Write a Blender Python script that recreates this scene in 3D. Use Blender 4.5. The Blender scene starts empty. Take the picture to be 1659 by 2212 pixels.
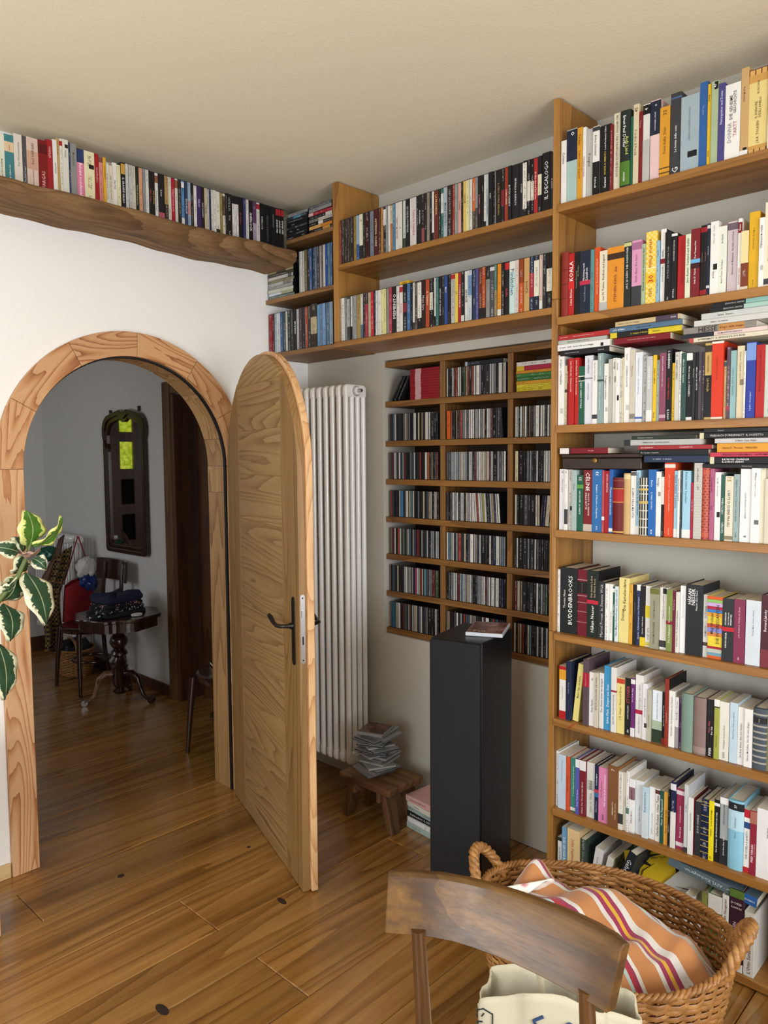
import bpy, bmesh, math, random
from mathutils import Matrix, Vector
import numpy as np

S = bpy.context.scene
COL = S.collection
PI = math.pi
R_ = math.radians

# ------------------------------------------------------------------ camera
def make_camera():
    yaw, pitch, roll = R_(46.5), R_(4.13), R_(0.39)
    f = Vector((math.sin(yaw)*math.cos(pitch), math.cos(yaw)*math.cos(pitch), -math.sin(pitch)))
    r = Vector((math.cos(yaw), -math.sin(yaw), 0))
    d = f.cross(r)
    r2 = math.cos(roll)*r + math.sin(roll)*d
    d2 = -math.sin(roll)*r + math.cos(roll)*d
    cam = bpy.data.cameras.new('camera')
    cam.sensor_fit = 'VERTICAL'
    cam.sensor_height = 24.0
    cam.sensor_width = 18.0
    cam.lens = 1625.0/2212.0*24.0
    cam.clip_start = 0.05
    o = bpy.data.objects.new('camera', cam)
    COL.objects.link(o)
    m = Matrix((( r2.x, -d2.x, -f.x, -2.574), (r2.y, -d2.y, -f.y, -2.976), (r2.z, -d2.z, -f.z, 1.6), (0, 0, 0, 1)))
    o.matrix_world = m
    S.camera = o
make_camera()

# ------------------------------------------------------------------ light
S.view_settings.view_transform = 'Standard'
S.view_settings.look = 'None'
S.view_settings.gamma = 1.0
S.view_settings.use_curve_mapping = False
S.view_settings.exposure = 0.0

W = bpy.data.worlds.new('sky'); S.world = W
W.use_nodes = True
W.node_tree.nodes['Background'].inputs[0].default_value = (0.62, 0.78, 1.0, 1)
W.node_tree.nodes['Background'].inputs[1].default_value = 1.0

def area(name, loc, direction, sx, sy, power, col, spread=180):
    l = bpy.data.lights.new(name, 'AREA')
    l.shape = 'RECTANGLE'; l.size = sx; l.size_y = sy; l.energy = power; l.color = col
    l.spread = R_(spread)
    o = bpy.data.objects.new(name, l); COL.objects.link(o)
    o.location = loc
    o.rotation_euler = Vector(direction).to_track_quat('-Z', 'Y').to_euler()
    return o
# daylight entering through the two room windows (left wall and wall behind the camera) and the hall window
area('window_daylight_left', (-3.93, -2.05, 1.42), (1, 0.0, -0.06), 2.0, 1.5, 72, (0.95, 0.98, 1.0))
area('window_daylight_back', (-2.0, -4.93, 1.42), (0.05, 1, -0.12), 1.9, 1.5, 100, (0.97, 0.985, 1.0))
area('window_daylight_hall', (-2.12, 2.15, 1.45), (1, 0.1, -0.15), 0.9, 1.1, 7.0, (0.96, 0.97, 1.0))

# ------------------------------------------------------------------ helpers
class MB:
    def __init__(s): s.v = []; s.f = []; s.mi = []; s.cur = 0
    def add(s, vs, fs):
        b = len(s.v); s.v += [tuple(p) for p in vs]
        for q in fs: s.f.append(tuple(b+i for i in q)); s.mi.append(s.cur)
        return s
    def box(s, x0, x1, y0, y1, z0, z1):
        return s.add([(x0,y0,z0),(x1,y0,z0),(x1,y1,z0),(x0,y1,z0),(x0,y0,z1),(x1,y0,z1),(x1,y1,z1),(x0,y1,z1)],
                     [(0,3,2,1),(4,5,6,7),(0,1,5,4),(1,2,6,5),(2,3,7,6),(3,0,4,7)])
    def obox(s, c, ux, uy, uz):
        c = Vector(c); ux = Vector(ux); uy = Vector(uy); uz = Vector(uz)
        vs = [c+a*ux+b*uy+d*uz for d in (-1,1) for (a,b) in ((-1,-1),(1,-1),(1,1),(-1,1))]
        return s.add(vs, [(0,3,2,1),(4,5,6,7),(0,1,5,4),(1,2,6,5),(2,3,7,6),(3,0,4,7)])
    def prism(s, pts, a, b, axis='z'):
        n = len(pts)
        def P(p, h): return (p[0],p[1],h) if axis == 'z' else ((p[0],h,p[1]) if axis == 'y' else (h,p[0],p[1]))
        vs = [P(p,a) for p in pts]+[P(p,b) for p in pts]
        fs = [tuple(range(n-1,-1,-1)), tuple(range(n,2*n))]+[(i,(i+1)%n,n+(i+1)%n,n+i) for i in range(n)]
        return s.add(vs, fs)
    def tube(s, path, r, seg=8, closed=False, cap=True, flat=1.0):
        path = [Vector(p) for p in path]; n = len(path)
        rr = r if isinstance(r, (list, tuple)) else [r]*n
        up = None; vs = []
        for i, p in enumerate(path):
            if closed: t = path[(i+1) % n]-path[i-1]
            else: t = path[min(i+1,n-1)]-path[max(i-1,0)]
            t.normalize()
            if up is None:
                up = Vector((0,0,1)) if abs(t.z) < 0.9 else Vector((1,0,0))
            a = t.cross(up)
            if a.length < 1e-6: a = t.cross(Vector((0.3,1,0.2)))
            a.normalize(); b = a.cross(t); b.normalize(); up = b
            for k in range(seg):
                th = 2*PI*k/seg
                vs.append(p+a*math.cos(th)*rr[i]+b*math.sin(th)*rr[i]*flat)
        fs = []
        m = n if closed else n-1
        for i in range(m):
            for k in range(seg):
                A = i*seg+k; B = i*seg+(k+1) % seg; Cc = ((i+1) % n)*seg+(k+1) % seg; D = ((i+1) % n)*seg+k
                fs.append((A,B,Cc,D))
        if cap and not closed:
            fs.append(tuple(range(seg-1,-1,-1))); fs.append(tuple((n-1)*seg+k for k in range(seg)))
        return s.add(vs, fs)
    def lathe(s, prof, seg=24, c=(0,0,0), sx=1, sy=1):
        vs = []; n = len(prof)
        for r, z in prof:
            for k in range(seg):
                th = 2*PI*k/seg
                vs.append((c[0]+r*sx*math.cos(th), c[1]+r*sy*math.sin(th), c[2]+z))
        fs = [(i*seg+k, i*seg+(k+1) % seg, (i+1)*seg+(k+1) % seg, (i+1)*seg+k) for i in range(n-1) for k in range(seg)]
        fs.append(tuple(range(seg-1,-1,-1))); fs.append(tuple((n-1)*seg+k for k in range(seg)))
        return s.add(vs, fs)
    def grid(s, fn, nu, nv, closed_u=False):
        vs = [fn(i/(nu if closed_u else nu-1), j/(nv-1)) for j in range(nv) for i in range(nu)]
        fs = []
        for j in range(nv-1):
            for i in range(nu if closed_u else nu-1):
                a = j*nu+i; b = j*nu+(i+1) % nu
                fs.append((a, b, b+nu, a+nu))
        return s.add(vs, fs)
    def xf(s, m):
        s.v = [tuple(m @ Vector(p)) for p in s.v]; return s
    def mesh(s, name, mats=(), smooth=None, bevel=0, bseg=1):
        me = bpy.data.meshes.new(name)
        me.from_pydata(s.v, [], s.f)
        for m in mats: me.materials.append(m)
        if len(mats) > 1: me.polygons.foreach_set('material_index', s.mi)
        if bevel:
            bm = bmesh.new(); bm.from_mesh(me)
            es = [e for e in bm.edges if len(e.link_faces) == 2 and e.calc_face_angle(0) > 0.6]
            bmesh.ops.bevel(bm, geom=es, offset=bevel, segments=bseg, affect='EDGES', clamp_overlap=True, profile=0.5)
            bm.to_mesh(me); bm.free()
        if smooth is not None:
            me.polygons.foreach_set('use_smooth', [True]*len(me.polygons))
            if smooth < 180: me.set_sharp_from_angle(angle=R_(smooth))
        me.update()
        return me
    def build(s, name, mat, parent=None, smooth=None, bevel=0, bseg=1, loc=None, rot=None):
        mats = mat if isinstance(mat, (list, tuple)) else [mat]
        return put(name, s.mesh(name, mats, smooth, bevel, bseg), parent, loc, rot)

def put(name, me, parent=None, loc=None, rot=None):
    o = bpy.data.objects.new(name, me); COL.objects.link(o)
    if loc is not None: o.location = loc
    if rot is not None: o.rotation_euler = rot
    if parent is not None: o.parent = parent
    return o
def empty(name, loc=(0,0,0), rotz=0):
    o = bpy.data.objects.new(name, None); COL.objects.link(o)
    o.empty_display_size = 0.05
    o.location = loc; o.rotation_euler = (0,0,rotz)
    return o
def tag(o, label, cat, group=None):
    o['label'] = label; o['category'] = cat
    if group: o['group'] = group
    return o
def struct(o, label=None):
    o['kind'] = 'structure'
    if label: o['label'] = label
    return o

# ------------------------------------------------------------------ materials
def lin(h):
    if not isinstance(h, str): return (*h, 1.0) if len(h) == 3 else h
    h = h.lstrip('#')
    c = [int(h[i:i+2],16)/255 for i in (0,2,4)]
    return tuple([x/12.92 if x <= 0.04045 else ((x+0.055)/1.055)**2.4 for x in c]+[1.0])
MATS = {}
class NT:
    def __init__(s, name):
        s.m = bpy.data.materials.new(name); s.m.use_nodes = True
        s.t = s.m.node_tree; s.b = s.t.nodes['Principled BSDF']
    def n(s, typ, **kw):
        nd = s.t.nodes.new(typ)
        for k, v in kw.items():
            if k.startswith('i_'):
                key = k[2:]
                key = int(key) if key.isdigit() else key.replace('_',' ')
                nd.inputs[key].default_value = v
            else: setattr(nd, k, v)
        return nd
    def l(s, a, b): s.t.links.new(a, b)
    def math(s, op, a, b=None, clamp=False):
        nd = s.n('ShaderNodeMath', operation=op); nd.use_clamp = clamp
        for i, q in enumerate((a, b)):
            if q is None: continue
            if isinstance(q, (int, float)): nd.inputs[i].default_value = q
            else: s.l(q, nd.inputs[i])
        return nd.outputs[0]
    def mix(s, fac, a, b, mode='MIX'):
        nd = s.n('ShaderNodeMix', data_type='RGBA', blend_type=mode)
        for sock, q in ((nd.inputs[0],fac),(nd.inputs[6],a),(nd.inputs[7],b)):
            if isinstance(q, (int,float)): sock.default_value = q
            elif isinstance(q, (tuple,str)): sock.default_value = lin(q)
            else: s.l(q, sock)
        return nd.outputs[2]
    def ramp(s, fac, stops):
        nd = s.n('ShaderNodeValToRGB')
        el = nd.color_ramp.elements
        while len(el) < len(stops): el.new(0.5)
        for e, (p, c) in zip(el, stops): e.position = p; e.color = lin(c)
        s.l(fac, nd.inputs[0]); return nd.outputs[0]
    def coords(s, scale=(1,1,1), rnd=True, rot=(0,0,0), kind='Object'):
        tc = s.n('ShaderNodeTexCoord').outputs[kind]
        if rnd:
            oi = s.n('ShaderNodeObjectInfo').outputs['Random']
            cx = s.n('ShaderNodeCombineXYZ')
            s.l(s.math('MULTIPLY', oi, 13.7), cx.inputs[0]); s.l(s.math('MULTIPLY', oi, 7.3), cx.inputs[1]); s.l(s.math('MULTIPLY', oi, 29.1), cx.inputs[2])
            va = s.n('ShaderNodeVectorMath', operation='ADD'); s.l(tc, va.inputs[0]); s.l(cx.outputs[0], va.inputs[1]); tc = va.outputs[0]
        mp = s.n('ShaderNodeMapping'); mp.inputs['Scale'].default_value = scale; mp.inputs['Rotation'].default_value = rot
        s.l(tc, mp.inputs[0]); return mp.outputs[0]
    def noise(s, co, scale, detail=4, rough=0.55, dist=0.0):
        nd = s.n('ShaderNodeTexNoise'); nd.inputs['Scale'].default_value = scale
        nd.inputs['Detail'].default_value = detail; nd.inputs['Roughness'].default_value = rough; nd.inputs['Distortion'].default_value = dist
        s.l(co, nd.inputs['Vector']); return nd.outputs['Fac']
    def bump(s, h, strength=0.2, dist=0.002):
        nd = s.n('ShaderNodeBump'); nd.inputs['Strength'].default_value = strength; nd.inputs['Distance'].default_value = dist
        s.l(h, nd.inputs['Height']); s.l(nd.outputs[0], s.b.inputs['Normal'])
    def base(s, c):
        if isinstance(c, (str, tuple)): s.b.inputs['Base Color'].default_value = lin(c)
        else: s.l(c, s.b.inputs['Base Color'])
        return s
    def rough(s, r):
        if isinstance(r, (int,float)): s.b.inputs['Roughness'].default_value = r
        else: s.l(r, s.b.inputs['Roughness'])
        return s

def plain(name, col, rough=0.5, metal=0.0, spec=0.5, noise=0.0, nscale=60, coat=0.0):
    key = ('plain', name, str(col))
    if key in MATS: return MATS[key]
    t = NT(name)
    t.rough(rough); t.b.inputs['Metallic'].default_value = metal
    t.b.inputs['Specular IOR Level'].default_value = spec
    if coat: t.b.inputs['Coat Weight'].default_value = coat; t.b.inputs['Coat Roughness'].default_value = 0.15
    c = lin(col)
    co = t.coords(rnd=False)
    nz = t.noise(co, nscale, 3)
    a = noise if noise else 0.06
    t.base(t.mix(nz, tuple(x*(1-a) for x in c[:3])+(1,), tuple(min(1,x*(1+a)) for x in c[:3])+(1,)))
    if noise: t.bump(nz, 0.15, 0.001)
    MATS[key] = t.m
    return t.m

def wood(name, dark, mid, light, axis='z', fig=1.0, ring=9.0, rough=0.45, spread=0.35, rnd=True, pores=0.35, coat=0.0, hue=0.18, knots=0.0, st=0.05):
    """procedural timber: growth rings cut along the grain, pores, per-piece tone"""
    if name in MATS: return MATS[name]
    t = NT(name)
    sc = {'x': (st,1,1), 'y': (1,st,1), 'z': (1,1,st)}[axis]
    co = t.coords(sc, rnd)
    warp = t.noise(co, 7.0*fig, 3, 0.55)
    big = t.noise(co, 2.3*fig, 1, 0.4, 0.15)
    ringv = t.math('MULTIPLY', t.math('ADD', big, t.math('MULTIPLY', warp, 0.07)), ring*2.2)
    iso = t.math('FRACT', ringv)
    tri = t.math('MULTIPLY', t.math('POWER', iso, 2.6), t.math('ADD', t.math('MULTIPLY', t.noise(co, 5, 2), 0.9), 0.45))
    fine = t.noise(co, 230, 3, 0.65)
    streak = t.noise(co, 26, 4, 0.65)
    f = t.math('ADD', t.math('MULTIPLY', tri, spread), t.math('MULTIPLY', streak, 1-spread))
    colr = t.ramp(f, [(0.18, light), (0.5, mid), (0.88, dark)])
    colr = t.mix(t.math('MULTIPLY', t.math('SUBTRACT', fine, 0.45, True), pores*3.0, True), colr, dark)
    if knots:
        kc = t.coords({'x': (.35,1,1), 'y': (1,.35,1), 'z': (1,1,.35)}[axis], rnd)
        vo = t.n('ShaderNodeTexVoronoi'); vo.inputs['Scale'].default_value = 2.6; t.l(kc, vo.inputs['Vector'])
        k = t.math('SUBTRACT', 1.0, t.math('MULTIPLY', vo.outputs['Distance'], knots), True)
        colr = t.mix(t.math('MULTIPLY', k, 1.6, True), colr, tuple(x*0.25 for x in lin(dark)[:3])+(1,))
        # dark mineral streaks running with the grain
        ds = t.noise(t.coords({'x': (.25,6,6), 'y': (6,.25,6), 'z': (6,6,.25)}[axis], rnd), 1.6, 4, 0.6)
        colr = t.mix(t.math('MULTIPLY', t.math('SUBTRACT', ds, 0.56, True), 4.0, True), colr, tuple(x*0.7 for x in lin(dark)[:3])+(1,))
    if rnd:
        oi = t.n('ShaderNodeObjectInfo').outputs['Random']
        hs = t.n('ShaderNodeHueSaturation'); t.l(colr, hs.inputs['Color'])
        t.l(t.math('ADD', t.math('MULTIPLY', oi, hue*2), 1-hue), hs.inputs['Value'])
        colr = hs.outputs[0]
    t.base(colr)
    t.rough(t.math('ADD', t.math('MULTIPLY', fine, 0.2), rough-0.1))
    if coat: t.b.inputs['Coat Weight'].default_value = coat; t.b.inputs['Coat Roughness'].default_value = 0.2
    t.bump(t.math('ADD', t.math('MULTIPLY', fine, 0.6), tri), 0.12, 0.0008)
    MATS[name] = t.m
    return t.m

def plaster(name, col, bump=0.25, scale=90, var=0.03):
    t = NT(name); co = t.coords(rnd=False)
    a = t.noise(co, scale, 5, 0.6); b = t.noise(co, 2.2, 3)
    c = lin(col)
    t.base(t.mix(b, tuple(x*(1-var) for x in c[:3])+(1,), tuple(min(1,x*(1+var)) for x in c[:3])+(1,)))
    t.rough(0.9); t.b.inputs['Specular IOR Level'].default_value = 0.2
    t.bump(t.math('ADD', a, t.math('MULTIPLY', b, 1.5)), bump, 0.003)
    return t.m

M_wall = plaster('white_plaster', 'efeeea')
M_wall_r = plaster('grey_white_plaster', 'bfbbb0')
M_wall_b = plaster('darkened_plaster', '8f8778')  # unseen left and rear walls, darkened to cut the bounced light
M_ceil = plaster('cream_plaster', 'e9dec5', 0.35, 120)
M_floor = wood('oak_floor', '472b12', '8a5d26', 'ad8044', 'x', 1.8, 6, 0.25, 0.30, True, 0.25, 0.5, 0.15, knots=11)
M_oak = wood('oak_shelf', '5a3814', '8f6029', 'a87638', 'y', 1.2, 7, 0.42, 0.30, True, 0.30, 0, 0.08)
M_oakz = wood('oak_upright', '5f3c17', '97682f', 'b3833f', 'z', 1.2, 7, 0.42, 0.30, True, 0.30, 0, 0.08)
M_larchz = wood('larch_upright', '92522b', 'c08a5a', 'd2a67a', 'z', 3.2, 9, 0.5, 0.8, True, 0.12, 0, 0.05, st=0.11)
M_larchx = wood('larch_across', '824826', 'b37d4e', 'c6986a', 'x', 3.2, 9, 0.5, 0.8, True, 0.12, 0, 0.07, st=0.14)
M_door = wood('door_plank_wood', '5f4522', '8e6e42', 'a08153', 'x', 2.2, 11, 0.5, 0.5, True, 0.15, 0, 0.06, st=0.07)
M_doorz = wood('door_stile_wood', '5f4420', '876538', '977445', 'z', 2.4, 9, 0.5, 0.4, True, 0.2, 0, 0.05)
M_beam = wood('weathered_beam', '33220f', '6e4f2c', '92704a', 'x', 2.2, 7, 0.8, 0.35, False, 0.5, st=0.09, knots=7)
M_dark = wood('dark_stained_wood', '1c0d06', '3b2011', '52301a', 'z', 1.2, 8, 0.3, 0.4, True, 0.3, 0.35, 0.1)
M_black_rubber = plain('black_rubber', '0a0a0b', 0.6)
M_white_enamel = plain('white_enamel', 'f2f2f0', 0.25, coat=0.4)
M_chrome = plain('brushed_steel', 'c9cacb', 0.28, 1.0)
M_iron = plain('dark_iron', '3b3733', 0.35, 0.9, noise=0.3, nscale=200)
M_black = plain('black_plastic', '0e0e10', 0.35)
# ------------------------------------------------------------------ the room shell
AX, AZ, AR = -0.977, 1.566, 0.4615      # arch centre, spring height, clear radius
ZC = 2.805
XL, YB = -3.95, -4.95
def arc(r, a0, a1, n, cx=AX, cz=AZ):
    return [(cx+r*math.cos(R_(a0+(a1-a0)*i/n)), cz+r*math.sin(R_(a0+(a1-a0)*i/n))) for i in range(n+1)]

# wall with the arched opening
ro = AR+0.03
pts = [(XL,0),(AX-ro,0)]+arc(ro,180,0,28)+[(AX+ro,0),(0.22,0),(0.22,ZC),(XL,ZC)]
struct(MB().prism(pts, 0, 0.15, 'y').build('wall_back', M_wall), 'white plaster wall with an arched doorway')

# right wall with the recessed niche for the disc rack
NY0, NY1, NZ0, NZ1, ND = -1.612, -0.531, 0.764, 2.05, 0.215
b = MB()
b.box(0, 0.3, NY1, 0, 0, ZC).box(0, 0.3, YB, NY0, 0, ZC)
b.box(0, 0.3, NY0, NY1, 0, NZ0).box(0, 0.3, NY0, NY1, NZ1, ZC).box(ND, 0.3, NY0, NY1, NZ0, NZ1)
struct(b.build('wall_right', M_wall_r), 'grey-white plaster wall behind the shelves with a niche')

def wall_with_hole(name, axis, pos, th, a0, a1, h0, h1, z0, z1, lab):
    b = MB()
    for (p, q, r, s) in ((a0,h0,0,ZC),(h1,a1,0,ZC),(h0,h1,0,z0),(h0,h1,z1,ZC)):
        if axis == 'x': b.box(pos, pos+th, p, q, r, s)
        else: b.box(p, q, pos, pos+th, r, s)
    return struct(b.build(name, M_wall_b if name in ('wall_left','wall_rear') else M_wall), lab)
wall_with_hole('wall_left', 'x', XL-0.3, 0.3, YB, 0, -3.1, -1.0, 0.65, 2.2, 'darkened plaster wall with a window, left of the room')
wall_with_hole('wall_rear', 'y', YB-0.3, 0.3, XL, 0.22, -3.0, -1.0, 0.65, 2.2, 'darkened plaster wall with a window, behind the viewer')

M_glass = None
def glass_mat():
    t = NT('window_glass')
    tr = t.n('ShaderNodeBsdfTransparent'); gl = t.n('ShaderNodeBsdfGlossy'); gl.inputs['Roughness'].default_value = 0.02
    mx = t.n('ShaderNodeMixShader'); mx.inputs[0].default_value = 0.08
    t.l(tr.outputs[0], mx.inputs[1]); t.l(gl.outputs[0], mx.inputs[2])
    t.l(mx.outputs[0], t.t.nodes['Material Output'].inputs['Surface'])
    return t.m
M_glass = glass_mat()
def window(name, axis, pos, a0, a1, z0, z1, lab):
    e = struct(empty(name), lab)
    def bx(p0, p1, q0, q1, r0, r1): 
        return MB().box(q0,q1,p0,p1,r0,r1) if axis == 'x' else MB().box(p0,p1,q0,q1,r0,r1)
    w = 0.06
    for (p,q,r,s) in ((a0,a1,z0,z0+w),(a0,a1,z1-w,z1),(a0,a0+w,z0+w,z1-w),(a1-w,a1,z0+w,z1-w),((a0+a1)/2-w/2,(a0+a1)/2+w/2,z0+w,z1-w)):
        bx(p,q,pos,pos+0.05,r,s).build('window_frame', M_larchz, e)
    for (p,q) in ((a0+w,(a0+a1)/2-w/2),((a0+a1)/2+w/2,a1-w)):
        bx(p,q,pos+0.02,pos+0.026,z0+w,z1-w).build('pane', M_glass, e)
    return e
window('window_1', 'x', XL-0.22, -3.1, -1.0, 0.65, 2.2, 'wooden casement window in the left wall')
window('window_2', 'y', YB-0.22, -3.0, -1.0, 0.65, 2.2, 'wooden casement window in the rear wall')

struct(MB().box(XL-0.3, 1.3, YB-0.3, 3.75, ZC, ZC+0.1).build('ceiling', M_ceil), 'cream plaster ceiling')

# floor: base slab and oak planks
fl = struct(MB().box(XL-0.3, 1.3, YB-0.3, 3.75, -0.12, -0.022).build('floor', plain('floor_base','3a2412',0.9)), 'wide oak plank floor')
seams = [3.45, 3.22, 2.98, 2.75, 2.5, 2.27, 2.02, 1.8, 1.56, 1.328, 1.081, 0.854, 0.623, 0.36, 0.148, -0.144, -0.378, -0.621, -0.871, -1.079,
         -1.336, -1.57, -1.82, -2.05, -2.3, -2.54, -2.79, -3.03, -3.28, -3.52, -3.77, -4.0, -4.25, -4.5, -4.73, -4.95]
rf = random.Random(5)
cuts = {-0.144: [-1.577], -0.621: [-1.19], -1.079: [-1.188], -0.378: [-2.6], -0.871: [-2.3, -0.35]}
for i in range(len(seams)-1):
    y1, y0 = seams[i], seams[i+1]
    xa, xb = (XL, 0.0) if y1 <= 0.2 else (-2.2, 0.25)
    cs = cuts.get(y1)
    if cs is None:
        cs = [xa+rf.uniform(0.5,1.6), xa+rf.uniform(2.0,3.4)] if y1 < -1.3 else [rf.uniform(-1.9,-1.65)]
    xs = [xa]+[c for c in cs if xa+0.2 < c < xb-0.2]+[xb]
    for j in range(len(xs)-1):
        L = xs[j+1]-xs[j]; w = y1-y0
        b = MB().box(-L/2+0.0007, L/2-0.0007, -w/2+0.0009, w/2-0.0009, -0.021, 0)
        b.build('plank', M_floor, fl, bevel=0.003, loc=((xs[j]+xs[j+1])/2, (y0+y1)/2, 0))
M_plug = plain('dark_plug','2b2019',0.5)
for (x, y, sx, sy, a) in ((-1.254,-0.314,.013,.012,0),(-0.936,-0.898,.011,.026,-.1),(-1.515,-1.066,.014,.030,0),(-0.79,-0.5,.008,.007,0)):
    b = MB().lathe([(1,-0.001),(1,0.0004)], 14, (0,0,0), sx, sy)
    b.build('knot_plug', M_plug, fl, loc=(x,y,0), rot=(0,0,a))

# arched door casing : boards and curved pieces, black seal, lining
tr = struct(empty('trim_1'), 'larch casing around the arched doorway')
r1 = AR+0.104
for s, nm in ((-1,'casing_post'),(1,'casing_post')):
    x0, x1 = (AX-r1, AX-AR-0.003) if s < 0 else (AX+AR+0.003, AX+r1)
    MB().box(-(x1-x0)/2, (x1-x0)/2, -0.011, 0.011, 0, AZ-0.0006).build(nm, M_larchz, tr, bevel=0.002, loc=((x0+x1)/2, -0.011, 0))
aa = [180,152,119,88,57,28,0]
for i in range(6):
    a0, a1 = aa[i], aa[i+1]; am = R_((a0+a1)/2)
    c = (AX+(AR+.05)*math.cos(am), AZ+(AR+.05)*math.sin(am))
    n = 8
    P = arc(r1,a0-0.08,a1+0.08,n)+arc(AR+0.003,a1+0.08,a0-0.08,n)
    # local frame with x along the board so the grain follows it
    ca, sa = math.cos(am-PI/2), math.sin(am-PI/2)
    P = [((x-c[0])*ca+(z-c[1])*sa, -(x-c[0])*sa+(z-c[1])*ca) for x, z in P]
    MB().prism(P, -0.011, 0.011, 'y').build('casing_piece', M_larchx, tr, bevel=0.0015, loc=(c[0],-0.011,c[1]), rot=(0,-(am-PI/2),0))
def arch_strip(r_in, r_out, y0, y1):
    P = [(AX-r_out,0)]+arc(r_out,180,0,36)+[(AX+r_out,0),(AX+r_in,0)]+arc(r_in,0,180,36)+[(AX-r_in,0)]
    return MB().prism(P, y0, y1, 'y')
arch_strip(AR-0.004, AR+0.012, 0.0015, 0.016).build('rubber_seal', M_black_rubber, tr)
M_lin = wood('larch_lining', '6b4a26', '9c7648', 'b58e5e', 'z', 2.6, 9, 0.55, 0.5, True, 0.3, 0, 0.1)
for s in (-1,1):
    xi, xo = AX+s*(AR+0.001), AX+s*(ro-0.0005)
    MB().box(min(xi,xo)-(xi+xo)/2, max(xi,xo)-(xi+xo)/2, 0, 0.135, 0, 1.44).build('lining_board', M_lin, tr, bevel=0.001, loc=((xi+xo)/2, 0.0165, 0))
la = [0,16,45,75,105,135,164,180]
P0 = None
for i in range(7):
    P = arc(ro-0.0005,la[i]+.1,la[i+1]-.1,8)+arc(AR+0.001,la[i+1]-.1,la[i]+.1,8)
    MB().prism([(x-AX,z-AZ) for x,z in P], 0, 0.135, 'y').build('lining_board', M_lin, tr, loc=(AX,0.0165,AZ))
for s in (-1,1):
    xi, xo = AX+s*(AR+0.001), AX+s*(ro-0.0005)
    MB().box(min(xi,xo)-(xi+xo)/2, max(xi,xo)-(xi+xo)/2, 0, 0.135, 0, AZ-1.442).build('lining_board', M_lin, tr, loc=((xi+xo)/2, 0.0165, 1.441))
struct(MB().box(XL, AX-r1-0.004, -0.016, 0, 0, 0.055).build('baseboard_back', wood('pale_baseboard','b08a52','d2b27c','e2c894','x',1.2,6,.5,.3,False), bevel=0.003), 'pale wooden baseboard left of the arched doorway')

# ------------------------------------------------------------------ the hall behind the arch
HX, HY = 0.05, 3.45
M_hall = plaster('hall_plaster', 'd8d7d3', 0.15)
struct(MB().box(HX, 0.3, 1.46, HY, 0, ZC).box(HX, 0.3, 0.1501, 0.5, 0, ZC).box(HX, 0.3, 0.5, 1.46, 2.03, ZC).build('wall_hall_right', M_hall), 'grey plaster hall wall carrying the mirror')
b = MB(); b.box(-2.3, -1.12, HY, HY+.3, 0, ZC).box(-0.36, 0.3, HY, HY+.3, 0, ZC).box(-1.12,-0.36,HY,HY+.3,2.12,ZC)
struct(b.build('wall_hall_far', M_hall), 'blue-grey plaster wall at the end of the hall')
wall_with_hole('wall_hall_left', 'x', -2.5, 0.3, 0.15, HY+.3, 1.7, 2.6, 0.9, 2.0, 'hall wall with a window')
window('window_3', 'x', -2.45, 1.7, 2.6, 0.9, 2.0, 'small casement window in the hall')
M_hbase = wood('hall_baseboard','2c1a0c','4a2f18','5d3d22','y',1.2,7,.5,.3,False)
struct(MB().box(HX-0.016, HX, 1.49, HY, 0, 0.075).build('baseboard_hall_right', M_hbase, bevel=0.003), 'dark wooden baseboard under the hall mirror')
struct(MB().box(-0.36, HX-0.018, HY-0.016, HY, 0, 0.12).build('baseboard_hall_far', M_hbase, bevel=0.003), 'dark wooden baseboard at the end of the hall')
# side door of the hall
d3 = struct(empty('door_3'), 'dark brown hall door in a heavy wooden casing')
M_case = wood('hall_casing','2e1c0d','5b3c1f','70502c','z',1.5,8,.55,.4,True,.4)
M_leaf = wood('hall_door_leaf','2a170a','4c2e16','5c3a1e','z',1.5,8,.5,.4,True,.4)
MB().box(HX-0.025, HX, 1.395, 1.49, 0, 2.10).build('casing_post', M_case, d3, bevel=0.004)
MB().box(HX-0.025, HX, 0.5, 1.394, 2.02, 2.10).build('casing_head', M_case, d3, bevel=0.004)
MB().box(HX-0.025, HX, 0.42, 0.499, 0, 2.10).build('casing_post', M_case, d3, bevel=0.004)
MB().box(HX-0.02, 0.24, 1.36, 1.394, 0, 2.019).build('lining_board', M_leaf, d3, bevel=0.002)
MB().box(0.185, 0.225, 0.52, 1.345, 0.005, 2.015).build('leaf', M_leaf, d3, bevel=0.003)
for (z0,z1) in ((0.15,0.85),(1.0,1.9)):
    MB().box(0.178, 0.186, 0.66, 1.22, z0, z1).build('panel', M_leaf, d3, bevel=0.004)
# glazed door at the end of the hall, seen only in the mirror
d2 = struct(empty('door_2'), 'dark glazed door at the end of the hall, seen in the mirror')
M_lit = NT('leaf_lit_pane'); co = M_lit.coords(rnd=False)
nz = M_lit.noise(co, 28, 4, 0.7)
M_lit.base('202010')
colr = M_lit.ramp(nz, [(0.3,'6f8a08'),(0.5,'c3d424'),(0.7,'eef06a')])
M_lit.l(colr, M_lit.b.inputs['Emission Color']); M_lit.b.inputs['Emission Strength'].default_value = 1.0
M_darkpane = plain('dark_glass','050505',0.05)
xs = [-1.08,-0.985,-0.84,-0.795,-0.675,-0.43]
MB().box(-1.119,-0.80,HY+.02,HY+.06,0.005,2.11).box(-0.67,-0.361,HY+.02,HY+.06,0.005,2.11).build('stile', M_dark, d2)
for (z0,z1) in ((0.005,0.42),(0.76,0.86),(1.10,1.19),(1.42,1.515),(1.76,1.85),(2.02,2.11)):
    MB().box(-0.80,-0.67,HY+.02,HY+.06,z0,z1).build('rail', M_dark, d2)
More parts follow.
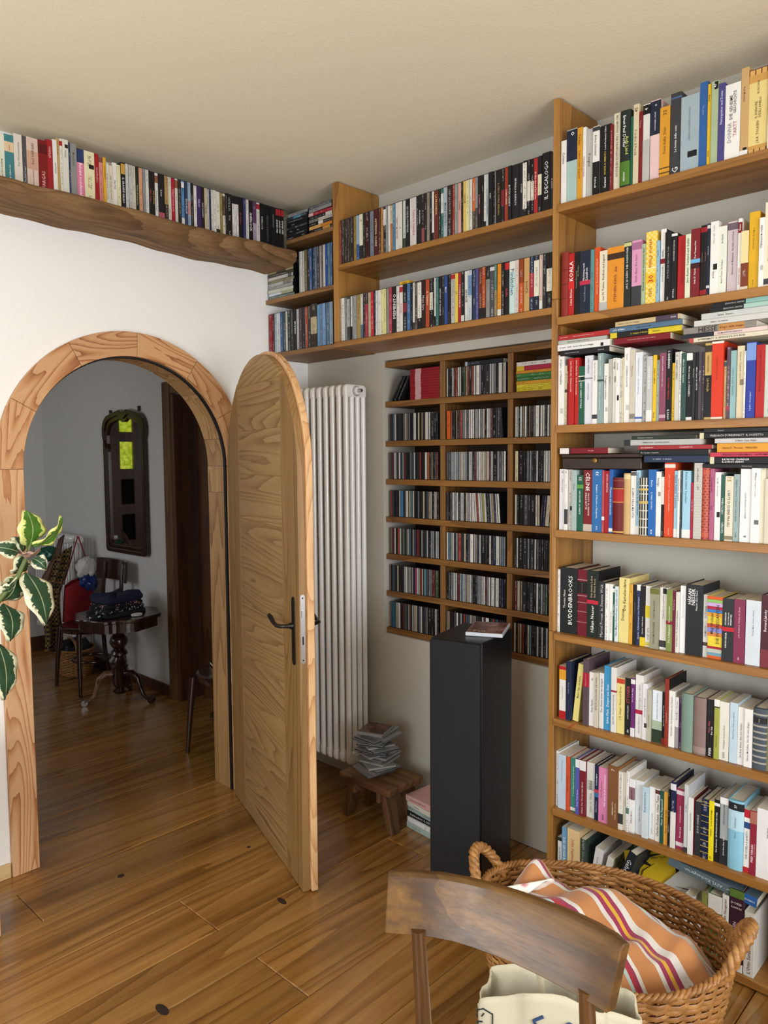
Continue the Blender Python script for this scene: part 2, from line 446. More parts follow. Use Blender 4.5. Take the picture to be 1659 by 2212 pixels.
for (z0,z1,m) in ((0.42,0.76,M_darkpane),(0.86,1.10,M_darkpane),(1.19,1.42,M_darkpane),(1.515,1.76,M_lit.m),(1.85,2.02,M_lit.m)):
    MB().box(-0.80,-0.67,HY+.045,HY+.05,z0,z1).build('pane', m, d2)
# ------------------------------------------------------------------ what stands on the shelves (millimetres: position along the shelf, width, height)
BOOKS_A = [
 (1612,22,209,'ecebe6',[],[('Colette',0.55,0.9,'444444','d',0.4)],{}),
 (1634,38,237,'a9c4bf',[(0.57,0.99,'1c2438')],[('o',0.9,0.97,'eeeeee','u',0.5)],{}),
 (1672,20,234,'d89a2e',[],[('Lettere contro la guerra',0.3,0.68,'5a3a12','d',0.5),('Terzani',0.72,0.95,'7a4a12','d',0.45)],{}),
 (1693,12,230,'ecebe6',[],[('Il Buddista riluttante',0.25,0.65,'b05a5a','d',0.5)],{}),
 (1705,25,220,'b9bab5',[],[('Il sogno',0.4,0.7,'555555','d',0.4)],{}),
 (1730,23,220,'ecebe6',[(0,0.49,'141416'),(0.93,0.99,'3a3b3e')],[('Arthur Schnitzler',0.55,0.9,'222222','d',0.3),('Feltrinelli',0.08,0.3,'dddddd','d',0.3)],{}),
 (1753,39,216,'141416',[],[('MORTE A CREDITO',0.28,0.62,'d9c04a','u',0.3),('Louis-Ferdinand Céline',0.64,0.98,'e8e8e8','u',0.3),('Garzanti',0.08,0.24,'eeeeee','u',0.3)],{}),
 (1792,9,209,'7a1a20',[],[],{}),
 (1801,23,241,'e6dcc2',[],[('BILL BRYSON  UNA PASSEGGIATA NEI BOSCHI',0.18,0.97,'555048','d',0.45)],{}),
 (1824,37,238,'202a26',[(0.03,0.34,'4f7a2a')],[('Ernst Paul Dörfler',0.52,0.93,'f0f0f0','d',0.3),('Aufs Land',0.42,0.66,'c9d86a','d',0.28,0.25),('HANSER',0.08,0.2,'eeeeee','d',0.16)],{'rd': 1}),
 (1861,10,212,'1f5b45',[],[('mare',0.4,0.7,'123a2a','d',0.5)],{}),
 (1870,18,245,'d8cba8',[],[('45',0.9,0.96,'6a5a40','u',0.6),('Il codice di Perelà',0.3,0.75,'6a5a40','d',0.45)],{}),
 (1888,12,219,'7a1a20',[],[('Teresa',0.7,0.95,'c88888','d',0.5)],{}),
 (1900,21,236,'dcdad2',[(0.87,0.99,'141416'),(0,0.55,'b9bab5')],[('4',0.9,0.97,'dddddd','u',0.5)],{}),
 (1922,32,241,'e3c3c0',[(0.57,0.99,'1c2438')],[('ERNEST HEMINGWAY',0.62,0.85,'d8d8e0','d',0.16),('o',0.9,0.97,'eeeeee','u',0.3)],{}),
 (1953,32,211,'d89a2e',[(0.06,0.15,'6a4a18'),(0.08,0.13,'d89a2e')],[('33',0.88,0.95,'7a5a20','u',0.4),('Franz Kafka  Diari',0.3,0.75,'6a4a18','u',0.25)],{}),
 (1986,33,241,'3a3b3e',[(0.93,0.95,'4a6a90')],[('La forma delle cose',0.28,0.6,'f0f0f0','u',0.3),('G',0.02,0.1,'dddddd','u',0.55)],{}),
 (2019,54,219,'9fb0b8',[(0.18,0.26,'141416')],[('CONTROCORRENTE CORSARO',0.4,0.85,'66777c','d',0.12)],{}),
 (2072,24,246,'2f5f9e',[],[('Un anno',0.5,0.85,'8fa8c8','d',0.25)],{}),
 (2096,11,234,'e6bd2a',[],[('Emma',0.75,0.9,'6a5210','d',0.5),('Einaudi',0.1,0.2,'6a5210','d',0.4)],{}),
 (2108,21,235,'a7b894',[(0.9,0.99,'141416')],[('47',0.92,0.97,'eeeeee','u',0.35)],{}),
 (2129,18,222,'4a4480',[],[('Naturgeister und Devas',0.43,0.95,'d0d4ee','u',0.4)],{}),
 (2147,43,212,'ecebe6',[],[('DONNA',0.22,0.5,'8a8a8a','u',0.25,-0.18),('TARTT',0.3,0.5,'b06a6a','u',0.25,0.18),('DIE GEHEIME',0.52,0.86,'333333','u',0.2,-0.1),('GESCHICHTE',0.6,0.9,'333333','u',0.2,0.14)],{}),
 (2190,21,244,'c7a26e',[(0.02,0.07,'ecebe6'),(0.07,0.1,'141416')],[('Raul Mordenti',0.5,0.9,'6a5030','d',0.25)],{}),
 (2211,50,233,'c7a26e',[(0.06,0.93,'c99a50'),(0.1,0.84,'e3cf86')],[('J.R.R. TOLKIEN',0.12,0.38,'5a3218','u',0.14),('IL SIGNORE',0.41,0.62,'5a3218','u',0.13,-0.1),('DEGLI ANELLI',0.41,0.66,'5a3218','u',0.13,0.1),('RUSCONI',0.7,0.85,'5a3218','u',0.12)],{'deco': 'plaid'}),
 (2263,34,229,'e6dcc2',[],[],{}),
]
BOOKS_B = [
 (1619,27,215,'8a2a20',[(0.28,0.29,'5a1810'),(0.5,0.51,'5a1810'),(0.72,0.73,'5a1810')],[],{'rd': 1}),
 (1646,21,207,'b4201f',[(0.43,0.55,'d82a2a')],[('Lukas Bärfuss',0.17,0.43,'f0e8e0','u',0.4),('KOALA',0.56,0.87,'f4f0ea','u',0.75)],{}),
 (1667,22,210,'141416',[],[('die Straße',0.6,0.78,'7a8a60','u',0.3,0.15),('Cormac McCarthy',0.42,0.7,'8a8a70','u',0.3,-0.15)],{}),
 (1689,38,207,'1c2438',[(0.46,0.53,'c02a4a')],[('Nachtzug nach',0.53,0.8,'f0f0f0','u',0.25,-0.12),('Lissabon',0.53,0.72,'f0f0f0','u',0.25,0.16),('Pascal Mercier',0.2,0.44,'8a9aaa','u',0.25)],{}),
 (1727,13,205,'5f8f90',[],[],{}),
 (1740,20,210,'d8531c',[],[('Juan Pueyo  Das neue Brasilien doppelt',0.28,0.82,'f0c8a8','u',0.4)],{}),
 (1760,29,194,'e6dcc2',[(0,0.15,'b9bab5')],[('Leo N. Tolstoj  Kindheit und Jugend',0.18,0.93,'1a1a1a','u',0.42)],{}),
 (1789,57,198,'e0912a',[(0.8,0.9,'3a2412')],[('STEPHEN KING',0.12,0.55,'7a2418','u',0.2),('sie',0.58,0.7,'7a2418','u',0.2)],{}),
 (1845,24,205,'202a26',[(0.93,0.99,'c8c88a')],[('J.M.G. LE CLÉZIO  DER GOLDSUCHER',0.28,0.92,'eceee8','u',0.26)],{}),
 (1870,32,205,'d99abc',[(0,0.31,'3a3b3e'),(0.86,0.97,'a86a90')],[('Sibylle Berg  Die Fahrt',0.33,0.82,'8a4a78','u',0.22)],{}),
 (1901,15,190,'a7b894',[],[('Elisabeth von Arnim  Verzauberter April',0.24,0.93,'3a4a3a','u',0.4)],{}),
 (1916,35,223,'e6bd2a',[(0.49,0.51,'f2e9b0'),(0.29,0.42,'e6bd2a')],[("osterie d'Italia",0.5,0.9,'b0481a','d',0.5),('2020',0.1,0.22,'8a3a10','d',0.3),('30',0.3,0.4,'c02a1a','u',0.6)],{'deco': 'checks'}),
 (1951,10,190,'8fb6cf',[],[],{}),
 (1962,17,223,'ecebe6',[(0.53,0.6,'8a1a28')],[('Claudel',0.62,0.72,'222222','d',0.4),('Tagt ihr. Rouge et noir',0.28,0.5,'333333','d',0.4)],{'hb': 1,'bc': '141416'}),
 (1978,21,210,'141416',[],[('Die Frau mit dem roten Tuch',0.3,0.82,'9a9aa0','u',0.28),('dtv',0.02,0.07,'aaaaaa','u',0.4)],{}),
 (1999,17,203,'141416',[(0.95,0.99,'e8e8e8')],[('PROFESSOR BERNHARDI',0.55,0.92,'c8c8c8','d',0.25),('Feltrinelli',0.03,0.18,'dddddd','d',0.3)],{}),
 (2016,26,191,'b4201f',[],[('Anne Brontë  Die Herrin von Wildfell Hall',0.25,0.92,'7a0a10','u',0.26)],{}),
 (2042,16,190,'dbe4c8',[],[('Jane Austen  Verstand und Gefühl',0.24,0.93,'2a3a2a','u',0.45)],{}),
 (2058,27,202,'7a1a20',[(0.42,0.5,'3a1014'),(0.5,0.56,'6ab0d8')],[('Irvin D. Yalom',0.2,0.42,'f2ecec','u',0.3),('Der Panama-Hut',0.57,0.82,'f2ecec','u',0.3)],{}),
 (2085,11,208,'141416',[(0.02,0.09,'a01a28'),(0.9,0.97,'a01a28')],[('Kriminalroman',0.3,0.8,'9a6a5a','u',0.3)],{}),
 (2096,11,207,'141416',[(0.02,0.09,'a01a28'),(0.9,0.97,'a01a28')],[('Kriminalroman',0.3,0.8,'9a6a5a','u',0.3)],{}),
 (2106,8,208,'1c2438',[(0.93,0.98,'c8c8c8'),(0.1,0.14,'c8c8d0')],[('Epidemia di stelle',0.4,0.85,'c8c8d8','u',0.35)],{}),
 (2115,23,211,'ecebe6',[(0.34,0.42,'141416')],[('Lubrica  dalla Oriani',0.7,0.95,'8a8a80','d',0.25),('Einaudi',0.22,0.32,'333333','d',0.22)],{}),
 (2137,24,193,'e4e8da',[],[('Anton Čechov  Die Steppe',0.15,0.5,'3a3a3a','u',0.25),('dtv klassik',0.7,0.92,'3a3a3a','u',0.2)],{}),
 (2162,30,202,'c9b8bc',[(0.88,0.98,'6a5a66')],[('Simone de Beauvoir  Sie kam und blieb',0.25,0.86,'4a3a40','u',0.22)],{}),
 (2192,10,205,'ecebe6',[(0.8,0.95,'7a1a20')],[('Knaur',0.82,0.94,'f0e0e0','u',0.55),('THICH NHAT HANH',0.05,0.35,'a03a3a','u',0.4)],{}),
 (2202,20,168,'7a3a22',[(0.45,0.99,'e8d9a0'),(0,0.06,'dcd0b4')],[],{}),
 (2221,28,216,'dcab20',[],[('Il Mondo che era mio',0.5,0.8,'8a6410','d',0.18),('Mondadori',0.04,0.12,'6a4a10','d',0.12)],{}),
 (2250,14,194,'ecebe6',[(0.25,0.32,'b8b8b0')],[('INDRO MONTANELLI',0.55,0.9,'222222','d',0.35)],{}),
 (2263,27,234,'e6dcc2',[(0.03,0.1,'3a3b3e')],[('CHARLES BUKOWSKI',0.55,0.97,'6a6258','d',0.25),('POST OFFICE',0.3,0.52,'8a8070','d',0.3)],{}),
]
BOOKS_C = [
 (1609,25,239,'ecebe6',[(0.17,0.24,'c4c4be')],[('LA STRANIERA',0.58,0.78,'2a2a2a','d',0.3),("D'Carlo",0.8,0.95,'555555','d',0.3)],{}),
 (1634,10,203,'d8cba8',[(0.55,0.6,'4a3a2a')],[],{}),
 (1644,9,224,'7a1a20',[],[('Jean-Claude Izzo',0.5,0.95,'d8c0a0','d',0.5)],{}),
 (1652,21,224,'b4201f',[],[('Jean-Claude Izzo  Marinai perduti',0.5,0.96,'f0dcc8','d',0.35)],{}),
 (1674,16,225,'b4201f',[],[('Jean-Claude Izzo  Il sole dei morenti',0.45,0.96,'f0dcc8','d',0.45)],{}),
 (1689,21,195,'1f5b45',[(0.74,0.755,'e8e8e0'),(0.755,0.82,'141416'),(0.82,0.835,'e8e8e0')],[('CASINO TOTALE',0.28,0.6,'f2f2ee','d',0.42),('IZZO',0.62,0.72,'c8d8c8','d',0.4)],{}),
 (1710,30,228,'dfdfe6',[(0.66,0.68,'8a8a96')],[('john williams',0.74,0.96,'5a5a66','d',0.28),("butcher's crossing",0.36,0.6,'6a6a76','d',0.28)],{}),
 (1740,19,210,'ecebe6',[(0.08,0.15,'3a3b3e')],[("Tabucchi  Prima dell'alba",0.68,0.97,'555555','d',0.35)],{}),
 (1759,20,231,'8fa5a3',[(0.6,0.63,'3a4a48')],[('VENTO SCOMPOSTO',0.68,0.98,'f0f4f2','d',0.3),('TRENTINO TRA LA POLVERE BIANCA',0.2,0.58,'f0f4f2','d',0.28)],{}),
 (1780,16,196,'ecebe6',[(0.2,0.27,'b8b8b2')],[('Il viaggiatore notturno',0.4,0.8,'4a4a4a','d',0.4)],{}),
 (1795,14,209,'b9b8ae',[],[('Ogni giorno',0.55,0.8,'6a6a60','d',0.3)],{}),
 (1809,15,212,'ecebe6',[(0.63,0.72,'9a9a94')],[('Inteligo',0.8,0.96,'3a3a3a','d',0.4)],{}),
 (1824,13,209,'ecebe6',[(0.35,0.43,'141416')],[('Durrell',0.8,0.95,'4a4a4a','d',0.4)],{}),
 (1837,8,207,'dcdad2',[],[],{}),
 (1845,5,210,'d8cba8',[],[],{}),
 (1850,21,240,'ecebe6',[(0.17,0.24,'c4c4be')],[('LA PAZIENZA E LA NOTTE',0.48,0.76,'2a2a2a','d',0.25),('Forest',0.8,0.95,'777777','d',0.25)],{}),
 (1871,17,233,'cfc8b8',[(0.05,0.12,'8a8478')],[('Novecento',0.5,0.9,'8a8478','d',0.35)],{}),
 (1888,24,222,'e4e8ee',[(0.05,0.08,'4a6ab0')],[('Nathaniel Anderson',0.66,0.92,'8a9ab0','d',0.25),("Il bordo dell'acqua",0.4,0.62,'8a9ab0','d',0.25)],{'hb': 1}),
 (1913,15,209,'b4b4b0',[],[],{}),
 (1928,17,205,'c4c6c4',[(0,0.18,'ecebe6')],[('CANI DEL NULLA',0.5,0.85,'f4f4f0','d',0.4)],{}),
 (1945,12,208,'e6bd2a',[],[('DIARIO DI LIBERTÀ',0.55,0.82,'3a3010','d',0.35),('Einaudi',0.06,0.14,'3a3010','d',0.4)],{}),
 (1957,10,192,'9fb0a4',[],[],{}),
 (1967,21,212,'8b4a63',[(0.05,0.1,'c8a0b0')],[('BENEDETTA CRAVERI  Storie di amanti e regine',0.5,0.95,'e8ccd8','d',0.35)],{}),
 (1988,18,223,'141416',[(0.02,0.16,'141416')],[('S. BAKERMAN',0.73,0.97,'f0f0f0','d',0.4),('AUTUNNO TEDESCO',0.3,0.6,'d03a2a','d',0.45),('IL LAGO',0.02,0.16,'f4f4f4','d',0.5)],{}),
 (2006,10,178,'e6bd2a',[],[],{}),
 (2016,13,210,'cfcdc2',[],[('59',0.92,0.98,'4a4a44','u',0.4),('ELIZABETH RIBEIRO',0.6,0.88,'5a5a54','d',0.4)],{}),
 (2029,6,211,'ecebe6',[],[],{}),
 (2035,16,205,'31504a',[],[('Albert Camus  La peste',0.55,0.92,'d0dcd8','d',0.35)],{}),
 (2051,18,206,'141416',[(0,0.05,'ecebe6'),(0.88,0.99,'ecebe6')],[('Albert Camus  LO STRANIERO',0.35,0.8,'dddddd','d',0.35)],{}),
 (2069,9,204,'2c2c30',[],[('Albert Camus',0.5,0.9,'b8b8b8','d',0.4)],{}),
 (2078,9,204,'141416',[],[('Albert Camus  LA CADUTA',0.3,0.92,'dcdcdc','d',0.5)],{}),
 (2087,11,203,'4c4450',[],[('Albert Camus',0.4,0.9,'c8c0cc','d',0.4)],{}),
 (2098,9,202,'3a3238',[],[],{}),
 (2107,21,227,'c9a862',[(0.03,0.58,'141416'),(0.88,0.97,'3a3020')],[('GIANNI RODARI',0.62,0.84,'4a3a1a','d',0.3),('LA FOLLIA',0.35,0.55,'c9a862','d',0.3)],{}),
 (2128,33,229,'d83a1c',[(0,0.03,'e8e0d4'),(0.97,1,'e8e0d4')],[('Solženicyn  Una giornata',0.45,0.85,'8a2a18','d',0.15)],{'hb': 1}),
 (2161,8,171,'c9b07a',[(0.9,0.98,'3a5a5a')],[],{}),
 (2169,11,209,'5c4652',[(0.12,0.18,'a03a4a')],[],{}),
 (2180,18,198,'93b9bb',[],[("L'amante di Lady Chatterley",0.3,0.8,'5a8286','d',0.3)],{}),
 (2199,21,209,'dccfae',[(0.46,0.54,'8a7f62')],[('Andreoni  Un grande autore',0.55,0.92,'5a5240','d',0.28)],{}),
 (2219,6,193,'ecebe6',[],[],{}),
 (2226,25,216,'2c3f9c',[(0.76,0.99,'7a9ad8')],[('Il grafico del partigiano',0.1,0.35,'c8d0f0','u',0.28)],{}),
 (2251,24,207,'b4201f',[],[('UNO SMITH NOBILE  TUTTO DA NON PERDERSI MAI',0.35,0.92,'6a0a10','d',0.3)],{}),
 (2274,34,205,'c4ccc0',[],[],{}),
]
BOOKS_D = [
 (1616,26,211,'ebebf0',[],[('31',0.93,0.98,'555555','u',0.3),('Palma e sangue',0.6,0.85,'777777','d',0.2)],{'hb': 1}),
 (1641,11,209,'ecebe6',[(0.1,0.35,'3a3a3a'),(0.0,0.06,'ecebe6')],[],{}),
 (1653,16,209,'c6c4bc',[(0.33,0.4,'141416')],[],{}),
 (1669,17,207,'a8bcb8',[],[('Passato',0.6,0.85,'6a8480','d',0.35)],{}),
 (1686,23,191,'1f5b45',[(0.76,0.83,'5a9a4a')],[('22',0.9,0.97,'f0f0f0','u',0.5),('HAUSHOFER  LA PARETE',0.3,0.72,'e4eee6','d',0.38)],{}),
 (1709,33,208,'7a1c22',[(0.0,0.12,'c8b8a8')],[('CÉLINE',0.66,0.96,'f0e8e4','d',0.55),('VIAGGIO AL TERMINE',0.26,0.63,'e8dcd8','d',0.24,0.12),('DELLA NOTTE',0.36,0.63,'e8dcd8','d',0.24,-0.16)],{}),
 (1742,37,210,'2f6fae',[],[('Bulgakov  Il Maestro e Margherita',0.22,0.76,'dce8f4','d',0.3),('33',0.9,0.97,'f0f0f0','u',0.3),('BUR',0.04,0.1,'f0f0f0','u',0.3)],{}),
 (1779,8,207,'b84a50',[(0.2,0.26,'ecebe6')],[],{}),
 (1787,18,206,'a8202a',[],[('GIUNG SINISTRA',0.65,0.95,'e8c8c8','d',0.4)],{}),
 (1805,14,211,'2a62ae',[(0.02,0.08,'ecebe6')],[('Memorie del sottosuolo',0.25,0.75,'d8e4f4','d',0.5)],{}),
 (1819,38,184,'6a1216',[(0.55,0.8,'a81a14'),(0.8,0.815,'c8a050'),(0.56,0.575,'c8a050'),(0.02,0.05,'c8a050'),(0.94,0.96,'8a4a30')],[],{'rd': 1}),
 (1856,22,199,'c9a770',[(0.9,0.98,'e0cc98')],[],{'rd': 1}),
 (1878,18,205,'ecebe6',[(0.93,0.99,'5a5a5a')],[('IL LIBRO DELLA MIA VITA',0.2,0.8,'3a3a3a','d',0.35)],{}),
 (1896,14,208,'a9cfe2',[(0,0.14,'ecebe6')],[('Patrick Süskind  Storia del signor Sommer',0.3,0.96,'3a5a78','d',0.5)],{}),
 (1910,29,185,'141416',[(0.55,0.6,'c8b060'),(0.78,0.82,'c8b060')],[],{'deco': 'grid','rd': 1}),
 (1939,25,211,'2468b4',[],[('IL MALE OSCURO',0.4,0.66,'d8e6f6','d',0.3),('Berto',0.74,0.84,'d8e6f6','d',0.28),('BUR',0.03,0.1,'f0f0f0','u',0.3)],{}),
 (1964,17,205,'ecebe6',[(0.62,0.69,'9a9a94')],[('Inteligo',0.72,0.95,'2a2a2a','d',0.4)],{}),
 (1981,8,203,'141416',[(0.5,0.93,'e0dcd0')],[],{}),
 (1989,33,233,'dc4a22',[(0.93,0.98,'e8dcd0')],[('John Cheever  Una specie di solitudine',0.35,0.84,'f0c0a8','d',0.25),('Feltrinelli',0.03,0.12,'f0c0a8','d',0.16)],{}),
 (2022,12,208,'a4d2e6',[(0,0.13,'ecebe6')],[('Patrick Süskind  Il piccione',0.4,0.98,'3a5a78','d',0.6)],{}),
 (2034,8,209,'ecebe6',[],[('Patrick Süskind  Ossessioni',0.45,0.98,'6a6a6a','d',0.6)],{}),
 (2042,5,208,'3a4448',[],[],{}),
 (2047,25,208,'a4d2e6',[(0,0.13,'ecebe6')],[('Patrick Süskind  Il profumo',0.52,0.98,'3a5a78','d',0.35)],{}),
 (2072,10,172,'b01a3a',[],[],{}),
 (2082,25,232,'c4c2ba',[],[('john williams',0.76,0.93,'4a4a46','d',0.3),('2001',0.65,0.7,'4a4a46','u',0.4)],{'deco': 'damask','hb': 1}),
 (2106,25,218,'7a1e1c',[(0.9,0.97,'c8604a'),(0.04,0.1,'c8604a')],[],{'deco': 'steps','rd': 1}),
 (2131,13,215,'b06082',[],[('Passi',0.4,0.5,'6a2a4a','d',0.4),('Anna degli addii',0.6,0.95,'6a2a4a','d',0.4)],{}),
 (2144,18,204,'ecebe6',[(0.34,0.42,'141416')],[('Tiger Man  Terra di Kenya',0.65,0.93,'6a6a6a','d',0.25)],{}),
 (2162,11,197,'2f5a50',[],[('Carofiglio',0.1,0.3,'d0dcd4','u',0.6),('CARTA PERRA',0.4,0.65,'d0dcd4','u',0.55)],{}),
 (2173,25,193,'e2dcc6',[(0.02,0.08,'8a8064')],[("L'ARTE DI ESSERE FRAGILI",0.15,0.85,'4a4430','d',0.28),('51',0.92,0.98,'a8822a','u',0.5)],{}),
 (2198,18,199,'9cb0b0',[],[('Guglielmo Petroni  Il mondo è una prigione',0.3,0.92,'4a6262','d',0.3),('ABOC',0.06,0.14,'3a4a4a','u',0.4)],{}),
 (2217,32,215,'ececec',[],[("COLIN WILSON L'OUTSIDER",0.32,0.68,'6a6a70','d',0.22),('A',0.06,0.1,'1a1a1a','u',0.25)],{}),
 (2249,24,217,'ececea',[(0.25,0.31,'6a6a6a')],[('Wilson',0.84,0.94,'1a1a1a','d',0.3),('Religione e ribelle',0.62,0.82,'9a9a9a','d',0.2)],{}),
 (2272,13,228,'dcd6bc',[],[('3',0.92,0.96,'5a5440','u',0.4)],{}),
 (2285,33,187,'d8d0bc',[],[('Cardinale  Il silenzio',0.4,0.85,'5a5440','d',0.35)],{}),
]
BOOKS_E = [
 (1603,18,222,'ecebe6',[],[],{}),
 (1622,66,231,'1c1f22',[],[('BUDDENBROOKS',0.14,0.88,'eceae4','u',0.3,0.1),('Thomas Mann',0.38,0.66,'d8d6d0','u',0.16,-0.25)],{'hb': 1}),
 (1688,37,229,'6e1426',[(0.64,0.82,'1a1416'),(0.84,0.855,'b08a8a'),(0.6,0.615,'b08a8a'),(0.5,0.51,'b08a8a'),(0.36,0.37,'b08a8a'),(0.2,0.21,'b08a8a')],[('GUSTAVE FLAUBERT',0.66,0.8,'8a7a6a','u',0.14)],{'hb': 1,'bc': '141416'}),
 (1725,42,230,'18241e',[(0.5,0.56,'c02438')],[('Håkan Nesser',0.08,0.48,'f0f0ea','u',0.32),('Das zweite Leben',0.6,0.92,'c8b088','u',0.22,-0.1),('des Herrn Roos',0.6,0.88,'c8b088','u',0.22,0.18)],{'hb': 1,'bc': '141416'}),
 (1767,27,197,'2a2b2e',[],[('Marcel Proust  In Swanns Welt',0.04,0.95,'b8b8b4','u',0.42)],{'hb': 1}),
 (1794,13,192,'ecebe6',[],[],{}),
 (1807,12,191,'ecebe6',[],[('Georges Simenon  Die Fantome',0.1,0.55,'5a5a5a','u',0.35)],{}),
 (1818,9,183,'1d5a4c',[(0.9,0.97,'e8e8e0')],[('Hesse  Siddhartha',0.3,0.85,'d8ece4','u',0.45)],{}),
 (1827,13,186,'d9e6e6',[],[('Hans Magnus Enzensberger  Josefine und ich',0.1,0.95,'3a6a6a','u',0.5)],{}),
 (1841,36,217,'e9d98c',[],[('Die Kameliendame',0.5,0.98,'3a3014','u',0.34,0.05),('Dumas',0.34,0.52,'5a4c1a','u',0.28,-0.1)],{'hb': 1}),
 (1877,12,199,'e0a63c',[],[],{}),
 (1889,14,198,'1e1c1a',[],[('Das Hungerjahr',0.4,0.85,'5a5a5a','u',0.3)],{}),
 (1902,13,200,'27335e',[(0.9,1,'e8e8e4')],[('Gaarder  Aufzeichnungen eines Wahnsinnigen',0.1,0.8,'b8c0e0','u',0.45)],{}),
 (1915,17,197,'1a1a1a',[(0,0.15,'e8cc2a')],[('Schneider  Schlafes Bruder',0.2,0.5,'eeeeee','u',0.35)],{}),
 (1932,19,199,'ecebe6',[(0.48,0.68,'e6d038'),(0.02,0.08,'d8c860')],[],{}),
 (1951,29,197,'98967e',[(0.9,0.99,'6a7030')],[('WILLIAM FAULKNER',0.08,0.45,'4a4a3a','u',0.2),('LICHT IM AUGUST',0.5,0.8,'4a4a3a','u',0.2)],{'hb': 1}),
 (1980,24,200,'e6e4dc',[(0.9,0.99,'141416'),(0.04,0.15,'3a3a3a')],[('THOMAS WILTS  Schöne Heimkehr,Engel',0.5,0.88,'2a2a2a','u',0.2)],{'hb': 1}),
 (2005,20,196,'7f8e48',[(0.44,0.5,'8a2030')],[('Robert Schneider',0.48,0.74,'eef0dc','u',0.3),('Die Luftgängerin',0.14,0.44,'eef0dc','u',0.32)],{}),
 (2024,10,195,'6a1e34',[],[('Eric Hosnan  Pan',0.6,0.95,'d8b0b8','u',0.35)],{}),
 (2034,11,192,'dcdad0',[],[('David Campton  Die chinesische Laufmaschine',0.1,0.7,'3a3a3a','u',0.45)],{}),
 (2045,18,213,'ebebea',[],[('Ein Ort zu dem wir Bein',0.5,0.9,'b8c4d0','u',0.3)],{}),
 (2064,52,220,'23262a',[],[('HÅKAN',0.7,0.96,'eeeeea','u',0.2,-0.28),('NESSER',0.7,0.96,'eeeeea','u',0.22,-0.06),('Mensch ohne Hund',0.64,0.92,'d8d8d4','u',0.15,0.14)],{'hb': 1}),
 (2116,16,193,'d4d2cc',[(0.18,0.24,'4a3a38')],[('VICTORIA',0.6,0.84,'6a6a6a','u',0.4),('HAMSUN',0.32,0.5,'8a8a88','u',0.4)],{}),
 (2132,43,192,'e6cf3a',[(0.0,0.05,'d05a28'),(0.05,0.1,'6a9ab0'),(0.1,0.16,'b8c0b4'),(0.16,0.2,'a01c30'),(0.36,0.42,'d8843a'),(0.42,0.5,'8a8ad0'),(0.5,0.56,'c04a30'),(0.56,0.6,'e6c83a'),(0.68,0.74,'e09a30'),(0.74,0.79,'3a7ac0'),(0.79,0.84,'b01c40'),(0.84,0.9,'c8a8d8'),(0.9,0.95,'8ac060'),(0.95,1,'d85a28')],[('DIE INTERESSANTEN',0.2,0.92,'2a2420','u',0.22,0.2),('Meg Wolitzer',0.38,0.76,'2a2420','u',0.2,-0.2)],{'hb': 1}),
 (2175,34,190,'2a2c30',[(0.48,0.55,'c0242e')],[('HÅKAN NESSER',0.22,0.46,'f0f0ec','u',0.22,-0.15),('DIE LEBENDEN',0.58,0.78,'f0f0ec','u',0.18,-0.2),('UND TOTEN VON',0.58,0.78,'f0f0ec','u',0.18,0.05),('WINSFORD',0.58,0.76,'f0f0ec','u',0.18,0.26)],{'hb': 1}),
 (2208,31,192,'82304e',[],[('John Steinbeck  Früchte des Zorns',0.4,0.88,'e0b8c4','u',0.2),('dtv',0.05,0.1,'e8c8d0','u',0.3)],{}),
 (2240,43,193,'d3dbe2',[],[('Thomas Mann  Doktor Faustus',0.45,0.85,'7a8a98','u',0.16)],{}),
 (2283,46,213,'4a1f28',[(0.0,0.25,'7a3038')],[('Das Tor zum Himmel',0.3,0.78,'f2ece8','u',0.36,0.12),('Bernard Jakoby',0.5,0.8,'e8dcd8','u',0.26,-0.25)],{'hb': 1}),
]
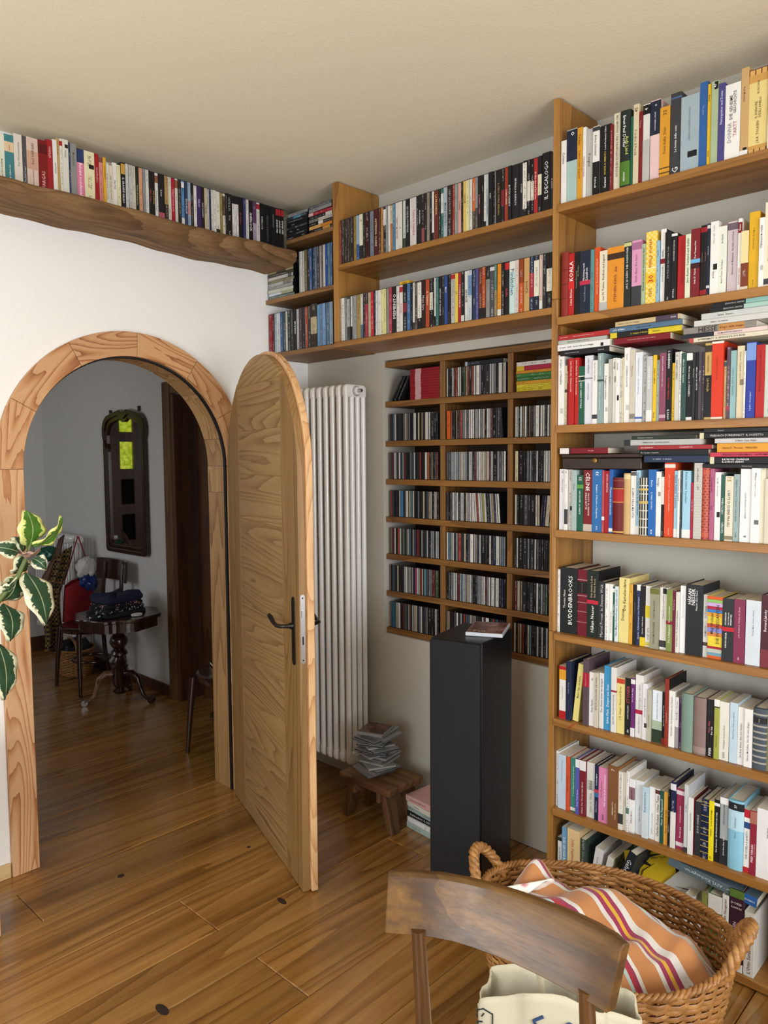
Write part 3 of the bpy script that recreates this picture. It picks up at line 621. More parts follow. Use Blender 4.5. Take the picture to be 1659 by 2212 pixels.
BOOKS_F = [
 (1624,27,189,'ecebe4',[(0,0.15,'b4201f'),(0.74,0.93,'e0a02a'),(0.93,1,'b4201f')],[('Carlo Petrini',0.35,0.65,'b8b4a8','u',0.25)],{}),
 (1651,22,211,'1e2742',[],[('Stefan Zweig',0.4,0.7,'8a92a8','u',0.25)],{'hb': 1}),
 (1673,22,207,'e8dc86',[],[('Meine Tage mit Pierre',0.35,0.85,'4a4420','u',0.3)],{'tilt': 6}),
 (1717,22,229,'5a4852',[(0.58,0.8,'a81c34')],[('Marguerite Duras',0.6,0.78,'d08a90','u',0.2)],{'hb': 1}),
 (1739,23,188,'ebe9e2',[],[('Gute Nacht',0.25,0.5,'5a5a56','u',0.3),('dtv',0.85,0.9,'5a5a56','u',0.4)],{}),
 (1762,14,191,'cfc7b4',[],[('MARLEN HAUSHOFER  DIE WAND',0.3,0.95,'6a5a40','u',0.4)],{}),
 (1777,17,192,'dfdedb',[],[('Der Garten hinter den Spiegeln',0.3,0.9,'4a4a48','u',0.4)],{}),
 (1794,28,220,'3f95c6',[],[('Sylvia Plath  Zungen aus Stein',0.1,0.72,'e4f2fa','u',0.35)],{'hb': 1}),
 (1822,19,221,'e2e0da',[(0.62,0.65,'a02038')],[('Sylvia Plath  Das Herz steht nicht still',0.12,0.58,'5a5a56','u',0.28)],{'hb': 1}),
 (1841,26,189,'e6d68a',[(0.9,0.99,'c0402a')],[('J. D. Salinger  Franny und Zooey',0.25,0.85,'6a5a1a','u',0.28)],{}),
 (1867,23,192,'1a1b1c',[],[('STONER',0.55,0.88,'b03a4a','u',0.5),('JOHN WILLIAMS',0.28,0.52,'d8d8d4','u',0.28),('dtv',0.04,0.1,'eeeeee','u',0.4)],{}),
 (1890,13,197,'6a2a6c',[(0,0.15,'e8e4e0'),(0.9,0.98,'e8e8e8')],[('Der Teil der Magie',0.55,0.88,'e0c8e4','u',0.35)],{}),
 (1904,27,210,'e4e2de',[(0.38,0.45,'b02a44')],[('Geborgen im Leben',0.46,0.85,'9a9894','u',0.3),('Elisabeth Kübler-Ross',0.08,0.36,'8a8884','u',0.3)],{'hb': 1}),
 (1930,17,187,'e6e6e6',[(0.22,0.3,'3a3a3a')],[('Simon Strauß  Mona Feuille',0.35,0.8,'5a5a5a','u',0.25)],{}),
 (1947,13,171,'b9b8a2',[],[('Die verlorene Ehre',0.2,0.6,'5a5a48','u',0.3)],{}),
 (1961,33,171,'e3eaf2',[(0,0.25,'2a3a28'),(0.25,0.42,'a8bca0')],[('Hermann Hesse  Das Glasperlenspiel',0.45,0.95,'4a6a8a','u',0.25)],{}),
 (1994,12,171,'181616',[(0,0.12,'902424')],[('Jules Verne  Reise um die Welt',0.35,0.75,'dddddd','u',0.4)],{}),
 (2005,13,217,'8e2f1e',[],[('Die geheime Geschichte',0.3,0.55,'d8a898','u',0.2)],{'hb': 1,'bc': '141416'}),
 (2018,19,182,'ecebe6',[],[('Henry James  Das Durchdrehen der Schraube',0.2,0.9,'5a5a5a','u',0.3)],{}),
 (2037,12,164,'e4e2de',[(0,0.42,'9a9a98')],[('Monika Maron  Stille Zeile',0.5,0.98,'7a7a7a','u',0.35)],{}),
 (2049,10,170,'4a2450',[],[],{}),
 (2059,37,185,'7d9486',[],[],{'rd': 1,'hb': 1}),
 (2096,39,180,'8a7470',[(0.03,0.14,'a08a84')],[],{'rd': 1,'hb': 1}),
 (2136,23,180,'1c1c1e',[],[('Der Club',0.38,0.56,'f0f0ee','u',0.22,0.2),('Noske Müller',0.38,0.68,'d0507a','u',0.22,-0.16),('PIPER',0.03,0.17,'f0f0f0','u',0.4)],{}),
 (2159,15,186,'a2a84c',[(0.88,1,'e8e8e2'),(0.86,0.88,'2a2a2a')],[('Penguin Lovers',0.1,0.5,'5a6020','u',0.3)],{}),
 (2173,29,181,'e5e3d8',[],[('Hemingway  Inseln im Strom',0.2,0.6,'5a5a50','u',0.2),('3333',0.04,0.14,'4a4a44','u',0.3)],{}),
 (2203,23,185,'c3d8e4',[],[('Richard Yates  Zeiten des Aufruhrs',0.4,0.85,'5a7a90','u',0.22)],{}),
 (2226,20,176,'e9e8e4',[],[('Zoë Beck  Edvard  Alles über Heather',0.1,0.75,'4a4a4a','u',0.25)],{}),
 (2246,23,176,'ebeae6',[],[('Carson McCullers  Die Uhr ohne Zeiger',0.1,0.78,'4a4a4a','u',0.25)],{}),
 (2269,38,184,'4a545e',[(0.76,0.86,'2a2a2c'),(0.1,0.13,'a8a49a'),(0.2,0.23,'a8a49a'),(0.3,0.33,'a8a49a'),(0.4,0.43,'a8a49a'),(0.5,0.53,'a8a49a'),(0.6,0.63,'a8a49a'),(0.7,0.73,'a8a49a'),(0.89,0.92,'a8a49a')],[('MEYER',0.78,0.84,'c8c0a0','u',0.12)],{'rd': 1,'hb': 1}),
 (2306,32,182,'7c7a58',[],[('Tage der Toten',0.06,0.6,'2a2a1c','u',0.4)],{'hb': 1}),
]
BOOKS_G = [
 (1606,18,202,'e9e8e2',[],[],{'hb': 1}),
 (1624,31,197,'c2d2e2',[],[('Charles Dickens  Große Erwartungen',0.5,0.9,'7a8a9a','u',0.18)],{}),
 (1655,15,196,'cf5230',[],[('Schnitzler  Später Ruhm',0.3,0.7,'8a1a10','u',0.3)],{}),
 (1670,23,194,'3f8f84',[(0.02,0.08,'e8e8e0')],[('F. Scott Fitzgerald  Der große Gatsby',0.3,0.85,'d8ece8','u',0.3)],{}),
 (1693,17,198,'5a5aa6',[(0.85,1,'e6e6e6')],[('Zweig  Weiße Nächte',0.1,0.5,'d0d0ec','u',0.3)],{'hb': 1}),
 (1710,22,199,'7a1c28',[(0.82,1,'e6e6e4')],[('Schami  Der Tod des Iwan Iljitsch',0.05,0.62,'e4d0d0','u',0.35)],{'hb': 1}),
 (1732,32,196,'d8d6d0',[(0.5,0.68,'bcbab4')],[('PIPER',0.5,0.67,'4a4a48','d',0.32),('Leben im Glück',0.1,0.45,'7a7a78','u',0.25)],{'hb': 1}),
 (1764,15,196,'1c2440',[(0.42,0.5,'3a6a9a'),(0.5,0.56,'b83a4a')],[('In Liebe,Agnes',0.58,0.9,'e0e0e8','u',0.35),('Håkan Nesser',0.1,0.4,'b0b0c0','u',0.35)],{'hb': 1}),
 (1779,36,193,'d983ac',[],[('Wir sind doch Schwestern',0.3,0.88,'fbe8f0','u',0.26,0.15),('Anne Gesthuysen',0.45,0.75,'a84a78','u',0.2,-0.2),('PIPER',0.04,0.15,'4a1a30','d',0.26)],{}),
 (1815,39,211,'7e5230',[],[('PERISSINOTTO',0.2,0.42,'f0e4d0','u',0.25,0),("L'anno che uccise",0.14,0.4,'d8c0a0','u',0.18,0.22),('7',0.92,0.96,'e0d0b8','u',0.3)],{'hb': 1,'bc': '9b6a3c'}),
 (1854,16,200,'e3ddd0',[(0.1,0.28,'3a3a38')],[],{}),
 (1870,11,200,'d8d2c0',[],[('La grande cena',0.2,0.8,'6a6454','u',0.35)],{}),
 (1881,10,208,'ecebe6',[(0.3,0.4,'5a7a74')],[],{}),
 (1891,19,186,'ebebe8',[(0.62,0.85,'8a6a70'),(0.0,0.03,'b8b8b8')],[('Wilhelm Meister',0.15,0.45,'5a5a5a','u',0.25),('DIE DRUCKER',0.62,0.8,'2a2a2a','u',0.25)],{}),
 (1910,27,184,'d9dde0',[],[('Anne Tyler  Dinner',0.25,0.55,'5a6a74','u',0.18)],{}),
 (1937,20,174,'bcd4de',[(0.0,0.5,'cfdce0')],[('Thomas Bernhard  Frost',0.5,0.9,'3a5260','u',0.3)],{}),
 (1957,21,176,'e9e9e6',[],[('Rudolf Aden  Die Liebe im Ernstfall',0.1,0.5,'4a4a4a','u',0.25)],{}),
 (1978,17,176,'e5e2da',[(0.9,0.98,'5a3a30')],[('Charles Dickens  Oliver Twist',0.1,0.88,'3a3a3a','u',0.55)],{}),
 (1995,13,175,'1f5048',[],[('Hesse  Der Steppenwolf',0.3,0.9,'d0dcd0','u',0.5)],{}),
 (2008,15,176,'e0a43a',[],[('Rampo  Spiel mit der Angst',0.1,0.8,'6a3a10','u',0.35)],{}),
 (2023,7,193,'1a1a1a',[],[],{}),
 (2031,16,216,'20294a',[(0,0.55,'e2e0da'),(0.88,0.98,'e2e0e8')],[],{'hb': 1}),
 (2047,27,199,'96304e',[(0.05,0.12,'e0d0d4'),(0.9,0.97,'e0d0d4')],[('LA SOVRANA DEI CIRENI',0.45,0.72,'eedce2','u',0.22),('Rosetta Loy',0.2,0.38,'eedce2','u',0.2)],{}),
 (2074,13,221,'c9ced0',[(0,0.08,'3a3a3a')],[('Giulio Mozzi',0.5,0.8,'5a6a74','u',0.3)],{}),
 (2087,17,184,'e6e5e0',[],[('Una donna senza fortuna',0.35,0.8,'5a5a58','u',0.25)],{'hb': 1,'bc': '7a1a20'}),
 (2105,21,174,'2c2e32',[(0.02,0.07,'2c2e32')],[('JE SUIS CHARLIE',0.42,0.76,'b8bac0','u',0.3)],{}),
 (2126,23,189,'1b2340',[(0.62,0.63,'c8a85a'),(0.72,0.73,'c8a85a'),(0.9,0.91,'c8a85a'),(0.95,0.96,'c8a85a'),(0.5,0.51,'c8a85a'),(0.4,0.41,'c8a85a'),(0.3,0.31,'c8a85a'),(0.2,0.21,'c8a85a'),(0.1,0.11,'c8a85a')],[],{'hb': 1}),
 (2149,15,190,'ecd91c',[],[('SINDBAD',0.4,0.55,'3a3410','u',0.3),('La casa dei formaggi',0.58,0.85,'3a3410','u',0.35),('29',0.03,0.08,'2a2a10','u',0.4)],{}),
 (2163,17,197,'161616',[(0.9,0.95,'e0e0e0')],[('PER ISPIRAZIONE DOVE CORRI',0.4,0.8,'e4e4e4','u',0.3),('Sara Gamberini',0.15,0.38,'e4e4e4','u',0.3)],{}),
 (2181,25,211,'a2a6a8',[(0,0.38,'2a2a2c'),(0.9,1,'ececec')],[("L'ESTATE DEI NONNI",0.6,0.9,'3a3a3a','u',0.22),('Jerrie Arms Dixie Good',0.14,0.42,'eeeeee','u',0.3)],{'hb': 1}),
 (2206,45,215,'8cc3d8',[(0.57,0.86,'b8dae6'),(0.86,0.97,'20242a')],[('37',0.89,0.95,'f0f0f0','u',0.16),('Dahlburger',0.6,0.78,'5a8296','u',0.12),('Viktoria',0.45,0.55,'4a8296','u',0.12)],{'rd': 1,'hb': 1}),
 (2251,18,196,'e9e8e2',[(0,0.09,'b82430'),(0.87,1,'b82430'),(0.7,0.8,'2a4a7a')],[('CHE UCCELLO È QUESTO?',0.22,0.66,'3a3a3a','u',0.32)],{}),
 (2269,18,198,'8e2438',[(0.8,0.99,'a86a58')],[('FRED VARGAS',0.2,0.48,'f2e4e4','u',0.36,-0.1),('Io sono il tenebroso',0.2,0.6,'d0a0a8','u',0.2,0.25)],{}),
 (2287,61,212,'e7e6e4',[],[('Natalia Ginzburg',0.6,0.75,'3a3a3a','u',0.14)],{}),
]
BOOKS_H = [
 (1596,19,235,'e6e8e4',[(0.93,1,'2a3a2a'),(0,0.1,'3a4a3a')],[('von der Kraft der Pflanzen',0.3,0.9,'3a5a5a','d',0.35)],{}),
 (1615,24,267,'6fa4c8',[(0,0.25,'6a9a4a'),(0.25,0.4,'9ac0a0')],[('DAS GROSSE BUCH DER',0.3,0.85,'f4f4f0','d',0.6)],{}),
 (1639,48,272,'e7c690',[],[('John Seymour',0.5,0.86,'a85a3a','d',0.28),('Leben auf dem Lande',0.1,0.45,'2a2a2a','d',0.35)],{}),
 (1687,42,266,'3a4a40',[],[],{}),
]
DVD_D1 = [
 (519.4,9.7,'8a3a34',[],[]),
 (529.1,9.7,'3a332e',[],[]),
 (538.8,9.7,'3f3732',[],[]),
 (548.5,9.6,'3a332e',[],[]),
 (558.1,9.6,'40382f',[],[]),
 (567.7,9.5,'3a322e',[],[]),
 (577.2,10.2,'3e3630',[],[]),
 (587.5,18.9,'332722',[],[]),
 (606.4,17.3,'9c8440',[],[]),
 (623.7,18.6,'8fa6bc',[(0,0.35,'3a5a90')],[]),
 (642.3,21.3,'dcd8c4',[(0,0.3,'2a2a2a')],[('6',0.8,0.9,'3a3a3a','u',0.5)]),
 (663.6,12.0,'2a3a2c',[],[]),
 (675.5,27.9,'3a1c1c',[],[]),
 (703.5,22.1,'76808c',[],[]),
 (725.6,29.4,'4a2022',[],[('ARTEMISIA CLAIRE',0.2,0.8,'d8c8a0','d',0.5)]),
 (755.0,13.5,'5a3a2a',[],[]),
 (768.5,13.5,'b4824a',[],[]),
 (782.0,16.7,'26262a',[(0.6,0.95,'dcdcdc')],[]),
 (798.7,10.0,'9a9c9c',[],[]),
 (808.7,11.9,'dad8d2',[],[]),
 (820.6,14.5,'b87a4a',[(0.6,0.98,'d8c8a8')],[]),
 (835.0,16.3,'4a7ea0',[],[]),
 (851.4,16.2,'d8d4cc',[],[('PARTY MONSTER',0.2,0.7,'a02a3a','d',0.5)]),
 (867.6,22.5,'d6d2c6',[],[]),
 (890.1,15.9,'c4ccc2',[(0,0.2,'3a4a3a')],[]),
 (906.0,24.0,'1c1c1e',[],[('QUADROPHENIA',0.3,0.85,'b8bcc0','d',0.5)]),
 (930.0,11.3,'dad8d0',[],[]),
 (941.3,23.0,'cfc8c4',[],[('Tutte le mattine',0.2,0.75,'b03a5a','d',0.5)]),
 (964.3,10.5,'1a1a1c',[],[]),
 (974.8,17.2,'202022',[],[('Andrej Rublev',0.3,0.8,'e4e4e4','d',0.4)]),
 (991.9,15.2,'29221f',[(0,0.3,'8a4a50')],[]),
 (1007.1,12.1,'222224',[],[]),
 (1019.2,15.0,'7c7866',[],[]),
 (1034.3,9.0,'1f1f22',[],[]),
 (1043.2,10.7,'dddbd6',[(0,0.15,'1f1f22')],[]),
 (1053.9,20.7,'6a2e22',[],[('LA PROMESSA',0.5,0.9,'d8b878','d',0.5)]),
 (1074.6,12.9,'242626',[],[]),
 (1087.5,14.5,'3a6a60',[(0.5,0.9,'c8d0cc')],[]),
 (1102.0,19.1,'a8b4bc',[],[('MARE DENTRO',0.2,0.7,'3a4a5a','d',0.5)]),
 (1121.1,24.0,'332a24',[],[]),
 (1145.1,10.2,'9c3028',[],[]),
 (1155.3,15.2,'8e928e',[],[]),
 (1170.5,16.8,'d0a098',[],[('DONNE',0.3,0.8,'5a2a2a','d',0.4)]),
 (1187.3,9.4,'2c241e',[],[]),
 (1196.7,15.5,'d8bc6a',[],[('CACHÉ',0.5,0.8,'4a3a1a','d',0.5)]),
 (1212.2,13.7,'d8d49a',[],[]),
 (1225.9,14.7,'d2d0c8',[],[]),
 (1240.6,12.4,'cf6428',[(0,0.35,'4a4038')],[('UOMINI MOSCHE',0.5,0.95,'f0d8c0','d',0.5)]),
 (1253.0,12.4,'8a8c8c',[(0,0.4,'4a4644')],[]),
 (1265.4,14.4,'20191c',[],[('IL PRIMO UOMO',0.2,0.7,'c87a8a','d',0.5)]),
 (1279.8,10.6,'1e1e20',[],[]),
 (1290.4,10.6,'d6d4ce',[(0,0.1,'1e1e20')],[]),
 (1301.0,12.1,'b8c0c4',[],[('LA DONNA DEL RITRATTO',0.1,0.8,'2a3a4a','d',0.5)]),
 (1313.1,19.3,'17171a',[],[('Bullitt',0.4,0.7,'d8d8d8','d',0.3)]),
 (1332.3,10.3,'1f1f22',[],[]),
 (1342.7,4.6,'8a8a8a',[],[]),
 (1347.3,21.0,'1a1713',[],[('IL CIELO SOPRA BERLINO',0.15,0.75,'a8824a','d',0.45)]),
 (1368.3,15.2,'201e20',[(0.3,0.6,'7a2430')],[]),
 (1383.5,15.1,'9a3a28',[],[('COBRA VERDE',0.2,0.7,'e8d0c0','d',0.4)]),
 (1398.6,15.0,'1c1c1e',[],[('BUTCH CASSIDY',0.2,0.7,'e0e0e0','d',0.5)]),
 (1413.6,31.1,'1a1a1c',[],[("GIUNGLA D'ASFALTO",0.25,0.75,'e4e4e4','d',0.25)]),
 (1444.7,17.1,'1e1e20',[],[('DOWNBY',0.4,0.65,'d0d0d0','d',0.3)]),
 (1461.8,16.9,'1b1b1d',[(0.12,0.98,'dedbd0')],[]),
 (1478.7,14.4,'1c1c1e',[(0.25,0.62,'d8d4c4')],[]),
 (1493.1,12.9,'1a1a1c',[(0.25,0.6,'d8d4c4')],[]),
 (1505.9,16.5,'a8282a',[],[('in the mood for love',0.25,0.75,'f0d8d8','d',0.5)]),
 (1522.5,15.5,'1a1a1c',[(0.3,0.68,'d8d4b8')],[]),
 (1537.9,34.2,'121214',[],[('IL DECALOGO',0.2,0.85,'d8d8d8','u',0.5)]),
 (1572.1,10.5,'28282a',[],[('IL QUINTA',0.25,0.65,'c8c8c8','d',0.5)]),
]
DVD_D2 = [
 (510.3,15.1,'9a9078',[],[]),
 (525.4,20.3,'dedcd6',[],[]),
 (545.6,17.1,'8e9290',[],[]),
 (562.8,18.5,'3a3c3c',[(0.3,0.95,'a8aaa6')],[]),
 (581.2,11.0,'d8d6d0',[(0,0.3,'1e1e1e')],[]),
 (592.3,12.4,'8c908e',[],[]),
 (604.7,15.3,'9a9c98',[],[]),
 (619.9,25.2,'a08a52',[],[]),
 (645.2,14.3,'c8c4bc',[(0,0.3,'5a6a8a')],[]),
 (659.5,12.1,'2a2624',[],[]),
 (671.5,17.6,'3a2a26',[(0,0.75,'a03040')],[]),
 (689.2,17.5,'b8ac90',[],[]),
 (706.7,17.4,'b82c30',[],[]),
 (724.1,12.4,'25304e',[],[]),
 (736.5,11.7,'d4d4d0',[],[]),
 (748.2,17.1,'dcdad4',[],[]),
 (765.3,17.0,'d8d4a0',[],[]),
 (782.2,15.5,'d4d28a',[],[]),
 (797.7,14.7,'8a8a88',[],[]),
 (812.4,16.6,'a83a4c',[],[]),
 (829.1,26.3,'1c1e1e',[],[('MEMENTO',0.3,0.85,'e4e4e4','u',0.6)]),
 (855.4,16.3,'d8d2cc',[],[]),
 (871.7,18.1,'dcd8d4',[(0.85,0.97,'b03038')],[('Derrida',0.3,0.7,'b04a5a','d',0.5)]),
 (889.8,23.7,'1c1c1e',[(0.4,0.6,'7a2a30')],[]),
 (913.5,17.8,'3f6a98',[],[]),
 (931.3,9.5,'1c1c1e',[],[]),
 (940.7,12.6,'d8d6d0',[(0,0.15,'3a3a3a')],[]),
 (953.3,15.6,'4a4038',[],[]),
 (968.9,21.7,'17171a',[(0.22,0.98,'dddbd4')],[]),
 (990.6,20.2,'2c1a16',[],[('Hope Sara',0.3,0.75,'d8d0c8','d',0.5)]),
 (1010.8,19.4,'a84a28',[],[('IL TRENO',0.4,0.8,'f0c8a0','d',0.5)]),
 (1030.2,18.1,'1a1a1c',[(0.35,0.72,'d8d4c8')],[]),
 (1048.3,7.8,'151517',[],[]),
 (1056.0,7.2,'d8d8d4',[(0,0.2,'151517')],[]),
 (1063.2,14.8,'3a6a64',[],[]),
 (1078.0,14.7,'1a1a1c',[],[('HISTORY OF VIOLENCE',0.15,0.8,'c8ccd0','d',0.5)]),
 (1092.8,13.5,'1f2022',[],[]),
 (1106.2,15.7,'2c4a8c',[],[('BLU',0.5,0.9,'d8e0f0','d',0.6)]),
 (1121.9,10.4,'17191a',[],[]),
 (1132.3,6.9,'1d1f1e',[],[]),
 (1139.2,18.3,'b8b6b0',[(0.9,0.99,'b02a2a')],[]),
 (1157.5,14.8,'dcc04a',[],[('LA',0.5,0.7,'3a3010','d',0.5)]),
 (1172.3,16.9,'a02a30',[],[('3 UOMINI IN BARCA',0.3,0.75,'ecd0d0','d',0.5)]),
 (1189.2,15.1,'1c1c1e',[(0,0.12,'d0cec8')],[]),
 (1204.3,16.6,'d8d8d4',[(0,0.12,'c8c8c4')],[('SAVAGE',0.35,0.65,'1a1a1a','d',0.6)]),
 (1220.9,18.2,'c0c8d0',[(0.5,0.9,'6a8ab0')],[]),
 (1239.1,17.5,'2a3450',[],[]),
 (1256.5,11.9,'4a4e8c',[],[]),
 (1268.4,17.7,'6a3020',[(0,0.2,'1a1616')],[]),
 (1286.2,16.0,'a84a20',[(0,0.2,'1a1616')],[]),
 (1302.2,17.4,'2a2a2c',[(0,0.75,'8a8a86')],[]),
 (1319.6,22.0,'4a4a50',[(0.9,0.97,'c8c8c8')],[]),
 (1341.6,10.4,'9a8a60',[(0.5,1,'4a7a74')],[]),
 (1352.0,18.1,'d88a28',[(0,0.12,'dcd8d0')],[]),
 (1370.1,15.3,'1c1c1e',[],[]),
 (1385.4,19.3,'17171a',[(0.86,0.99,'b82828')],[('Quills',0.3,0.55,'b03a3a','d',0.5)]),
 (1404.7,27.1,'c4dcd8',[(0.8,0.99,'dcdcd4')],[('Pünktchen',0.35,0.85,'3a5a7a','d',0.6)]),
 (1431.7,13.9,'d4c4be',[],[]),
 (1445.6,21.1,'b8521c',[(0.55,1,'8a3e1c')],[]),
 (1466.8,22.8,'c29a60',[],[('BONTÀ',0.3,0.6,'5a3a18','d',0.4)]),
 (1489.6,18.3,'242e4a',[(0.25,0.7,'a02a38')],[]),
 (1507.9,20.9,'1c2434',[(0.25,0.92,'dcd8c4')],[]),
 (1528.8,14.2,'d0b8ae',[(0,0.15,'dcdad4')],[]),
 (1543.0,15.4,'2a2a2c',[],[]),
 (1558.4,22.2,'19191b',[(0.3,0.72,'dcd8c8')],[]),
]
DVD_cubby = [
 (11.0,24.8,'8a1e26',[],[]),
 (35.8,16.4,'5a1418',[],[]),
 (52.1,19.9,'9ab0bc',[],[]),
 (72.0,26.9,'c8ccca',[],[]),
 (99.0,19.6,'3a5a8c',[],[]),
 (118.5,20.3,'3a4448',[],[]),
 (138.8,15.8,'c4c6bc',[],[]),
 (154.6,23.5,'2c2e2e',[],[]),
 (178.0,17.3,'3a3a3c',[],[]),
 (195.3,23.1,'1c1c1e',[],[('GARAGE',0.35,0.75,'dddddd','u',0.5)]),
 (218.4,19.5,'b4b6b4',[],[]),
 (237.9,22.7,'4a3a40',[],[]),
 (260.7,16.7,'2a2c30',[],[]),
 (277.4,6.7,'a8a4a0',[],[]),
 (284.0,16.6,'a84a30',[],[]),
 (300.6,20.5,'30302a',[],[]),
 (321.1,42.2,'2a281c',[(0.1,0.7,'b8a888'),(0.1,0.3,'3a2a1c')],[]),
 (363.3,18.4,'6a9ac0',[],[]),
 (381.8,19.9,'5a7a9a',[],[]),
 (401.7,19.7,'7a9ac4',[],[]),
 (421.4,27.4,'506a84',[],[]),
 (448.8,20.9,'8aa0b4',[],[]),
]
DVD_mid = [
 (241.3,8.4,'8a8c84',[],[]),
 (249.7,16.7,'c8c8c4',[],[]),
 (266.4,13.3,'d4d2c6',[],[]),
 (279.7,19.8,'6a6452',[],[]),
 (299.5,16.4,'3a342a',[],[]),
 (315.9,18.7,'3a5a8a',[],[]),
 (334.6,16.2,'2a3a5a',[],[]),
 (350.8,16.1,'5a6a78',[],[]),
 (366.8,16.0,'3a3c44',[],[]),
 (382.8,15.8,'b0a8a0',[],[]),
 (398.6,10.2,'5a5452',[],[]),
 (408.9,13.3,'c8c2b8',[],[]),
 (422.2,15.6,'2a4a9c',[],[]),
 (437.8,5.4,'3a7a4a',[],[]),
 (443.3,13.9,'54708c',[],[]),
 (457.2,13.8,'4a6488',[],[]),
]
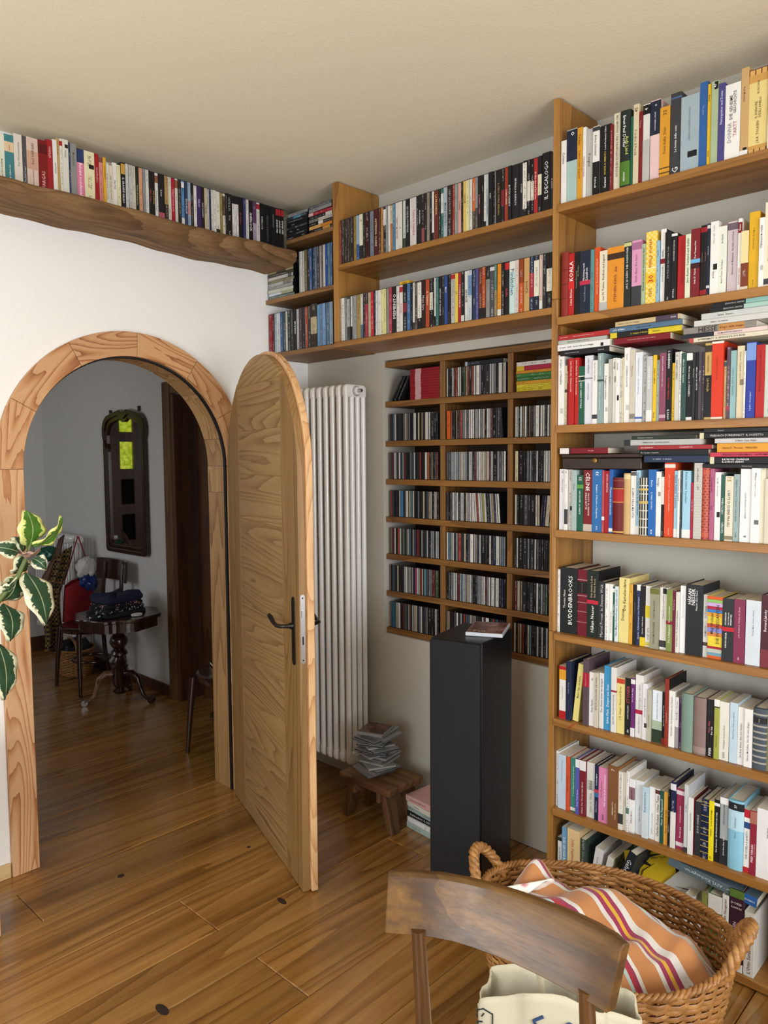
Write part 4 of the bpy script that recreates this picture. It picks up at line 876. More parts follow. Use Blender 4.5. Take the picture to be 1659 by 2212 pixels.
BEAM = [
 (-1559.8,22.9,168,'c8c4b4',[],[]),
 (-1536.8,21.3,169,'dfe0cc',[],[('Margherita in the Winter',0.08,0.5,'3a3a3a','d',0.35)]),
 (-1515.6,29.4,173,'3f7f86',[(0.66,0.86,'e0c4a0')],[('ELDER WING 151',0.05,0.4,'dceaea','u',0.45),('KNAUR',0.7,0.8,'b0402a','u',0.3)]),
 (-1486.1,27.9,182,'dcd6c8',[],[('Das Wintermädchen',0.4,0.85,'8a8278','u',0.4)]),
 (-1458.2,14.9,183,'4a4c50',[],[('The Dark Tower',0.1,0.45,'c8c8c8','u',0.4)]),
 (-1443.3,40.5,184,'d8c0b0',[(0.4,0.75,'c8a08a')],[('fred VARGAS',0.5,0.9,'6a4a40','u',0.45),('Der Zorn der Einsiedlerin',0.05,0.4,'5a4a44','u',0.35)]),
 (-1402.8,31.7,186,'7a1418',[(0.75,0.93,'5a0c10')],[('VARGAS',0.08,0.42,'e8a8a0','u',0.45)]),
 (-1371.1,21.2,196,'a01c22',[],[('THIESLER',0.65,0.9,'e8b0b0','d',0.35)]),
 (-1349.9,15.4,201,'e6e4de',[],[('PARTIGIANI',0.3,0.7,'4a4a4a','d',0.35)]),
 (-1334.5,11.6,212,'c8a868',[],[]),
 (-1322.9,9.5,212,'e0dcd0',[(0.88,0.96,'b02a2a')],[]),
 (-1313.4,23.1,214,'dcdace',[(0.86,0.92,'1a1a1a')],[('Narduzzi',0.7,0.82,'5a5a54','d',0.25)]),
 (-1290.2,7.0,209,'2a3a5a',[],[]),
 (-1283.2,24.4,209,'8c8c88',[],[('Manuel dello',0.6,0.85,'5a5a58','d',0.3)]),
 (-1258.8,27.0,197,'22202a',[(0.08,0.75,'d87a9c'),(0.76,0.99,'2a3a6a')],[('Balcani occidentali',0.12,0.74,'fce8f0','d',0.5)]),
 (-1231.9,39.8,196,'e6deb4',[(0.68,0.76,'1a1a1a')],[]),
 (-1192.1,17.2,196,'9c1c22',[],[('Hotel Bosforo',0.4,0.8,'e8b0b0','d',0.4)]),
 (-1174.9,15.4,187,'d08a82',[(0.9,1,'7a4a44')],[]),
 (-1159.5,11.8,190,'d8a42a',[],[('IL GATTOPARDO',0.5,0.9,'6a4a10','d',0.4)]),
 (-1147.7,12.8,172,'dcd8cc',[],[('dei funghi tra Brindisi e la montagna',0.1,0.9,'6a6458','d',0.4)]),
 (-1134.9,16.7,169,'dcd4bc',[],[('dello Hobby sulle nuvole',0.1,0.9,'6a6458','d',0.4)]),
 (-1118.2,17.8,184,'e4e2da',[],[('Das Feld',0.4,0.7,'4a4a4a','d',0.4)]),
 (-1100.4,14.6,180,'dcd8ae',[],[]),
 (-1085.9,18.6,193,'17171a',[(0.78,0.99,'c89a4a')],[('IL GRANDE GALAO',0.2,0.7,'e4e4e4','d',0.45)]),
 (-1067.3,12.8,196,'c8cac6',[(0,0.1,'1a1a1a')],[]),
 (-1054.5,14.4,197,'bcbcb8',[(0,0.12,'1a1a1a')],[]),
 (-1040.1,15.0,194,'c8c4b4',[],[]),
 (-1025.1,14.1,194,'20281c',[],[('Ritratto di una giovane',0.1,0.75,'a8b070','d',0.45)]),
 (-1011.0,16.2,195,'cf9a7c',[],[]),
 (-994.8,12.8,195,'8a8c8c',[],[]),
 (-982.0,13.9,196,'d4d4d0',[],[]),
 (-968.2,14.5,193,'1c1c1e',[],[('DEAD MEN',0.3,0.7,'a83a3a','u',0.5)]),
 (-953.7,13.0,192,'1a1a18',[],[('Woman in Gold',0.3,0.65,'c8a83a','u',0.45)]),
 (-940.7,14.7,193,'dcdad4',[(0.8,0.95,'8a5a3a')],[('Revolutionary Road',0.15,0.7,'5a5a5a','d',0.5)]),
 (-926.0,27.5,193,'1c1a1e',[(0,0.2,'b05a6a')],[('Lover',0.5,0.7,'e8e8e8','d',0.3)]),
 (-898.5,17.1,193,'a88a58',[(0,0.4,'3a2a1c')],[]),
 (-881.3,15.1,193,'d4d0c4',[],[]),
 (-866.2,16.3,192,'a81c30',[],[('EVEREST PIXAR 2014',0.2,0.85,'e8a8b0','d',0.45)]),
 (-850.0,13.7,194,'cfcac0',[(0.8,0.97,'8a5a3a')],[]),
 (-836.3,15.4,193,'2c2a26',[],[]),
 (-820.9,15.0,194,'5a84b0',[(0,0.2,'d8d8d8'),(0.85,0.97,'e0e0e0')],[]),
 (-805.9,15.6,193,'2a3a58',[],[('BITTERTONE',0.2,0.75,'c8d0e0','u',0.5)]),
 (-790.3,15.2,195,'9ab0c4',[(0.3,0.6,'b08a8a')],[]),
 (-775.1,13.6,194,'1c1a1c',[],[]),
 (-761.5,14.8,188,'dcdad6',[],[]),
 (-746.7,21.8,190,'3c2c5c',[],[('PERSO',0.5,0.75,'c8bce0','d',0.4)]),
 (-724.9,15.1,190,'1f1d1f',[],[("L'INFINITA SFIDA",0.25,0.75,'d8d8d8','u',0.4)]),
 (-709.8,12.8,191,'c4b090',[],[('FURORE',0.35,0.7,'2a2a2a','d',0.6)]),
 (-697.0,12.9,191,'b8bcb8',[],[]),
 (-684.1,7.7,192,'262c50',[],[]),
 (-676.4,10.6,192,'d6d4cc',[],[]),
 (-665.8,14.3,193,'dcdad4',[],[]),
 (-651.5,19.8,191,'d8d6c8',[(0,0.15,'2a3020')],[]),
 (-631.7,14.5,191,'8a7a40',[],[]),
 (-617.2,14.6,190,'d0cabc',[(0.5,0.95,'4a3a2a')],[]),
 (-602.6,8.6,187,'2a2a2a',[],[]),
 (-594.1,26.5,198,'1c1c1c',[],[]),
 (-567.6,11.2,194,'dcdad6',[(0.82,1,'151515')],[]),
 (-556.5,10.6,196,'dad8d4',[(0.82,1,'151515')],[]),
 (-545.9,11.3,197,'dcdad6',[(0.82,1,'151515')],[]),
 (-534.6,24.6,195,'17171a',[],[('Mi chiamo',0.4,0.65,'a83a5a','d',0.4)]),
 (-510.0,15.9,196,'3a3a6a',[],[]),
 (-494.0,16.7,197,'dcdad4',[],[]),
 (-477.4,20.7,193,'151517',[],[('SHERLOCK',0.3,0.72,'f0f0f0','d',0.6)]),
 (-456.7,20.9,198,'5a3a5c',[(0,0.5,'a89ab0')],[]),
 (-435.8,18.4,200,'d4d2ce',[(0.85,0.97,'b02a3a')],[]),
 (-417.4,24.6,200,'131315',[],[('SHERLOCK',0.4,0.7,'c8c8c8','d',0.4)]),
 (-392.8,39.7,208,'0f0f11',[],[('PENNY DREADFUL',0.15,0.75,'5a5a5e','d',0.3)]),
 (-353.1,28.0,204,'17171a',[],[('WESTWORLD',0.5,0.85,'8a8a8e','d',0.25)]),
 (-325.1,15.1,200,'1a1818',[(0.84,0.99,'b02a36')],[('ANNEI MIEI',0.4,0.75,'e8e8e8','d',0.6)]),
 (-310.0,14.5,201,'1a1818',[(0.84,0.99,'b02a36')],[('ANNEI MIEI',0.4,0.75,'e8e8e8','d',0.6)]),
 (-295.4,15.3,202,'1a1818',[(0.84,0.99,'b02a36')],[('ANNEI MIEI',0.4,0.75,'e8e8e8','d',0.6)]),
 (-280.1,18.3,203,'5a5a48',[],[]),
]
N_BEAM_BOOKS = 23
# ------------------------------------------------------------------ books, film cases and disc cases
def ordn(n):
    return {1:'first',2:'second',3:'third',4:'fourth',5:'fifth',6:'sixth',7:'seventh',8:'eighth',9:'ninth',10:'tenth'}.get(n, '%d%s' % (n, 'th' if 10 <= n % 100 <= 20 else {1:'st',2:'nd',3:'rd'}.get(n % 10,'th')))
def cname(h):
    import colorsys
    r, g, b = [int(h[i:i+2],16)/255 for i in (0,2,4)]
    H, Sx, V = colorsys.rgb_to_hsv(r,g,b); H *= 360
    if V < 0.2 or (V < 0.27 and Sx < 0.4): return 'black'
    if Sx < 0.13: return 'white' if V > 0.82 else ('light grey' if V > 0.62 else ('grey' if V > 0.4 else 'dark grey'))
    if 25 < H < 75 and Sx < 0.3 and V > 0.7: return 'cream'
    d = 'dark ' if V < 0.5 else ('pale ' if Sx < 0.35 else '')
    if H < 14 or H > 345: return d+('pink' if V > .75 and Sx < .5 else 'red')
    if H < 38: return ('brown' if V < 0.62 else ('tan' if Sx < 0.55 else 'orange'))
    if H < 68: return ('olive' if V < 0.62 else d+'yellow')
    if H < 165: return d+'green'
    if H < 200: return d+('teal' if V < .75 else 'blue')
    if H < 255: return d+'blue'
    if H < 300: return d+'purple'
    return d+('mauve' if V < .75 else 'pink')

def cover(h, rough=0.5):
    key = ('cover', h)
    if key not in MATS:
        t = NT('cover_'+h); c = tuple(q*0.9 for q in lin(h)[:3])+(1,); t.b.inputs['Specular IOR Level'].default_value = 0.3
        co = t.coords(rnd=True); nz = t.noise(co, 22, 4)
        t.base(t.mix(nz, tuple(x*0.9 for x in c[:3])+(1,), tuple(min(1,x*1.08) for x in c[:3])+(1,)))
        t.rough(rough)
        MATS[key] = t.m
    return MATS[key]
def printed(h):
    """spine paper with a column of small dark or light print too fine to read"""
    key = ('print', h)
    if key not in MATS:
        t = NT('printed_'+h); c = tuple(q*0.9 for q in lin(h)[:3])+(1,); t.b.inputs['Specular IOR Level'].default_value = 0.3; lum = 0.3*c[0]+0.6*c[1]+0.1*c[2]
        ink = tuple(x*0.25 for x in c[:3])+(1,) if lum > 0.18 else tuple(min(1,x*0.5+0.3) for x in c[:3])+(1,)
        g = t.n('ShaderNodeTexCoord').outputs['Generated']
        sp = t.n('ShaderNodeSeparateXYZ'); t.l(g, sp.inputs[0])
        gx = t.math('LESS_THAN', t.math('ABSOLUTE', t.math('SUBTRACT', sp.outputs[0], 0.5)), 0.2)
        co = t.coords((90, 1, 260), True)
        n1 = t.math('GREATER_THAN', t.noise(co, 1.6, 2), 0.52)
        co2 = t.coords((1, 1, 14), True)
        n2 = t.math('GREATER_THAN', t.noise(co2, 1.5, 1), 0.5)
        f = t.math('MULTIPLY', t.math('MULTIPLY', gx, n1), t.math('MULTIPLY', n2, 0.75))
        t.base(t.mix(f, c, ink)); t.rough(0.4)
        MATS[key] = t.m
    return MATS[key]
def deco_mat(kind, h):
    key = ('deco', kind)
    if key in MATS: return MATS[key]
    t = NT('deco_'+kind); co = t.coords(rnd=False)
    if kind == 'checks':
        ck = t.n('ShaderNodeTexChecker'); ck.inputs['Scale'].default_value = 130; t.l(co, ck.inputs[0])
        t.base(t.mix(t.math('MULTIPLY', ck.outputs['Fac'], 0.45), h, 'f6ecb0'))
    else:
        br = t.n('ShaderNodeTexBrick'); t.l(co, br.inputs[0])
        tc = t.coords((1,1,1), False, (R_(90),0,0)); t.l(tc, br.inputs[0])
        sc, c1, mo, bw, rh, ms, off = {'plaid': (22,'cfa058','6a4424',.35,.85,.04,.0), 'grid': (60,'141416','c8c4b0',.5,1.6,.10,.0),
               'damask': (120,'c9c7bf','b2b0a8',.7,1.0,.2,.5), 'steps': (60,'7a1e1c','b8523c',.7,.5,.16,.5)}[kind]
        br.offset = off
        br.inputs['Scale'].default_value = sc; br.inputs['Color1'].default_value = lin(c1); br.inputs['Color2'].default_value = lin(c1)
        br.inputs['Mortar'].default_value = lin(mo); br.inputs['Mortar Size'].default_value = ms
        br.inputs['Brick Width'].default_value = bw; br.inputs['Row Height'].default_value = rh
        t.l(br.outputs[0], t.b.inputs['Base Color'])
    t.rough(0.45); MATS[key] = t.m; return t.m
def paper_mat():
    t = NT('paper_pages'); co = t.coords((600,4,4), True)
    n = t.noise(co, 1.0, 2); t.base(t.mix(n, 'c9bfa6', 'e6dfcd')); t.rough(0.9)
    return t.m
M_paper = paper_mat()

TXT = {}
def glyphs(body):
    if body not in TXT:
        cu = bpy.data.curves.new('lettering', 'FONT'); cu.body = body; cu.size = 1; cu.resolution_u = 1; cu.offset = 0.006
        ob = bpy.data.objects.new('lettering', cu)
        me = bpy.data.meshes.new_from_object(ob)
        n = len(me.vertices); a = np.zeros(n*3); me.vertices.foreach_get('co', a); a = a.reshape(-1,3)
        TXT[body] = (a, [tuple(p.vertices) for p in me.polygons])
        bpy.data.objects.remove(ob); bpy.data.curves.remove(cu); bpy.data.meshes.remove(me)
    return TXT[body]
def ink(h): return plain('ink_'+h, h, 0.6)
def lettering(parent, body, x, y, z0, z1, height, col, d, name='lettering'):
    """text on the plane facing -y of the parent: d='u' reads upward, 'd' downward, 'h' across (x = left end, z0 = baseline, z1 = width)"""
    a, f = glyphs(body)
    if len(a) == 0: return None
    mn, mx = a.min(0), a.max(0); wid = max(1e-4, mx[0]-mn[0])
    L = (z1-z0) if d != 'h' else z1
    s = min(height/0.72, L/wid)
    tx = (a[:,0]-mn[0]-wid/2)*s; ty = (a[:,1]-0.36)*s
    zc = (z0+z1)/2
    if d == 'u': X = x-ty; Z = zc+tx
    elif d == 'd': X = x+ty; Z = zc-tx
    else: X = x+L/2+tx; Z = z0+0.36*s+ty
    me = bpy.data.meshes.new(name)
    me.from_pydata([(float(p), y, float(q)) for p, q in zip(X,Z)], [], f)
    me.materials.append(ink(col))
    return put(name, me, parent)

def spine_line(w, bulge, off=0.0, n=6):
    if bulge <= 0:
        c = min(0.0012, w*0.2)
        return [(-off, c), (c*0.3-off, c*0.3-off), (c, -off), (w-c, -off), (w-c*0.3+off, c*0.3-off), (w+off, c)]
    return [(w/2-(w/2+off)*math.cos(PI*i/n), -(bulge*math.sin(PI*i/n))-off+ (0.0 if 0 < i < n else off)) for i in range(n+1)]

def book(name, w, h, d, col, bands=(), texts=(), rd=0, hb=0, bc=None, deco=None, tilt=None, spine_print=False, pages=True):
    """spine faces -y, thickness along +x, height z"""
    bul = min(0.007, w*0.2) if rd else 0.0
    t = 0.0028 if hb else 0.0009
    if w < 0.007: t = 0.0007
    fr = spine_line(w, bul)
    out = fr+[(w, d), (w-t, d), (w-t, t+0.001), (t, t+0.001), (t, d), (0, d)]
    cm = deco_mat(deco, col) if deco else (printed(col) if spine_print else cover(col))
    o = MB().prism(out, 0, h).build(name, cm, smooth=35 if rd else None)
    if bc:
        MB().box(w-0.0005, w+0.0004, 0.004, d, 0, h).build('back_board', cover(bc), o)
    if pages:
        ins = 0.003 if hb else 0.0003
        MB().box(t+0.0001, w-t-0.0001, t+0.0011, d-(0.004 if hb else 0.0005), ins, h-ins).build('pages', M_paper, o)
    for i, (f0, f1, c) in enumerate(bands):
        e = 0.0005+0.00018*i
        if bul <= 0 and f1-f0 <= 0.09 and 0.03 < f0 < 0.93 and c in ('141416','1a1a1a','3a3a3a','c4c4be','b8b8b0','9a9a94','8a7f62','6a6a6a','b8b8b2') and w > 0.008:
            MB().box(w*0.42, w*0.93, -e, 0.001, f0*h, f1*h).build('emblem', cover(c), o); continue
        ln = spine_line(w, bul, e)
        P = ln+[(w+e*0.5, 0.0042), (-e*0.5, 0.0042)] if bul <= 0 else [(p, q) for p, q in ln]+[(w, 0.003), (0, 0.003)]
        MB().prism(P, f0*h+0.0003, f1*h-0.0003).build('spine_band', cover(c), o)
    k = len(bands)
    for tx in texts:
        body, f0, f1, c, dr, wf = tx[:6]; off = tx[6] if len(tx) > 6 else 0.0
        lettering(o, body, w/2+off*w, -bul-0.0008-0.0002*k-0.0003, f0*h, f1*h, wf*w, c, dr)
    return o

def place_right(o, y, z, x=-0.258, tilt=0.0):
    """stand on a shelf of the right wall: spine to the room (-x), thickness running towards -y"""
    o.matrix_world = Matrix.Translation((x, y, z)) @ Matrix.Rotation(-PI/2, 4, 'Z') @ Matrix.Rotation(tilt, 4, 'Y')
def place_right_flat(o, y, z, w, x=-0.255, yaw=0.0, roll=0.0):
    """lie flat with the spine to the room; height runs towards -y"""
    o.matrix_world = Matrix.Translation((x, y, z+w)) @ Matrix.Rotation(-PI/2+yaw, 4, 'Z') @ Matrix.Rotation(roll, 4, 'Y') @ Matrix.Rotation(PI/2, 4, 'Y')

SHELF_Z = {'A': 2.450, 'B': 2.074, 'C': 1.707, 'D': 1.345, 'E': 0.982, 'F': 0.674, 'G': 0.346, 'H': 0.035}
SHELF_N = {'A': 'top', 'B': 'second', 'C': 'third', 'D': 'fourth', 'E': 'fifth', 'F': 'sixth', 'G': 'seventh', 'H': 'bottom'}
rb = random.Random(11)
def thick(w): return 'thick ' if w > 36 else ('slim ' if w < 15 else '')
for k, rows in (('A',BOOKS_A),('B',BOOKS_B),('C',BOOKS_C),('D',BOOKS_D),('E',BOOKS_E),('F',BOOKS_F),('G',BOOKS_G),('H',BOOKS_H)):
    for i, (y, w, h, col, bands, texts, op) in enumerate(rows):
        W_, H_ = w/1000-0.0005, h/1000
        if k == 'H': H_ = [0.20,0.245,0.25,0.225][i]; W_ = [0.017,0.022,0.046,0.020][i]; y = [1622,1641,1665,1713][i]
        W_ -= max(0, 1611-y)/1000
        op = dict(op); tilt = op.pop('tilt', 0)
        d = min(0.235, max(0.115, H_*rb.uniform(0.60,0.68)))
        if op.get('hb'): d = min(0.235, H_*rb.uniform(0.63,0.7))
        o = book('book', W_, H_, d, col, bands, texts, spine_print=not texts and not op.get('rd') and not op.get('deco'), **op)
        back = rb.uniform(-0.003,0.006) if k in 'ABCD' else rb.uniform(0.0,0.012)
        place_right(o, -max(y,1611)/1000, SHELF_Z[k]+0.0004+W_*math.sin(R_(tilt)), -0.258+back, R_(tilt))
        kind = 'hardback' if op.get('hb') else 'paperback'
        sh = SHELF_N[k]
        two = ''
        if bands and len(bands) <= 3:
            bcn = cname(max(bands, key=lambda q: q[1]-q[0])[2])
            if bcn != cname(col): two = ' and '+bcn
        tag(o, '%s%s%s %s, %s from left on the %s bookcase shelf' % (thick(w), cname(col), two, kind, ordn(i+1), sh), 'book', 'books standing on the %s bookcase shelf' % sh)

o = MB().tube([(-0.255,-1.695,0.677),(-0.268,-1.70,0.676),(-0.2735,-1.694,0.672),(-0.2745,-1.680,0.660),(-0.2745,-1.672,0.650)],0.0011,5).build('ribbon_marker', plain('red_ribbon','b03020',.6), smooth=60)
tag(o, 'thin red ribbon marker hanging over the sixth shelf edge', 'ribbon')
# books lying on top of the rows
def flat_stack(k, items, where, base, y0_default=None):
    z = base
    for j, (y0, y1, w, col, bands, texts, yaw, hb, dx) in enumerate(items):
        h = (y0-y1); d = 0.13
        o = book('book', w, h, d, col, bands, texts, hb=hb, spine_print=not texts)
        place_right_flat(o, y0, z, w, -0.262+dx, R_(yaw))
        z += w+0.0006
        tag(o, '%s book lying flat, %s from bottom of %s' % (cname(col), ordn(j+1), where), 'book', 'books lying on the %s bookcase shelf' % SHELF_N[k])
    return z
tC = 0.24+SHELF_Z['C']+0.001
flat_stack('C', [(-1.620,-1.80,0.017,'1a1a1c',[],[("L'EMBLA DI DIVENIRE POLIZIA",.1,.4,'b8b8b8','u',.4),('Feltrinelli',.78,.9,'b8b8b8','u',.3)],0,0,0),
  (-1.6118,-1.806,0.021,'e8e8e6',[(.83,.88,'1a1a1a')],[('proemio - keith   da solo nella terra selvaggia',.05,.7,'2a2a2a','u',.4)],-1,1,-0.004),
  (-1.6118,-1.79,0.014,'b4b8ae',[],[("Rigoni Stern  Il sergente nella neve",.2,.65,'3a3a38','u',.3)],.5,0,0),
  (-1.6118,-1.80,0.016,'b02c2c',[],[('ALDOUS HUXLEY',.04,.2,'f0d8d4','u',.3),('IL MONDO NUOVO RITORNO AL MONDO NUOVO',.3,.72,'f0d8d4','u',.25)],-.5,0,0)], 'left stack on third bookcase shelf', tC-0.006)
flat_stack('C', [(-1.815,-2.0,0.020,'7c1420',[],[('NON HAI MAI CAPITO CHE COSA TI AMAVO',.25,.75,'d8a0a4','u',.25)],0,0,0.004),
  (-1.803,-2.035,0.017,'d8c22a',[(.1,.55,'1a1a1a')],[('Le campane di Bicêtre',.3,.54,'d8c22a','u',.35),('Simenon',.6,.72,'3a3410','u',.3)],1,0,0),
  (-1.801,-2.04,0.016,'54728e',[],[('john williams',.05,.22,'e8eef4','u',.4),('nulla, solo la notte',.38,.6,'1e2a36','u',.3)],-1,0,0),
  (-1.823,-2.035,0.015,'c9b48a',[(.64,.97,'4a3e4e')],[("Dazzero  L'arte del cammino",.04,.4,'5a4a30','u',.3),('Guida',.86,.95,'d8d0d8','u',.35)],-1.5,0,-0.006)], 'middle stack on third bookcase shelf', tC+0.013)
zz = flat_stack('C', [(-2.06,-2.29,0.013,'dcd4bc',[(.0,.06,'b84a4a')],[('DÜRRENMATT  IL GIUDICE E IL SUO BOIA',.12,.7,'2a2a26','u',.45)],0,0,0),
  (-2.035,-2.28,0.012,'e0cac4',[(.0,.4,'20222a')],[('LA MORTE DI IVAN ILIC',.42,.75,'5a3a3a','u',.4)],0,0,0),
  (-2.042,-2.25,0.019,'8a847c',[(.5,.85,'c08a4a')],[('HESSE',.22,.48,'1e1a18','u',.8),('Il lupo della steppa',.52,.84,'6a2a18','u',.4)],0,0,0),
  (-2.075,-2.30,0.017,'cfcfca',[],[('Sartre  La nausea',.15,.5,'3a3a3a','u',.3)],0,0,-0.003),
  (-2.095,-2.31,0.018,'c4c8c4',[],[('Sartre  Il muro',.15,.5,'3a3a3a','u',.3)],0,0,0),
  (-2.12,-2.31,0.013,'a8c8bc',[(.0,.5,'17181a')],[('JEAN-PAUL SARTRE',.2,.48,'b0b4b0','u',.35)],0,0,0),
  (-2.125,-2.315,0.013,'8ab8ae',[(.0,.5,'17181a')],[('JEAN-PAUL SARTRE',.2,.48,'b0b4b0','u',.35)],0,0,0)], 'right stack on third bookcase shelf', tC-0.008)
# fourth shelf: lockable wooden box with a book on it, two stacks
tD = SHELF_Z['D']+0.2125
bx = tag(empty('wooden_box', (-0.255,-1.628,tD)), 'dark wooden box with a small brass clasp on the fourth bookcase shelf', 'box')
M_box = wood('dark_box_wood','120a05','2a190c','3a2412','y',1.2,7,.4,.3,True,.3)
MB().box(0, 0.17, -0.285, 0, 0, 0.036).build('body', M_box, bx, bevel=0.002)
MB().box(-0.003, 0.173, -0.288, 0.003, 0.037, 0.051).build('lid', M_box, bx, bevel=0.003)
M_brass = plain('aged_brass','8a6c3a',0.35,1.0)
cl = MB().lathe([(0.008,0),(0.008,0.002),(0.004,0.003)], 12).build('clasp', M_brass, bx, loc=(-0.0035,-0.125,0.028), rot=(0,-PI/2,0))
MB().box(-0.001,0.001,-0.004,0.004,-0.003,0.003).build('hook', M_brass, cl, loc=(0,0.008,0.002))
o = book('book', 0.019, 0.178, 0.12, '7a1420', [(.0,.2,'e6e2dc'),(.2,.24,'3a2a2a')], [('STONER',.6,.72,'d8a8a8','u',.25)])
place_right_flat(o, -1.622, tD+0.0515, 0.019, -0.262)
tag(o, 'dark red and white book lying on the dark wooden box', 'book', 'books lying on the fourth bookcase shelf')
tD2 = SHELF_Z['D']+0.2345
flat_stack('D', [(-1.925,-2.125,0.021,'22324e',[],[('H. HESSE   IL MIGLIO',.15,.45,'a8b4c4','u',.3)],0,0,0),
  (-1.908,-2.125,0.018,'17181a',[],[('Poe  Il pozzo e il pendolo',.03,.3,'d8d8d4','u',.35)],0,0,0),
  (-1.905,-2.135,0.013,'a02a30',[],[('RAY BRADBURY',.04,.22,'f0d0d0','u',.45),('FAHRENHEIT 451',.58,.75,'f0d0d0','u',.4)],0,0,0),
  (-1.858,-2.105,0.018,'b8b8b4',[(.0,.09,'26282a')],[('OMBRE ROSSE   LA LUNGA ESTATE',.25,.6,'4a4a4a','u',.3)],1,0,-0.004),
  (-1.882,-2.085,0.012,'2a3228',[],[('Daniele Lorenzoni',.05,.4,'a8b0a0','u',.4)],1,0,0)], 'middle stack on fourth bookcase shelf', tD2)
flat_stack('D', [(-2.112,-2.31,0.012,'1a1a1c',[],[('Michele Serra',.5,.75,'b8b8b8','u',.3)],0,0,0),
  (-2.13,-2.31,0.020,'151517',[(.0,.07,'d8d4b0')],[('RAYMOND CHANDLER',.2,.62,'f0f0f0','u',.3,-.16),('IL LUNGO ADDIO',.2,.54,'f0f0f0','u',.3,.2)],0,0,0),
  (-2.13,-2.31,0.013,'c43a52',[],[('FRIEDRICH DÜRRENMATT   LA PROMESSA',.2,.95,'2a1418','u',.4)],0,0,0),
  (-2.15,-2.31,0.026,'dc9a30',[],[('Henry D. Thoreau   WALDEN',.1,.7,'5a3a10','u',.3)],0,0,0),
  (-2.143,-2.31,0.014,'c8c8c6',[],[("D'Arte Casa d'altri",.3,.75,'5a5a5a','u',.4)],0,0,0),
  (-2.098,-2.31,0.017,'17181a',[(.0,.06,'d8d4b0')],[('FRIEDRICH DÜRRENMATT  IL SOSPETTO',.15,.85,'c8c8c4','u',.35)],0,0,0),
  (-2.11,-2.31,0.012,'202222',[],[('Buzzati',.1,.4,'a8a8a8','u',.35)],0,0,0)], 'right stack on fourth bookcase shelf', SHELF_Z['D']+0.2175)

# bottom shelf: leaning and fallen garden books
def garden(w, h, d, col, y, x, yaw, lean, lab, bands=(), texts=(), cov=None, z=None):
    o = book('book', w, h, d, col, bands, texts, hb=1)
    o.matrix_world = Matrix.Translation((x, y, (0.0357+w*math.sin(R_(max(0,lean))) if z is None else z))) @ Matrix.Rotation(-PI/2+R_(yaw), 4, 'Z') @ Matrix.Rotation(R_(lean), 4, 'Y')
    tag(o, lab, 'book', 'garden and cookery books on the bottom shelf')
    return o
def leafy(name, c1, c2, c3):
    t = NT(name); co = t.coords((1,1,1.5), True); vo = t.n('ShaderNodeTexVoronoi'); vo.inputs['Scale'].default_value = 32; t.l(co, vo.inputs['Vector'])
    n = t.noise(co, 30, 4)
    t.base(t.ramp(t.math('ADD', t.math('MULTIPLY', vo.outputs['Distance'], 0.7), t.math('MULTIPLY', n, 0.5)), [(0.3,c1),(0.5,c2),(0.75,c3)])); t.rough(0.35)
    return t.m
def front_cover(o, w, h, d, mat, x=None):
    return MB().box(w, w+0.0012, 0.003, d, 0.0, h).build('cover_picture', mat, o)
M_veg = leafy('vegetable_photo','2a3a1a','8aa04a','e8e4c8')
M_bluefern = leafy('blue_leaf_print','1c2a30','5a7a88','9ab0bc')
M_greenleaf = leafy('green_leaf_photo','22301a','5a7a34','9ab05a')
garden(0.030, 0.21, 0.15, 'e6e6e4', -1.735, -0.245, 0, 9, 'white hardback leaning right on the bottom bookcase shelf', (), [('Erna Horn',.7,.85,'8a8a8a','d',.25)])
o = garden(0.022, 0.20, 0.16, 'e9e8e2', -1.772, -0.25, 0, 13, 'white spined book with a vegetable photo cover leaning on the bottom shelf', (), [('für alle',.15,.5,'4a5a4a','d',.6)])
front_cover(o, 0.022, 0.20, 0.16, M_veg)
garden(0.030, 0.262, 0.10, '1c2834', -1.812, -0.258, -6, 20, 'dark navy book lettered Geheimnisse leaning on the bottom bookcase shelf', (), [('Geheimnisse und',.25,.93,'eef0f0','d',.55)])
o = garden(0.022, 0.20, 0.09, '26241f', -1.852, -0.19, 0, 20, 'dark brown book leaning behind the navy one on the bottom shelf')
def cover_up(w, h, d, col, c, lean, roll, lab):
    """book with its front cover turned to the room and tipped back"""
    L, r = R_(lean), R_(roll)
    n = Vector((-math.cos(L),0,math.sin(L))); u0 = Vector((0,-1,0)); v0 = n.cross(u0)
    u = u0*math.cos(r)+v0*math.sin(r); v = n.cross(u)
    o = book('book', w, h, d, col, hb=0)
    M = Matrix(((n.x,u.x,v.x,0),(n.y,u.y,v.y,0),(n.z,u.z,v.z,0),(0,0,0,1)))
    o.matrix_world = Matrix.Translation(c) @ M @ Matrix.Translation((-w,-d/2,-h/2))
    tag(o, lab, 'book', 'garden and cookery books on the bottom shelf'); return o
o = cover_up(0.018, 0.24, 0.15, '5a7080', (-0.135,-1.93,0.185), 38, -14, 'blue book with a leaf print cover tipped back on the bottom shelf')
MB().box(0.018, 0.0188, 0.002, 0.148, 0.001, 0.239).build('cover_picture', M_bluefern, o)
o = cover_up(0.014, 0.20, 0.165, 'd8b81c', (-0.215,-1.955,0.190), 40, 24, 'yellow massage book with black brush strokes on the bottom shelf')
q = MB()
q.tube([(0.0148,0.03,0.09),(0.0148,0.045,0.14),(0.0148,0.085,0.175),(0.0148,0.13,0.18)], [.002,.006,.005,.001], 6, flat=.15)
q.tube([(0.0148,0.035,0.08),(0.0148,0.06,0.13),(0.0148,0.10,0.15)], [.001,.005,.001], 6, flat=.15)
q.build('brush_stroke', plain('ink_black','121212',.6), o)
